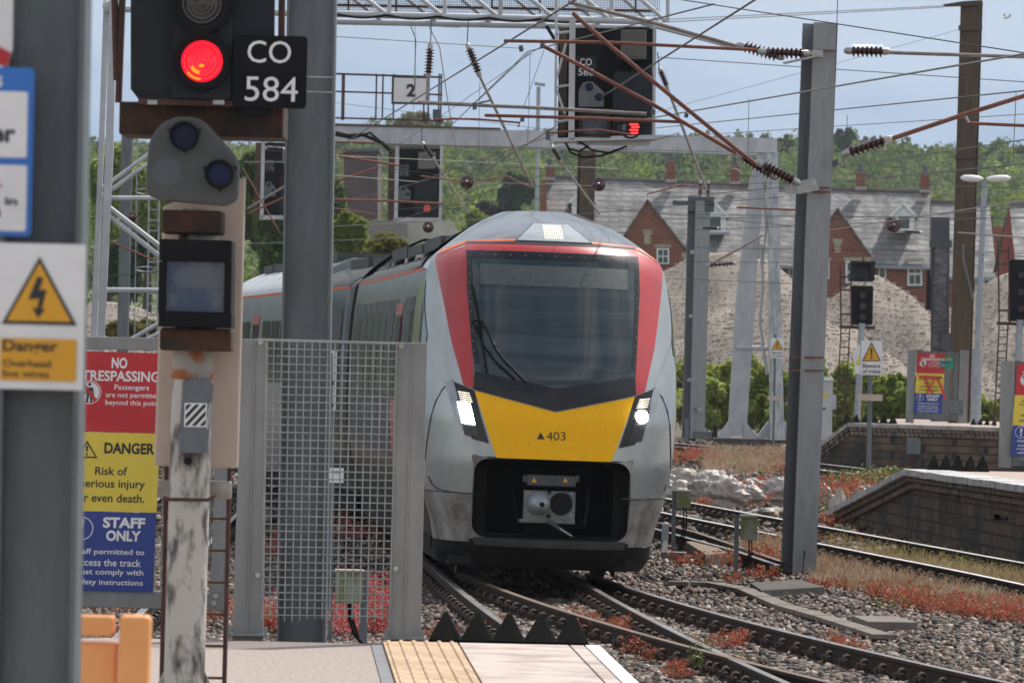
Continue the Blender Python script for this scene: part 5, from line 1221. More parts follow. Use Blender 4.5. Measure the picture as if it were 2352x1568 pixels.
MB().px([(2146, 560), (2176, 562), (2168, 800), (2140, 800)], 150, .2, -.3).build('wrapping', M_('wrap'), c)
mb = MB(); [mb.rect(2134, y, 2184, y + 8, 150, .3, -.35) for y in (552, 560)]; mb.rect(2160, 765, 2186, 805, 150, .3, -.4); mb.parts('bracket', M_('galv_dark'), c)
c = empty('steel_mast', P(283, 800, 130), 'round grey mast seen through the white lattice leg', 'mast', 'steel masts'); mb = MB(); mb.tube([P(277, 1000, 130), P(293, 300, 130)], .135, 14); mb.build('column', M_('galv'), c, smooth=60)
c = empty('ladder', P(330, 900, 128), 'hooped steel ladder beside the white lattice leg', 'ladder')
mb = MB(); mb.tube([P(343, 400, 128), P(336, 900, 128)], .02, 5); mb.tube([P(366, 400, 128), P(360, 900, 128)], .02, 5); mb.tube([P(316, 300, 128), P(307, 900, 128)], .012, 5)
mb.parts('ladder_rail', M_('galv_pale'), c)
mb = MB(); [mb.tube([P(340, y, 128), P(364, y, 128)], .016, 5) for y in range(410, 900, 24)]; mb.build('ladder_rungs', M_('galv_pale'), c)
mb = MB()
for y in (440, 618, 800):
    mb.tube([P(338 + 23 * math.cos(a) - 4, y, 128) + Vector((0, -.3 * math.sin(a) * .8, .05 * math.sin(a))) for a in np.linspace(-math.pi, math.pi, 20)], .014, 5)
mb.build('safety_hoop', M_('galv_pale'), c)
# double headed platform lamp
D = 144
c = empty('street_lamp', P(2240, 975, D), 'tall grey lamp post with two white lamp heads on the farther platform', 'street lamp'); c.location.z = .98
mb = MB(); mb.tube([P(2240, 985, D), P(2245, 800, D)], .13, 12); mb.tube([P(2245, 800, D), P(2262, 415, D)], [.08, .07], 12); mb.build('pole', M_('galv_pale'), c, smooth=60)
for x0, x1, x2 in ((2258, 2232, 2206), (2266, 2295, 2322)):
    mb = MB(); mb.lathe(P(x0, 412, D), P(x2, 408, D), [(0, .04), (.2, .10), (.5, .12), (.85, .10), (1, .03)], 12)
    mb.v = [(v[0], v[1], P(2262, 410, D).z + (v[2] - P(2262, 410, D).z) * .75) for v in mb.v]
    h = mb.build('lamp_head', M_('white_paint'), c, smooth=60)
# distant light column
c = empty('street_lamp', P(1230, 480, 260), 'slim pale lamp column in front of the wooded hill', 'street lamp'); mb = MB(); mb.tube([P(1229, 700, 260), P(1237, 200, 260)], .09, 8); mb.build('pole', M_('galv_pale'), c); mb = MB(); mb.bar(P(1228, 192, 260), P(1252, 196, 260), .5, .12); mb.build('lamp_head', M_('galv_pale'), c)

# two signals on the farther platform
def platsig(label, xc, y_hood, y_top, y_bot, d, w_, ybase, hood=True):
    g = empty('railway_signal', P(xc, ybase, d), label, 'signal', 'railway signals'); g.location.z = .98
    h = MB().rect(xc - w_ / 2, y_top, xc + w_ / 2, y_bot, d, .25, 0, 4).build('signal_head', M_('black_plate'), g)
    for k in range(3):
        Y = y_top + (y_bot - y_top) * (.25 + .27 * k); disc(MB(), xc + 2, Y, 10, .12, -.12, 18, d, 8).build('lens_hood', M_('black_rubber'), h); disc(MB(), xc + 2, Y, 8, .01, -.01, 16, d).build('lens', M_('lens_red_off' if k == 2 else 'lens_dark'), h)
    if hood:
        mb = MB(); mb.rect(xc - 27, y_hood, xc + 30, y_hood + 6, d, .5, -.25); mb.rect(xc - 27, y_hood, xc - 14, y_top - 12, d, .45, -.2); mb.rect(xc + 18, y_hood, xc + 28, y_top - 12, d, .45, -.2); mb.rect(xc - 20, y_top - 16, xc + 24, y_top - 9, d, .45, -.2); mb.rect(xc - 18, y_hood + 4, xc + 20, y_top - 12, d, .1, .15); hd = mb.build('indicator_hood', M_('signal_black'), g)
        MB().rect(xc - 13, y_hood + 8, xc + 17, y_top - 18, d, .02, .12).build('indicator_face', M_('signal_grey'), hd)
    mb = MB(); mb.tube([P(xc, y_bot - 4, d), P(xc - 12, ybase + 4, d)], .085, 10); mb.build('post', M_('galv_pale'), g, smooth=60)
    MB().rect(xc - 50, y_bot + 2, xc + 30, y_bot + 9, d, .5, 0).build('step_platform', M_('rust_bar'), g)
    mb = MB(); mb.tube([P(xc - 48, y_bot + 6, d), P(xc - 50, y_top - 45, d)], .022, 5); mb.tube([P(xc - 24, y_bot + 6, d), P(xc - 26, y_top - 30, d)], .022, 5)
    [mb.tube([P(xc - 50, y, d), P(xc - 25, y, d)], .02, 5) for y in (y_top - 20, y_top + 10, y_bot - 25)]
    mb.tube([P(xc - 48, y_bot + 6, d), P(xc - 60, ybase + 4, d)], .018, 5); mb.tube([P(xc - 28, y_bot + 6, d), P(xc - 40, ybase + 4, d)], .018, 5); [mb.tube([P(xc - 50 - k * .9, y_bot + 20 + k * 16, d), P(xc - 29 - k * .9, y_bot + 20 + k * 16, d)], .014, 5) for k in range(12)]
    mb.build('ladder', M_('rust_bar'), g); return g
mat('lens_red_off', (.10, .012, .012), .3)
g1 = platsig('dark three lens signal with a hooded box and rusty ladder on the farther platform', 1980, 600, 656, 746, 143, 50, 965)
platsig('dark signal head cut by the picture edge with a brown ladder', 2343, 560, 596, 738, 139, 50, 975, hood=False)

# Beware of trains signs
def beware(label, x, y0, y1, xs, ybase, d, sc, zb):
    g = empty('warning_sign', P(xs, ybase, d), label, 'sign', 'beware of trains signs'); w_ = 48 * sc; h = y1 - y0
    MB().rect(x - w_ / 2, y0, x + w_ / 2, y1, d, .02, -.1).build('panel', M_('white_paint'), g)
    T = lambda o_: (lambda X, Y: P(X, Y, d) + Vector((0, o_, 0)))
    MB().prism([T(-.105)(x, y0 + 3 * sc), T(-.105)(x - 22 * sc, y0 + h * .60), T(-.105)(x + 22 * sc, y0 + h * .60)], .004).build('triangle_border', M_('letter_black'), g)
    MB().prism([T(-.11)(x, y0 + 7 * sc), T(-.11)(x - 18 * sc, y0 + h * .575), T(-.11)(x + 18 * sc, y0 + h * .575)], .004).build('triangle', M_('sign_amber'), g)
    tb = MB(); f = T(-.113); tb.add([f(x - 2.5 * sc, y0 + h * .22), f(x + 2.5 * sc, y0 + h * .22), f(x + 1.5 * sc, y0 + h * .44), f(x - 1.5 * sc, y0 + h * .44)], [(0, 1, 2, 3)]); tb.add([f(x - 2 * sc, y0 + h * .47), f(x + 2 * sc, y0 + h * .47), f(x + 2 * sc, y0 + h * .53), f(x - 2 * sc, y0 + h * .53)], [(0, 1, 2, 3)])
    f = T(-.104); text(tb, 'Beware', x - 20 * sc, y0 + h * .67, x + 20 * sc, y0 + h * .79, f, .015); text(tb, 'of trains', x - 21 * sc, y0 + h * .83, x + 21 * sc, y0 + h * .95, f, .015); tb.build('lettering', M_('letter_black'), g)
    mb = MB(); mb.tube([P(xs + 5, y0 - 8, d), P(xs, ybase, d)], .055 * sc, 10); mb.build('post', M_('galv'), g, smooth=60); return g
g = beware('beware of trains sign on a grey post before the farther platform wall', 2001, 782, 861, 1995, 1080, 132, 1., -.2)
MB().rect(1968, 905, 2027, 920, 132, .02, -.1, 3).build('lower_plate', M_('cream_board'), g)
g = beware('beware of trains sign in front of the stained white gantry leg', 1785, 776, 822, 1776, 1025, 160, .62, -.2)
MB().rect(1762, 909, 1797, 919, 160, .02, -.1, 3).build('lower_plate', M_('cream_board'), g)
mb = MB(); sgx = empty('warning_sign', P(1970, 860, 141), 'narrow yellow and white sign edge peeping out beside the beware of trains sign', 'sign')
MB().px([(1962, 800), (1975, 790), (1975, 858), (1962, 858)], 141, .02, -.1).build('panel', M_('white_paint'), sgx); MB().px([(1964, 838), (1974, 812), (1974, 838)], 141, .01, -.12).build('triangle', M_('sign_yellow'), sgx)

# ------------------------------------------------------------ platforms on the far side
mat('old_brick', (.19, .125, .08), .9, 0, (.05, .04, .032), 1.1, lo=.4, hi=.6, brick=(.45, .18, (.03, .026, .022)), bump=.5, bscale=9)
mat('corbel', (.32, .24, .195), .9, 0, (.09, .075, .06), 5)
mat('coping', (.42, .38, .34), .8, 0, (.26, .235, .21), 4, stretch=(1, 1, 2)); mat('coping_pale', (.62, .62, .60), .8, 0, (.30, .29, .28), 5)
mat('platform_top', (.42, .33, .28), .85, 0, (.34, .27, .23), 6)
def wallplat(name, label, path, z1, ramp, cop, back=(14, 10)):
    'path: (x, y, ztop) along the facing edge'
    root = empty(name, Vector((path[0][0], path[0][1], -.2)), label, 'platform'); root['kind'] = 'structure'
    mb = MB(); vs = []; n = len(path)
    for x, y, z in path: vs += [(x, y, -.25), (x, y, z - .36), (x - .14, y - .10, z - .10), (x - .14, y - .10, z - .10)]
    wl = MB(); wl.add([(x, y, -.25) for x, y, z in path] + [(x, y, z - .1) for x, y, z in path], [(i, i + 1, i + 1 + n, i + n) for i in range(n - 1)]); w1 = wl.build('wall', M_('old_brick'), root)
    # oversailing brick courses: individual headers
    mb = MB()
    for (x0, y0, z0), (x1, y1, z1_) in zip(path[:-1], path[1:]):
        L = math.dist((x0, y0), (x1, y1)); k = max(1, int(L / .13)); t = Vector((x1 - x0, y1 - y0, z1_ - z0)) / k; nrm = Vector((t.y, -t.x, 0)).normalized()
        if nrm.y > 0: nrm = -nrm
        for i in range(k):
            c = Vector((x0, y0, z0)) + t * (i + .5); a = t.normalized() * .052 * (L / k / .13)
            for lv in range(2):
                o_ = nrm * (.06 + .06 * (1 - lv)); hz = .10 * lv + .10
                mb.add([c - a + Vector((0, 0, -hz)), c + a + Vector((0, 0, -hz)), c + a + o_ + Vector((0, 0, -hz)), c - a + o_ + Vector((0, 0, -hz)), c - a + Vector((0, 0, -hz - .095)), c + a + Vector((0, 0, -hz - .095)), c + a + o_ + Vector((0, 0, -hz - .08)), c - a + o_ + Vector((0, 0, -hz - .08))], [(0, 1, 2, 3), (4, 7, 6, 5), (3, 2, 6, 7), (0, 3, 7, 4), (1, 5, 6, 2)])
    mb.build('corbel_bricks', M_('corbel'), root)
    for (x0, y0, z0), (x1, y1, z1_) in zip(path[:-1], path[1:]):
        L = math.dist((x0, y0, z0), (x1, y1, z1_)); k = max(1, round(L / .75)); A, B = Vector((x0, y0, z0)), Vector((x1, y1, z1_)); nrm = Vector((y1 - y0, -(x1 - x0), 0)).normalized()
        if nrm.y > 0: nrm = -nrm
        cp = MB()
        for i in range(k):
            a, b = A.lerp(B, (i + .015) / k), A.lerp(B, (i + .985) / k); jz = Vector((0, 0, random.uniform(-.006, .006)))
            q = [a + nrm * .19 + jz, b + nrm * .19 + jz, b - nrm * .45 + jz, a - nrm * .45 + jz]; cp.add(q + [p - Vector((0, 0, .10)) for p in q], [(0, 1, 2, 3), (7, 6, 5, 4)] + [(j, j + 4, (j + 1) % 4 + 4, (j + 1) % 4) for j in range(4)])
        cp.build('coping', M_(cop), root, bevel=.008)
    fl = MB(); m = len(path); bx, by = back
    fl.add([(x, y, z - .012) for x, y, z in path] + [(x + bx, y + by, z - .012) for x, y, z in path], [(i, i + 1, i + 1 + m, i + m) for i in range(m - 1)]); fl.build('top_surface', M_('platform_top'), root)
    return root
wallplat('far_platform', 'farther platform with a sloping ramp, corbelled brown brick wall and pale stone coping', [(7.25, 141, .12), (8.32, 140.3, 1.0), (12.4, 137.5, 1.0)], 1, 0, 'coping', (2, 14))
wallplat('near_side_platform', 'nearer low platform ramp with whitewashed edge and dark blockwork wall', [(5.28, 96.5, -.14), (6.12, 86.6, .90), (7.0, 76.2, .91), (7.9, 64, .91)], 1, 0, 'coping_pale', (10, 3))
spike_row('black spike mat on the ramp top of the farther platform', 1935, 2062, 975, 952, 140.6, 6); spike_row('black spike mat behind the lamp post on the farther platform', 2228, 2292, 982, 962, 143, 4); spike_row('black spike mat on the whitewashed near side platform', 2132, 2272, 1083, 1046, 86.2, 5)
# overhanging drain and hydrant details on walls
mb = MB(); mb.tube([P(2282, 1186, 79), P(2302, 1188, 79), P(2318, 1190, 78.4)], .04, 8); mb.build('drain_pipe', M_('black_rubber'), label='short black pipe stub sticking out of the whitewashed platform wall', cat='pipe')
c = empty('wall_lamp', P(2100, 1040, 138), 'rusty grey lamp box fixed under the farther platform coping', 'wall lamp'); MB().rect(2082, 1005, 2112, 1042, 137.5, .25, -.3, 3).build('lamp_box', M_('galv'), c); MB().rect(2088, 1040, 2104, 1066, 137.5, .2, -.25, 3).build('lamp_foot', M_('rust'), c)
mb = MB(); mb.rect(2094, 1064, 2098, 1085, 137.5, .05, -.3)
# fence panels with notices
def panel(label, x0, y0, x1, y1, d, zb, green=False, tape=False, cut=None):
    s_ = d / F; g = empty('mesh_gate', P((x0 + x1) / 2, y1, d), label, 'gate', 'mesh gates on the platforms'); g.location.z = zb
    w_ = x1 - x0; pw = w_ * .13
    for a, b in ((x0, x0 + pw), (x1 - pw * 1.1, x1)): MB().px([(a, y0), (b, y0 + 2), (b - 6, y1 + 6), (a - 6, y1 + 4)], d, .08).build('post', M_('fence_post'), g)
    mb = MB(); i0, i1 = x0 + pw + 2, x1 - pw * 1.1 - 4; t = w_ * .07
    mb.px([(i0, y0 + 2), (i1, y0 + 6), (i1, y0 + 6 + t), (i0, y0 + 2 + t)], d, .05, .01); mb.px([(i0 - 5, y1 - 14), (i1 - 5, y1 - 10), (i1 - 5, y1 - 10 + t), (i0 - 5, y1 - 14 + t)], d, .05, .01); mb.px([(i0, y0), (i0 + t, y0), (i0 + t - 5, y1 - 8), (i0 - 5, y1 - 8)], d, .05, .008); mb.px([(i1 - t, y0 + 6), (i1, y0 + 6), (i1 - 5, y1 - 4), (i1 - t - 5, y1 - 4)], d, .05, .008); fr = mb.build('frame', M_('galv'), g)
    mb = MB(); st = 5.5
    xx = i0 + t
    while xx < i1 - t: mb.tube([P(xx, y0 + t, d), P(xx - 5, y1 - 10, d)], .004, 4, False); xx += st
    yy = y0 + t
    while yy < y1 - 14: mb.tube([P(i0 + 2, yy, d), P(i1 - 2, yy + 3, d)], .004, 4, False); yy += st
    mb.build('wire_mesh', M_('mesh_wire'), g)
    return g, i0, i1, t
g, i0, i1, t = panel('grey mesh gate with notices and red tape beside the dark brown mast', 2086, 803, 2226, 966, 141, .98)
MB().rect(2180, 920, 2212, 950, 141, .06, -.04).build('lock_box', M_('galv'), g)
nr = empty('trespass_notice', P(2127, 958, 141), 'small no trespassing notice crossed by red tape on the farther mesh gate', 'notice', 'no trespassing notices'); notice(nr, 2108, 810, 2172, 948, 141, -.05, shear=(10, 2))
gn = empty('green_notice', P(2172, 845, 141), 'small green notice beside the taped trespass notice', 'notice'); MB().rect(2155, 820, 2189, 846, 141, .02, -.05).build('panel', M_('sign_green'), gn); tb = MB(); text(tb, 'NOTICE', 2162, 823, 2184, 827, lean(2172, 833, 141, -.056), 0); tb.build('lettering', M_('sign_yellow'), gn)
MB().rect(2160, 829, 2184, 836, 141, .002, -.053).build('text_band', M_('sky_text') if 'sky_text' in MATS else mat('sky_text', (.02, .12, .18), .5), gn)
mb = MB(); f = lambda x, y, o_: P(x, y, 141) + Vector((0, -.1 - o_, 0))
for pts, w_ in (([(2110, 865), (2146, 866), (2152, 868)], 6), ([(2150, 866), (2160, 885), (2170, 916)], 5), ([(2125, 868), (2132, 890), (2142, 902)], 5), ([(2146, 868), (2140, 880), (2128, 905)], 3)):
    for (xa, ya), (xb, yb) in zip(pts[:-1], pts[1:]): mb.bar(f(xa, ya, 0), f(xb, yb, .02), .01, w_ * 141 / F)
mat('tape', (.62, .03, .03), .4); mb.build('red_tape', M_('tape'), label='red tape strips tied across the farther trespass notice', cat='tape')
g, i0, i1, t = panel('mesh gate with a trespass notice at the picture edge on the whitewashed platform', 2300, 828, 2520, 1068, 88, .91)
nr = empty('trespass_notice', P(2350, 1060, 88), 'no trespassing notice cut by the picture edge on the right hand mesh gate', 'notice', 'no trespassing notices'); notice(nr, 2336, 836, 2444, 1046, 88, -.04, shear=(16, 3))
# white cabinet
c = empty('equipment_cabinet', P(1896, 1000, 168), 'pale grey locker cabinet standing beside the farther ramp', 'cabinet')
MB().rect(1872, 870, 1912, 1012, 168, .7, 0, 2).build('body', M_('white_steel'), c); MB().rect(1870, 866, 1914, 873, 168, .8, -.05, 2).build('lid', M_('white_paint'), c); MB().rect(1912, 906, 1921, 940, 168, .3, .1, 2).build('side_box', M_('white_steel'), c)
mb = MB(); mb.rect(1884, 936, 1896, 939, 168, .03, -.04); mb.build('handle', M_('black_plate'), c); MB().rect(1886, 902, 1902, 912, 168, .01, -.012).build('sticker', M_('sign_yellow'), c)

# lineside boxes on stakes
mat('mossy', (.26, .27, .22), .8, 0, (.14, .17, .05), 5, lo=.42, hi=.58, stretch=(2, 2, .7)); mat('mossy_lid', (.36, .34, .28), .8)
def boxpost(label, x0, y0, x1, y1, xp, yb, d, side=-1):
    g = empty('track_box', P(xp, yb, d), label, 'track box', 'small boxes on stakes beside the track'); g.location.z = -.2; m = M_('mossy')
    b = MB().rect(x0, y0 + 3, x1, y1, d, .16, 0, 2).build('box', m, g, bevel=.006); MB().rect(x0 - 2, y0, x1 + 2, y0 + 5, d, .2, -.02, 1.5).build('lid', M_('mossy_lid'), b)
    mb = MB(); w_ = (x1 - x0) * .28
    A = P(xp, y0 + 2, d); B = P(xp - .0227 * 0 - 3, yb, d); mb.px([(xp - w_ / 2, y0 + 2), (xp + w_ / 2, y0 + 2), (xp + w_ / 2 - 3, yb + 4), (xp - w_ / 2 - 3, yb + 4)], d, .03, .05); mb.build('stake', M_('galv'), g)
    mb = MB(); xm = (x0 + x1) / 2; pts = [(xm, y1), (xm + 1, y1 + (yb - y1) * .35), (xm - (xm - xp) * .4, y1 + (yb - y1) * .7), (xp + 6, yb)]
    mb.tube([P(*p, d) + Vector((0, .06, 0)) for p in pts], .016, 6); mb.tube([P(p[0] + 6, p[1], d) + Vector((0, .09, 0)) for p in pts], .013, 6); mb.parts('cable', M_('black_rubber'), g, smooth=60)
    return g
boxpost('mossy box on a grey stake close to the train flank', 1554, 1125, 1587, 1166, 1549, 1284, 78)
boxpost('mossy box on a grey stake left of the big H mast', 1702, 1182, 1740, 1240, 1693, 1326, 72)
boxpost('greenish box on a stake seen through the wire mesh screen', 770, 1308, 833, 1386, 836, 1490, 46)
c = empty('track_box', P(1530, 1260, 76), 'tiny grey box with a white base right beside the train wheel', 'track box', 'small boxes on stakes beside the track'); c.location.z = -.2; MB().rect(1520, 1202, 1536, 1240, 76, .12, 0, 2).build('box', M_('galv_pale'), c); MB().rect(1522, 1240, 1534, 1266, 76, .1, .02, 2).build('base', M_('white_paint'), c)
MB().rect(1520, 1268, 1578, 1294, 76, .4, 0, 1).build('concrete_block', M_('concrete'), label='mossy concrete block between the train and the box on a stake', cat='concrete block', bevel=.01)
c = empty('warning_sign', P(764, 1010, 52), 'yellow topped narrow sign slice with letters seen through the wire mesh', 'sign')
MB().rect(742, 805, 772, 942, 52, .02, 0, 2).build('panel', M_('white_paint'), c); MB().px([(748, 884), (757, 858), (770, 884)], 52, .005, -.01).build('triangle_border', M_('letter_black'), c); MB().px([(751, 880), (757, 866), (763, 880)], 52, .005, -.016).build('triangle', M_('sign_amber'), c)
tb = MB(); fn = lean(757, 900, 52, -.004); text(tb, 'Beware', 690, 893, 764, 912, fn, .02); text(tb, 'of trains', 682, 918, 768, 934, fn, .02); q = tb.build('lettering', M_('letter_black'), c)
mb = MB(); mb.tube([P(757, 810, 52), P(752, 1400, 52)], .03, 8); mb.build('post', M_('galv'), c)
c = empty('way_sign', P(770, 1108, 50), 'small white plate reading way behind the wire mesh screen', 'sign'); MB().rect(740, 1074, 789, 1108, 50, .01, 0, 1).build('panel', M_('white_paint'), c); text(MB(), 'way', 765, 1080, 783, 1090, lean(765, 1085, 50, -.004), .0).build('lettering', M_('letter_black'), c); mb = MB(); mb.tube([P(764, 1100, 50.1), P(758, 1470, 50.1)], .02, 6); mb.build('post', M_('galv'), c)
# ------------------------------------------------------------ gravel heaps
mat('gravel', (.28, .24, .20), .95, 0, (.19, .162, .135), .5, lo=.35, hi=.65, bump=.35, bscale=5, bdist=.12)
mat('gravel_stone', (.31, .275, .24), .9, 0, (.20, .175, .15), .2, island=.3)
from mathutils import noise as mnoise
def heap(label, ridge, d, slope=.72, zb=-.2, seed=0, dd=0.):
    pts = [P(x, y, d + k * dd) for k, (x, y) in enumerate(ridge)]
    R_ = []
    for a, b in zip(pts[:-1], pts[1:]):
        for k in range(8): R_.append(a.lerp(b, k / 8))
    R_.append(pts[-1]); RX = np.array([p.x for p in R_]); RY = np.array([p.y for p in R_]); RZ = np.array([p.z for p in R_])
    h = max(RZ) - zb; m = h / slope + 1
    xs = np.arange(RX.min() - m, RX.max() + m, .28); ys = np.arange(RY.min() - m, RY.max() + m * .5, .4)
    X, Y = np.meshgrid(xs, ys)
    Z = np.max(RZ[None, None] - slope * np.hypot(X[..., None] - RX, Y[..., None] - RY), -1)
    nz = np.array([[mnoise.fractal((x * .45 + seed, y * .45, 3.1), .7, 2.1, 4) for x in xs] for y in ys]); nf = RNG.normal(0, .008, X.shape)
    gul = np.array([[mnoise.noise((x * 1.1 + seed, y * .18, 7.)) for x in xs] for y in ys])
    Z = Z + (nz * .22 + gul * .30) * np.clip((RZ.max() - Z) / 2 + .25, 0, 1) + nf
    V = np.stack([X, Y, np.maximum(Z, zb - .3)], -1).reshape(-1, 3); ny_, nx_ = X.shape
    i = np.arange((ny_ - 1) * (nx_ - 1)); r = i // (nx_ - 1) * nx_ + i % (nx_ - 1); Fq = np.stack([r, r + 1, r + nx_ + 1, r + nx_], -1)
    keep = (V[Fq][:, :, 2].max(1) > zb); Fq = Fq[keep]
    loc = (float(RX.mean()), float(RY.mean()), zb)
    # loose stones scattered over the side that shows
    n = 26000; q = RNG.integers(0, len(Fq), n); C = V[Fq[q]].mean(1); C[:, :2] += RNG.uniform(-.2, .2, (n, 2)); C[:, 2] -= .01; s = RNG.uniform(.02, .045, n)
    base = np.array([(1, 0, 0), (-1, 0, 0), (0, 1, 0), (0, -1, 0), (0, 0, 1), (0, 0, -1)], float)
    VS = C[:, None] + base[None] * s[:, None, None] * RNG.uniform(.6, 1.3, (n, 6, 1)); f = np.array([(0, 2, 4), (2, 1, 4), (1, 3, 4), (3, 0, 4), (2, 0, 5), (1, 2, 5), (3, 1, 5), (0, 3, 5)]); FS = (f[None] + (np.arange(n) * 6)[:, None, None]).reshape(-1, 3)
    VS = VS.reshape(-1, 3); o = mesh_np('gravel_heap', V, Fq, M_('gravel'), loc, smooth=True); tag(o, label, 'gravel heap', 'gravel heaps')
    s_ = mesh_np('loose_stones', VS, FS, M_('gravel_stone'), loc); s_.parent = o; s_.location = (0, 0, 0); s_['kind'] = 'stuff'
    return o
heap('long pale gravel heap behind the white gantry legs', [(1540, 612), (1610, 578), (1690, 578), (1765, 600), (1790, 625)], 235, .62, seed=1)
heap('lower front spur of the pale gravel heap behind the stained gantry leg', [(1700, 700), (1790, 660), (1850, 690)], 222, .60, seed=5)
heap('pointed gravel heap behind the three lens platform signal', [(2003, 628), (2024, 632)], 226, .66, seed=2)
heap('pale gravel heap at the picture edge right of the lamp post', [(2300, 632), (2345, 620), (2420, 640)], 228, .66, seed=3)
heap('low broad gravel bank linking the pale heaps', [(1550, 735), (1700, 700), (1880, 742), (2060, 735), (2200, 752), (2420, 700)], 246, .6, seed=8)
heap('small gravel heap seen through the white lattice leg', [(225, 690), (275, 694), (318, 706)], 200, .45, seed=4)

# ------------------------------------------------------------ brick houses
mat('brick', (.27, .07, .04), .85, 0, (.21, .05, .032), 1.2, brick=(.45, .15, (.26, .17, .13)))
mat('brick_side', (.25, .05, .045), .85, 0, (.21, .045, .04), 1)
mat('slate', (.34, .33, .32), .65, 0, (.17, .168, .168), 1.3, lo=.38, hi=.62, brick=(.7, .30, (.10, .10, .10)), rough2=.8)
mat('slate_dark', (.10, .11, .13), .6, 0, (.07, .08, .09), 2)
mat('stone_trim', (.42, .36, .27), .8, 0, (.34, .29, .22), 3)
mat('upvc', (.78, .80, .82), .4); mat('lead', (.30, .32, .36), .5); mat('window_glass', (.03, .045, .05), .08, 0, (.06, .08, .09), 3)
mat('ridge_tile', (.22, .19, .18), .8)
HD = 320.; HS = F / HD
def q3(X, Y, d): return P(X, Y, d)
def win(par, x0, y0, x1, y1, d, lint=True, bars=True):
    fr = MB().px([(x0, y0), (x1, y0), (x1, y1), (x0, y1)], d, .1, -.08).build('window', M_('upvc'), par); w_ = x1 - x0; h = y1 - y0; mb = MB()
    if bars:
        for i in range(2):
            for j in range(2): a = x0 + w_ * (.14 + .40 * i); b = y0 + h * (.08 + .46 * j); mb.px([(a, b), (a + w_ * .33, b), (a + w_ * .33, b + h * .38), (a, b + h * .38)], d, .02, -.10)
    else: mb.px([(x0 + w_ * .18, y0 + h * .1), (x1 - w_ * .18, y0 + h * .1), (x1 - w_ * .18, y1 - h * .1), (x0 + w_ * .18, y1 - h * .1)], d, .02, -.10)
    mb.build('pane', M_('window_glass'), fr)
    if lint: MB().px([(x0 - 5, y0 - 9), (x1 + 5, y0 - 9), (x1 + 3, y0 - 1), (x0 - 3, y0 - 1)], d, .1, -.06).build('lintel', M_('stone_trim'), fr)
    MB().px([(x0 - 2, y1), (x1 + 2, y1), (x1 + 2, y1 + 3), (x0 - 2, y1 + 3)], d, .2, -.12).build('sill', M_('slate_dark'), fr)
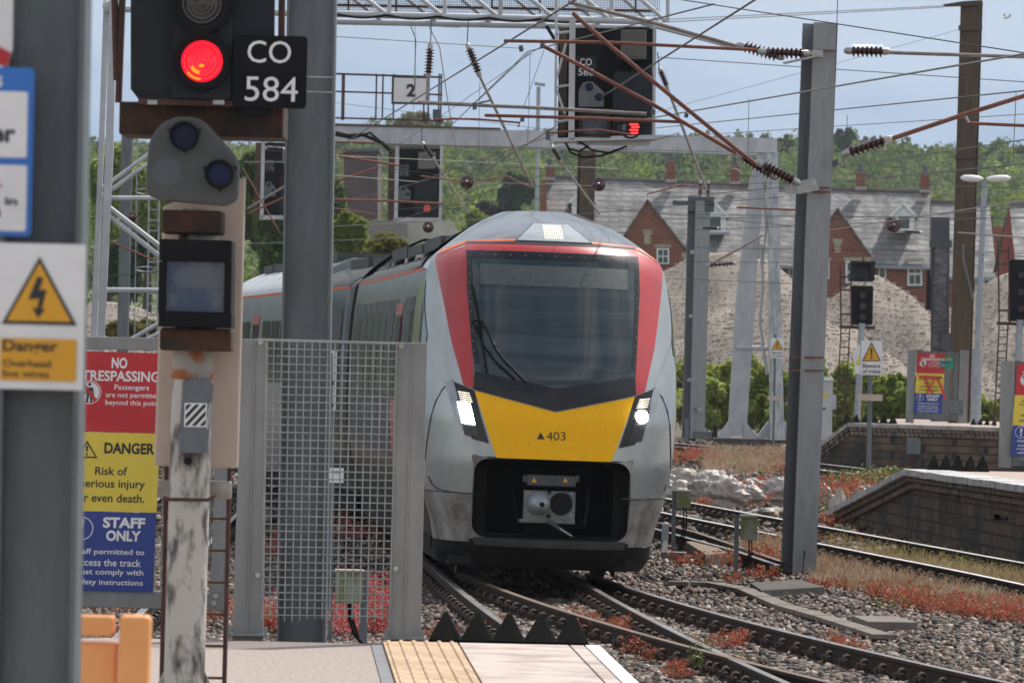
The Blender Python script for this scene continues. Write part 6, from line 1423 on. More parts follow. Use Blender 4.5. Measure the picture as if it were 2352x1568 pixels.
def house(label, xr0, yr0, xr1, yr1, ye0, ye1, chims=(), gables=(), dormers=(), wins=(), side=None, run=5.0, hip=0, xe0=None, xe1=None):
    'xr: ridge ends, ye: eaves; eaves stand at HD, the ridge run metres behind'
    g = empty('brick_house', P((xr0 + xr1) / 2, 860, HD), label, 'house', 'terrace of brick houses behind the gravel heaps'); g.location.z = -.2
    dr = HD + run; xe0 = xr0 if xe0 is None else xe0; xe1 = xr1 if xe1 is None else xe1
    A, B = P(xr0, yr0, dr), P(xr1, yr1, dr); C_, D_ = P(xe1, ye1, HD - .25), P(xe0, ye0, HD - .25)
    back = Vector((0, run + .2, 0)); up = Vector((0, 0, -.12))
    Cb, Db = Vector((C_.x, B.y + run, C_.z)), Vector((D_.x, A.y + run, D_.z))
    mb = MB(); mb.add([A, B, C_, D_, A + up, B + up, C_ + up, D_ + up], [(0, 1, 2, 3), (7, 6, 5, 4), (3, 2, 6, 7), (0, 3, 7, 4), (1, 5, 6, 2)]); mb.add([A, B, Cb, Db], [(0, 3, 2, 1)])
    rf = mb.build('roof', M_('slate'), g)
    mb = MB(); mb.bar(A + Vector((0, 0, .03)), B + Vector((0, 0, .03)), .3, .12); mb.build('ridge_tiles', M_('ridge_tile'), rf)
    mb = MB(); mb.bar(D_ + Vector((0, -.06, -.1)), C_ + Vector((0, -.06, -.1)), .12, .16); mb.build('gutter', M_('lead'), rf)
    # walls
    zb = -.3; e0 = Vector((D_.x + .15, HD, 0)); e1 = Vector((C_.x - .15, HD, 0)); r1 = B.y + run
    mb = MB(); mb.add([(e0.x, HD, zb), (e1.x, HD, zb), (e1.x, HD, C_.z - .08), (e0.x, HD, D_.z - .08), (e0.x, r1, zb), (e1.x, r1, zb), (e1.x, r1, C_.z - .08), (e0.x, r1, D_.z - .08), (A.x + .15, A.y, A.z - .1), (B.x - .15, B.y, B.z - .1)], [(0, 1, 2, 3), (4, 7, 6, 5), (0, 3, 8, 7, 4), (1, 5, 6, 9, 2)]); mb.build('wall', M_('brick'), g)
    for x, yt, yb, w_ in chims:
        dc = dr - .9; c = MB().px([(x - w_ / 2, yt), (x + w_ / 2, yt), (x + w_ / 2, yb + 6), (x - w_ / 2, yb + 6)], dc, w_ / HS * .9).build('chimney', M_('brick'), rf)
        MB().px([(x - w_ / 2 - 1.5, yt + 2), (x + w_ / 2 + 1.5, yt + 2), (x + w_ / 2 + 1.5, yt + 7), (x - w_ / 2 - 1.5, yt + 7)], dc, w_ / HS * .9 + .1, -.05).build('chimney_cap', M_('ridge_tile'), c)
        mb = MB(); mb.lathe(P(x, yt + 1, dc + .2), P(x, yt - 16, dc + .2), [(0, .16), (.7, .13), (.8, .17), (1, .12)], 10); mb.build('chimney_pot', M_('slate_dark'), c)
        MB().px([(x - w_ / 2 - 2, yb - 5), (x + w_ / 2 + 2, yb - 5), (x + w_ / 2 + 3, yb + 2), (x - w_ / 2 - 3, yb + 2)], dc - .12, .08).build('lead_flashing', M_('lead'), c)
    for xp, yp, x0, x1, yb, ybot in gables:
        dg = HD - 1.6; pk = P(xp, yp, dg); l, r = P(x0, yb, dg), P(x1, yb, dg)
        mb = MB(); mb.prism([pk, r, P(x1, ybot, dg), P(x0, ybot, dg), l], .3); gw = mb.build('gable_wall', M_('brick'), g)
        # little roof running back into the main slope
        over = Vector((0, -.22, 0)); pb = pk + Vector((0, 5.2, 0)); mb = MB()
        for e, sx in ((l, -1), (r, 1)):
            dx = (e - pk) * .06; E = e + dx; up_ = Vector((0, 0, .10)); eb = Vector((E.x, HD + .4, E.z)); n_ = [pk + over, E + over, eb, pb]
            mb.add([p + up_ for p in n_] + list(n_), [(0, 1, 2, 3), (4, 7, 6, 5)] + [(i, i + 4, (i + 1) % 4 + 4, (i + 1) % 4) for i in range(4)])
        mb.build('gable_roof', M_('slate'), gw)
        xm = xp; MB().px([(xm - 11, yp + 68), (xm + 11, yp + 68), (xm + 11, yp + 78), (xm - 11, yp + 78)], dg, .1, -.05).build('stone_block', M_('stone_trim'), gw); MB().px([(xm - 7, yp + 78), (xm + 7, yp + 78), (xm + 7, yp + 100), (xm - 7, yp + 100)], dg, .1, -.03).build('stone_panel', M_('stone_trim'), gw)
        for xx in (x0, x1): MB().px([(xx - 10, yb + 6), (xx + 4, yb + 6), (xx + 4, yb + 18), (xx - 10, yb + 18)], dg, .4, -.05).build('kneeler_stone', M_('stone_trim'), gw)
    for xp, yp, w_, h in dormers:
        dd = HD + run * .45; y1 = yp + h; fc = MB().px([(xp, yp + 4), (xp + w_ / 2 - 5, yp + h * .42), (xp + w_ / 2 - 7, y1), (xp - w_ / 2 + 7, y1), (xp - w_ / 2 + 5, yp + h * .42)], dd - 1.6, .2).build('dormer', M_('upvc'), g)
        pk = P(xp, yp, dd - 1.7); mb = MB()
        for sx in (-1, 1):
            e = P(xp + sx * w_ / 2, yp + h * .50, dd - 1.7); bk = Vector((0, 3.2, 0)); mb.add([pk, e, e + bk, pk + bk] + [p - Vector((0, 0, .12)) for p in (pk, e, e + bk, pk + bk)], [(0, 1, 2, 3), (4, 7, 6, 5)] + [(i, i + 4, (i + 1) % 4 + 4, (i + 1) % 4) for i in range(4)])
        mb.build('dormer_roof', M_('slate'), fc)
        mb = MB()
        for sx in (-1, 1): mb.bar(P(xp, yp + 2, dd - 1.78), P(xp + sx * (w_ / 2 - 1), yp + h * .50, dd - 1.78), .06, .16)
        mb.parts('barge_board', M_('upvc'), fc)
        mb = MB(); mb.px([(xp - w_ / 2 + 6, yp + h * .42), (xp + w_ / 2 - 6, yp + h * .42), (xp + w_ / 2 - 6, y1), (xp - w_ / 2 + 6, y1)], dd - 1.4, 2.6); mb.build('dormer_cheek', M_('slate_dark'), fc)
        MB().px([(xp - w_ * .17, yp + h * .5), (xp + w_ * .22, yp + h * .5), (xp + w_ * .22, yp + h * .92), (xp - w_ * .17, yp + h * .92)], dd - 1.6, .05, -.03).build('pane', M_('window_glass'), fc)
        MB().px([(xp - w_ / 2 - 1, y1 - 1), (xp + w_ / 2 + 1, y1 - 1), (xp + w_ / 2 + 3, y1 + 5), (xp - w_ / 2 - 3, y1 + 5)], dd - 1.9, .4).build('lead_apron', M_('lead'), fc)
    for x0, y0, x1, y1, gd, lint, bars in wins: win(g, x0, y0, x1, y1, HD - (1.6 if gd else 0), lint, bars)
    return g
house('brick house with a big gable just above the train roof and three chimneys', 1252, 404, 1742, 425, 590, 602,
      chims=((1263, 380, 412, 20), (1541, 365, 417, 20), (1688, 376, 422, 20)), gables=((1487, 460, 1412, 1576, 574, 640),), dormers=((1338, 435, 62, 60), (1640, 462, 68, 72)),
      wins=((1508, 571, 1537, 606, True, True, True),))
house('brick house directly behind the big H mast with a low slate roof', 1744, 426, 1838, 430, 606, 611, wins=((1812, 614, 1822, 642, False, False, False),))
house('brick house with a gable and two chimneys right of the big H mast', 1840, 430, 2136, 441, 604, 612,
      chims=((1977, 392, 434, 21), (2125, 396, 440, 21)), gables=((1924, 480, 1846, 1996, 584, 760),), dormers=((2075, 464, 62, 66),),
      wins=((1886, 600, 1905, 640, True, True, True), (1942, 600, 1976, 650, True, True, True), (2017, 606, 2035, 640, False, False, False), (2084, 602, 2118, 656, False, True, True)))
house('lower brick house partly hidden by the brown mast and the lamp post', 2138, 462, 2272, 466, 632, 638, xe1=2290, wins=((2240, 640, 2262, 672, False, False, True),))
HDo = HD; HD = 300.
g = house('red brick house cut by the picture edge at the far end of the terrace', 2318, 468, 2460, 472, 620, 624)
MB().px([(2318, 470), (2332, 600), (2300, 640), (2296, 640), (2304, 560)], HD - .5, .3).build('side_wall', M_('brick_side'), g)
MB().px([(2268, 520), (2312, 520), (2312, 660), (2268, 660)], 338, .5).build('brick_wall', M_('brick'), label='low brick wall in the gap between the last two houses', cat='wall')
HD = HDo
MB().px([(1244, 420), (1252, 410), (1256, 480), (1256, 640), (1236, 640)], HD + .2, 8).build('gable_end', M_('brick'), label='brick end wall of the terrace behind the slim lamp column', cat='wall')
# dark and pale buildings behind the train roof
mat('dark_brick', (.11, .07, .075), .9, 0, (.08, .05, .055), 1, brick=(1.2, .4, (.07, .05, .05)))
c = empty('tall_building', P(822, 700, 420), 'tall dark purplish brick building partly behind the CO 576 signal', 'building')
MB().px([(790, 346), (868, 344), (866, 700), (788, 700)], 420, 12).build('wall', M_('dark_brick'), c); MB().px([(786, 342), (872, 340), (872, 347), (786, 349)], 420, 12.4, -.3).build('parapet', M_('slate_dark'), c)
mat('pale_wall', (.46, .44, .40), .8, 0, (.33, .32, .30), .6)
c = empty('low_building', P(920, 620, 380), 'pale low industrial roof just left of the train roof', 'building')
MB().px([(795, 520), (860, 505), (930, 500), (940, 512), (1040, 508), (1052, 530), (1052, 640), (795, 640)], 380, 20).build('wall', M_('pale_wall'), c); MB().px([(800, 512), (935, 500), (938, 545), (800, 540)], 379, .5).build('roof_edge', M_('ridge_tile'), c)

# ------------------------------------------------------------ foliage
mat('leaf', (.12, .18, .03), .6, 0, (.075, .13, .025), .5, island=.4, spec=.3, trans=.4)
mat('leaf_bright', (.24, .29, .045), .6, 0, (.15, .21, .03), .5, island=.35, spec=.3, trans=.45)
mat('leaf_bush', (.40, .44, .12), .6, 0, (.27, .34, .08), .8, island=.35, spec=.3, trans=.5)
mat('leaf_dark', (.05, .095, .035), .65, 0, (.04, .075, .03), .5, island=.4, spec=.3, trans=.3)
mat('leaf_olive', (.21, .185, .05), .65, 0, (.15, .15, .045), .5, island=.35, spec=.3, trans=.4)
mat('leaf_purple', (.055, .03, .035), .65, 0, (.04, .03, .03), .5, island=.4, spec=.3)
mat('leaf_far', (.20, .24, .075), .7, 0, (.12, .17, .065), .035, lo=.42, hi=.58, island=.3, spec=.2, trans=.4)
mat('bark', (.07, .055, .04), .9)
def leaf_geo(crowns, n, size, sub=26, flat=.85, seed=0):
    'crowns: (x, y, z, rx, rz); leaf-sized quads around sub-clumps'
    g = np.random.default_rng(seed); out = []
    for (x, y, z, rx, rz) in crowns:
        m = sub; v = g.normal(size=(m, 3)); v /= np.linalg.norm(v, axis=1)[:, None]; r = g.random(m) ** .45 * .80
        cl = v * r[:, None]; rad = g.uniform(.16, .36, m)
        k = g.integers(0, m, n); u = g.normal(size=(n, 3)); u /= np.linalg.norm(u, axis=1)[:, None]
        p = cl[k] + u * (rad[k] * g.random(n) ** .33)[:, None]
        out.append(p * [rx, rx * .9, rz] + [x, y, z])
    C = np.concatenate(out); N_ = len(C); a = g.normal(size=(N_, 3)); a[:, 2] *= flat; a /= np.linalg.norm(a, axis=1)[:, None]; b = np.cross(a, g.normal(size=(N_, 3))); b /= np.linalg.norm(b, axis=1)[:, None]
    s = (size * g.uniform(.6, 1.35, N_))[:, None]; V = np.stack([C + a * s, C + b * s * .6, C - a * s, C - b * s * .6], 1).reshape(-1, 3); return V, np.arange(N_ * 4).reshape(-1, 4)
def tree(label, x, yt, yb, d, wpx, m, n=1500, size=.16, seed=0, name='tree', ground=None, cat='tree', group='trees behind the railway', trunk=True, parts=5, wild=0):
    s_ = F / d; top = P(x, yt, d); bot = P(x, yb, d); gz = -.2 if ground is None else ground; h = top.z - bot.z; rx = wpx / 2 / s_
    g = random.Random(seed); root = empty(name, (bot.x, d, gz), label, cat, group); cr = [(bot.x, d, (top.z + bot.z) / 2 - h * .02, rx * .72, h * .42)]
    for k in range(parts): a = g.uniform(0, 6.28); q = g.uniform(.35, .62); cr.append((bot.x + math.cos(a) * rx * q, d + math.sin(a) * rx * q * .7, bot.z + h * g.uniform(.3, .78), rx * g.uniform(.32, .5), h * g.uniform(.18, .28)))
    if wild:
        cr = [(bot.x, d, bot.z + h * .35, rx * .8, h * .34)] + [(bot.x + g.uniform(-1, 1) * rx * 1.15, d + g.uniform(-.5, .5) * rx, bot.z + h * g.uniform(.2, .88), rx * g.uniform(.14, .30), h * g.uniform(.10, .22)) for _ in range(parts)]; n = n // 3
    V, Fq = leaf_geo(cr, n, size, seed=seed + 11)
    o = mesh_np('crown', V - np.array(root.location), Fq, M_(m)); o.parent = root
    if trunk:
        mb = MB(); zt = top.z - h * .3; mb.tube([Vector((bot.x, d, gz)), Vector((bot.x + .1, d, (gz + zt) / 2)), Vector((bot.x, d, zt))], [h * .035 + .05, h * .025 + .04, .03], 8)
        for k in range(6): a = g.uniform(0, 6.28); z0 = gz + (zt - gz) * g.uniform(.4, .85); mb.tube([Vector((bot.x, d, z0)), Vector((bot.x + math.cos(a) * rx * .6, d + math.sin(a) * rx * .6, z0 + h * .2))], [h * .012 + .02, .015], 5)
        mb.build('trunk', M_('bark'), root)
    return root
tree('bright green tree seen through the top of the white lattice leg', 245, 300, 660, 262, 120, 'leaf_bush', 2600, .19, 1)
tree('bright green tree behind the slim round mast and ladder', 335, 300, 640, 258, 130, 'leaf_bush', 2600, .19, 2)
tree('darker green tree low behind the white lattice leg', 290, 520, 720, 245, 150, 'leaf_dark', 2400, .17, 3)
tree('green tree just beside the cream board and CO 578 signal', 600, 300, 620, 262, 150, 'leaf', 3200, .18, 4)
tree('leafy tree behind the far end of the train', 655, 400, 700, 240, 190, 'leaf', 3200, .17, 5)
tree('yellowish green tree right of the tall grey mast behind the screen', 800, 470, 640, 236, 150, 'leaf_bright', 2600, .16, 6)
tree('olive bush growing above the roof of the train', 880, 530, 640, 150, 150, 'leaf_olive', 3000, .10, 7, name='bush', cat='bush')
tree('dark green tree between the dark brick building and the grey mast', 770, 400, 520, 300, 90, 'leaf', 1600, .2, 8)
for i, (x, yt, w_, m, lb) in enumerate(((1590, 818, 130, 'leaf_bright', 'green bush just right of the train flank'), (1640, 822, 120, 'leaf_bright', 'yellow green bush left of the white gantry leg'), (1745, 822, 130, 'leaf_bright', 'yellow green bush between the splayed gantry legs'), (1665, 890, 130, 'leaf', 'dark low bush left of the white gantry leg foot'), (1820, 850, 90, 'leaf', 'bush behind the big H mast'), (1935, 825, 120, 'leaf_bright', 'tall yellow green bush right of the grey cabinet'), (2030, 850, 120, 'leaf', 'dark green bush behind the beware of trains sign'), (1975, 870, 120, 'leaf_bright', 'mid green bush behind the signal post'), (2090, 870, 90, 'leaf', 'bush behind the taped mesh gate'), (2270, 905, 60, 'leaf_bright', 'small green bush right of the lamp post'), (2330, 900, 60, 'leaf_dark', 'small dark bush at the picture edge'), (2215, 930, 80, 'leaf', 'low bush behind the lamp post base'))):
    tree(lb, x, yt, 1000, 186 + 3 * (i % 4), w_ * 1.9, {'leaf_bright': 'leaf_bush', 'leaf': 'leaf_bright', 'leaf_dark': 'leaf'}[m], 3600, .075, 30 + i, name='bush', cat='bush', group='bushes along the foot of the gravel heaps', trunk=True, parts=34, wild=1)
# bushes at the left below the lattice leg
tree('scrubby bush at the foot of the small gravel heap', 300, 730, 800, 185, 190, 'leaf_olive', 2600, .08, 50, name='bush', cat='bush', trunk=False, parts=7)

# unseen trees added left of the line to darken the reflection in the train's flank
for k, (x_, y_, h_) in enumerate(((-25, 150, 9), (-29, 178, 11), (-27, 205, 10), (-33, 232, 12), (-38, 200, 12), (-22, 128, 8), (-36, 165, 11), (-44, 240, 13))):
    t_ = tree('dark tree added beyond the left edge of the view', 1176, 0, 1, 100, 10, 'leaf_dark', 10, .1, 90 + k, group='unseen dark trees added left of the train', trunk=False) if False else None
    root = empty('tree', (x_, y_, -.2), 'unseen dark tree added left of the train for the reflection in its side', 'tree', 'unseen dark trees added left of the train')
    V, Fq = leaf_geo([(0, 0, h_ * .5, h_ * .45, h_ * .48)], 3500, .28, sub=40, seed=200 + k); o = mesh_np('crown', V, Fq, M_('leaf_dark')); o.parent = root
    mb = MB(); mb.tube([(x_, y_, -.2), (x_, y_, h_ * .7)], [.25, .08], 8); mb.build('trunk', M_('bark'), root)
# hill and its wood
def hz(x, y):
    t = np.clip((y - 430) / 520, 0, 1.6); return -.3 + 33.5 * t ** 1.15 + 1.6 * np.sin(x * .045 + .6) * t + 1.2 * np.sin(x * .11) * t
xs = np.linspace(-260, 260, 80); ys = np.linspace(400, 1300, 60); X, Y = np.meshgrid(xs, ys); Z = hz(X, Y); Z = np.where(Y > 980, Z * 0 + hz(X, 980 + (Y - 980) * .2), Z)
V = np.stack([X, Y, Z], -1).reshape(-1, 3); ny_, nx_ = X.shape; i = np.arange((ny_ - 1) * (nx_ - 1)); r = i // (nx_ - 1) * nx_ + i % (nx_ - 1)
o = mesh_np('hill', V, np.stack([r, r + 1, r + nx_ + 1, r + nx_], -1), M_('meadow'), smooth=True); o['kind'] = 'structure'
g = np.random.default_rng(5); cl = {'leaf_far': [], 'leaf_dark': [], 'leaf_bright': [], 'leaf': []}
SKY = [(-400, 300), (560, 318), (700, 330), (800, 305), (860, 262), (905, 268), (950, 244), (1000, 258), (1030, 285), (1090, 312), (1160, 300), (1270, 282), (1500, 300), (1620, 305), (1700, 297), (1780, 304), (1850, 300), (1935, 292), (2000, 306), (2100, 318), (2150, 325), (2260, 318), (2352, 300), (2800, 300)]
sx_, sy_ = zip(*SKY)
for row, y in enumerate(np.arange(500, 960, 19)):
    hw = y * .105; n = int(2 * hw / 7.2)
    for k in range(n):
        x = -hw + 2 * hw * (k + g.random()) / n; yy = y + g.uniform(-9, 9); rx = g.uniform(3.2, 5.6); z = hz(x, yy) + rx * .95; ptx = 1176 + x / yy * F
        top = np.interp(ptx, sx_, sy_); zmax = 2.5 + (812 + (ptx - 1176) * .0227 - top) / F * yy - rx * .95
        if z > zmax: z = zmax
        if abs(z - hz(x, yy)) > 40: continue
        cl[g.choice(['leaf_far', 'leaf_dark', 'leaf_bright', 'leaf'], p=[.48, .14, .16, .22])].append((x, yy, z, rx, rx * .95))
# last row follows the skyline exactly
for ptx in np.arange(100, 2500, 26):
    y = 940; rx = g.uniform(2.0, 3.6); x = (ptx - 1176) / F * y; top = np.interp(ptx, sx_, sy_) + g.uniform(-3, 14); z = 2.5 + (812 + (ptx - 1176) * .0227 - top) / F * y - rx * .9
    cl[g.choice(['leaf_far', 'leaf', 'leaf_olive' if 'leaf_olive' in cl else 'leaf_far'])].append((x, y, z, rx, rx))
    cl['leaf_far'].append((x + 1, y - 5, z - 4, rx * 1.3, rx * 1.3))
parent = None
names = {'leaf_far': ('hillside_wood', 'dense mixed green wood covering the hill behind the houses'), 'leaf_dark': ('dark_wood', 'darker evergreen patches of the hillside wood'), 'leaf_bright': ('bright_wood', 'bright spring green patches of the hillside wood'), 'leaf': ('green_wood', 'mid green patches of the hillside wood')}
for k, (key, cs) in enumerate(cl.items()):
    V, Fq = leaf_geo(cs, 620, .30, sub=14, seed=60 + k); o = mesh_np(names[key][0], V, Fq, M_(key)); tag(o, names[key][1], 'wood', kind='stuff')
tree('rounded olive brown tree rising above the others under the number 2 sign', 945, 246, 400, 800, 150, 'leaf_olive', 3000, .45, 71, group=None, ground=20)
tree('dark tree standing out of the skyline right of the big H mast', 1938, 292, 360, 850, 60, 'leaf_dark', 1500, .4, 72, group=None, ground=24)
tree('dark purple leaved tree above the train roof', 1130, 462, 520, 500, 75, 'leaf_purple', 1800, .25, 73, group=None, ground=3)
tree('bright green young tree above the train roof left of the slim lamp column', 1105, 482, 560, 470, 90, 'leaf_bright', 1800, .24, 74, group=None, ground=2)
tree('dark conifer behind the slim lamp column', 1185, 370, 520, 520, 90, 'leaf_dark', 2200, .25, 75, group=None, ground=4)

# ------------------------------------------------------------ sacks of rubble
mat('sack', (.42, .385, .345), .45, 0, (.36, .31, .27), 1.5, bump=.25, bscale=9, bdist=.04, trans=.12)
mat('sack_grey', (.30, .275, .25), .5, 0, (.19, .15, .12), 1.5, bump=.25, bscale=9, bdist=.03)
def sack(label, x, y0, y1, d, w_, seed):
    g = random.Random(seed); bm = bmesh.new(); bmesh.ops.create_icosphere(bm, subdivisions=4, radius=1)
    s_ = F / d; hw = w_ / 2 / s_; c = P(x, y1, d); top = P(x, y0, d); h = max(.1, top.z + .2)
    o3 = Vector((seed * 3.1, seed * 1.3, 0))
    for v in bm.verts:
        p = v.co.copy(); e = 2.8; k = (abs(p.x) ** e + abs(p.y) ** e + abs(p.z) ** e) ** (-1 / e); p *= k
        n1 = mnoise.fractal(p * .8 + o3, 1., 2, 2); wv = mnoise.noise(p * 1.2 + o3)
        r1 = 1 - 3 * abs(mnoise.noise(Vector((p.x * .75 + wv, p.y * .7, p.z * 1.9 + .6 * p.x * ((seed % 3) - 1))) + o3)); r2 = 1 - 2.4 * abs(mnoise.noise(Vector((p.x * 1.1 - p.z, p.y, p.z * 3.6 + p.x + wv * 1.5)) + o3 * 2)); r3 = 1 - 2 * abs(mnoise.noise(Vector((p.x * 2.2 + p.z * 2, p.y * 2, p.z * 5 - p.x * 2)) + o3))
        p *= .90 + .26 * n1 + .15 * r1 + .09 * r2 + .06 * r3 + g.uniform(-.02, .02)
        if p.z > .2: p.x *= 1 - .25 * (p.z - .2); p.y *= 1 - .2 * (p.z - .2)
        v.co = Vector((p.x * hw, p.y * hw * .8, (p.z + .75) * h * .50))
    me = bpy.data.meshes.new('rubble_sack'); bm.to_mesh(me); bm.free(); me.materials.append(M_('sack' if seed % 3 else 'sack_grey'))
    o = bpy.data.objects.new('rubble_sack', me); COL.objects.link(o); o.location = (c.x, d, -.22); tag(o, label, 'sack', 'crumpled rubble sacks')
for i, (x, y0, y1, d, w_, lb) in enumerate(((1545, 1092, 1148, 106, 90, 'crumpled white sack closest to the train flank'), (1565, 1066, 1120, 113, 95, 'folded white sack behind the one closest to the train'), (1612, 1088, 1160, 103, 80, 'grey bulging rubble sack in the middle of the pile'), (1668, 1082, 1165, 102, 95, 'tallest creased grey rubble sack of the pile'), (1640, 1070, 1120, 110, 90, 'white crumpled sack behind the grey ones'), (1720, 1108, 1160, 103, 70, 'sagging pale sack right of the tallest one'), (1785, 1080, 1150, 106, 85, 'pale round sack just left of the big H mast'), (1735, 1090, 1130, 112, 70, 'flattened white sack behind the sagging one'), (1790, 1160, 1186, 98, 90, 'flat torn cream sack lying by the rail at the mast'), (1885, 1100, 1140, 105, 50, 'small white sack just right of the big H mast'), (1922, 1118, 1188, 97, 42, 'upright narrow white sack among red weeds'), (1985, 1108, 1132, 108, 50, 'low white sack before the platform ramp'), (1745, 1168, 1184, 100, 60, 'flat white torn sack among the red weeds'))):
    sack(lb, x, y0, y1, d, w_, i + 1)

# ------------------------------------------------------------ weeds and grass
mat('weed_red', (1, 1, 1), .6, 0, (.8, .75, .7), 1.5, island=.3, trans=.4, icol=[(.42, .05, .035), (.38, .13, .05), (.50, .10, .07), (.22, .05, .03), (.34, .18, .07), (.16, .15, .04), (.46, .06, .05), (.30, .12, .06)])
mat('weed_pink', (1, 1, 1), .6, 0, (.8, .7, .7), 1.5, island=.3, trans=.4, icol=[(.50, .04, .06), (.42, .12, .05), (.55, .06, .12), (.25, .04, .04), (.45, .10, .05), (.5, .22, .2)])
mat('weed_green', (.12, .17, .03), .6, 0, (.20, .18, .03), 1.5, island=.4)
mat('straw', (1, 1, 1), .7, 0, (.8, .62, .55), .5, lo=.4, hi=.6, island=.3, trans=.4, icol=[(.40, .31, .20), (.48, .41, .29), (.30, .19, .13), (.24, .21, .10), (.38, .25, .18)])
mat('straw_green', (.22, .20, .06), .7, 0, (.34, .26, .12), .8, island=.4, trans=.4)
def weeds(spots, dens, seed, name, label, m, leaf=.0125, stems=True):
    'small branching weeds: thin stems carrying little leaves'
    g = np.random.default_rng(seed); V = []; n0 = 0
    Cs = []
    for X, Y, rw, h, n in spots:
        for _ in range(int(n * dens)):
            p = G(X + g.normal() * rw, Y + g.normal() * rw * .18, -.19); ht = h * g.uniform(.5, 1.2); a = g.uniform(-.3, .3); b = g.uniform(-.3, .3)
            k = int(12 + 16 * g.random()); t = g.random(k) ** .6; sp = .30 * t * ht
            Cs.append(np.stack([p.x + a * ht * t + g.normal(0, 1, k) * sp * .55, p.y + b * ht * t + g.normal(0, 1, k) * sp * .55, p.z + ht * t], -1))
    C = np.concatenate(Cs); N_ = len(C); a = g.normal(size=(N_, 3)); a /= np.linalg.norm(a, axis=1)[:, None]; b = np.cross(a, g.normal(size=(N_, 3))); b /= np.linalg.norm(b, axis=1)[:, None]
    s = (leaf * g.uniform(.6, 1.6, N_) * np.clip(C[:, 1] / 60, .8, 2.2))[:, None]; V = np.stack([C + a * s, C + b * s * .6, C - a * s, C - b * s * .6], 1).reshape(-1, 3)
    o = mesh_np(name, V, np.arange(N_ * 4).reshape(-1, 4), M_(m)); tag(o, label, 'weeds', kind='stuff')
RWX = 0
RW = [(1330, 1462, 14, .16, 14), (1395, 1468, 22, .17, 30), (1360, 1450, 10, .2, 10), (1430, 1452, 16, .15, 20), (1480, 1505, 22, .15, 34), (1500, 1520, 12, .12, 20), (1135, 1455, 8, .15, 8), (1575, 1505, 22, .13, 26), (1600, 1498, 16, .13, 16), (1680, 1490, 22, .16, 22), (1555, 1545, 12, .12, 14), (1700, 1478, 14, .12, 10), (1940, 1518, 22, .2, 24), (1915, 1500, 10, .2, 10), (1690, 1552, 16, .14, 16), (1560, 1560, 20, .1, 14),
      (1560, 1300, 10, .15, 10), (1610, 1300, 16, .17, 26), (1680, 1300, 24, .2, 36), (1760, 1300, 26, .25, 60), (1780, 1275, 20, .25, 40), (1750, 1330, 20, .15, 24), (1680, 1340, 12, .14, 16), (1612, 1172, 14, .22, 22), (1560, 1300, 10, .1, 8), (1570, 1062, 26, .35, 34), (1610, 1062, 22, .35, 30), (1545, 1058, 14, .3, 16), (1755, 1140, 26, .35, 60), (1740, 1165, 22, .25, 30), (1885, 1165, 16, .5, 70), (1960, 1150, 24, .35, 60), (1950, 1120, 26, .25, 40), (2010, 1118, 30, .25, 50), (1990, 1140, 20, .3, 30), (1810, 1090, 16, .3, 24), (1905, 1208, 22, .2, 30), (1940, 1206, 20, .2, 24), (2070, 1105, 22, .2, 20), (1925, 1195, 18, .2, 20), (1870, 1245, 24, .12, 14), (1960, 1250, 30, .12, 20), (1850, 1352, 14, .12, 16), (1895, 1356, 18, .12, 22), (1930, 1352, 14, .12, 16),
      (2025, 1372, 22, 0.187, 21), (2060, 1388, 20, 0.187, 19), (2100, 1400, 24, 0.212, 29), (2150, 1408, 22, 0.204, 27), (2200, 1415, 22, 0.187, 25), (2250, 1420, 20, 0.187, 23), (2300, 1428, 22, 0.204, 29), (2345, 1432, 20, 0.204, 27), (2215, 1395, 30, 0.17, 21), (2320, 1405, 26, 0.17, 21), (2110, 1375, 24, 0.17, 16), (1325, 1448, 5, .2, 6),
      (480, 1430, 30, .2, 30), (300, 1400, 80, .15, 60), (520, 1418, 20, .2, 20), (620, 1455, 12, .25, 26), (1015, 1468, 26, .12, 16)]
RW = [(x, y, w_, h, n * 1.9 if (y > 1440 and x < 2000) or x > 2020 and y > 1360 else n) for x, y, w_, h, n in RW]
weeds(RW, 1.15, 3, 'red_weeds', 'low red and orange weeds sprouting through the ballast', 'weed_red')
weeds([(870, 1400, 22, .35, 80), (850, 1450, 40, .28, 90), (790, 1465, 22, .3, 60), (880, 1455, 20, .4, 90), (625, 1440, 10, .3, 30), (770, 1440, 16, .3, 40), (640, 1280, 20, .3, 30), (820, 1240, 60, .3, 60), (850, 1180, 60, .3, 40)], 1.2, 4, 'pink_weeds', 'bright pinkish red weeds behind the wire mesh screen', 'weed_pink')
weeds([(1600, 1550, 8, .3, 10), (1720, 1560, 10, .2, 6), (1930, 1520, 12, .15, 6), (2000, 1190, 20, .25, 24), (1990, 1120, 40, .35, 60), (2040, 1110, 20, .35, 40), (1700, 1060, 60, .3, 30), (2060, 1400, 30, .15, 10), (1905, 1190, 12, .3, 20), (2030, 1220, 26, .25, 30), (240, 1385, 60, .3, 30)], 1.6, 5, 'green_weeds', 'small green weeds among the stones', 'weed_green')
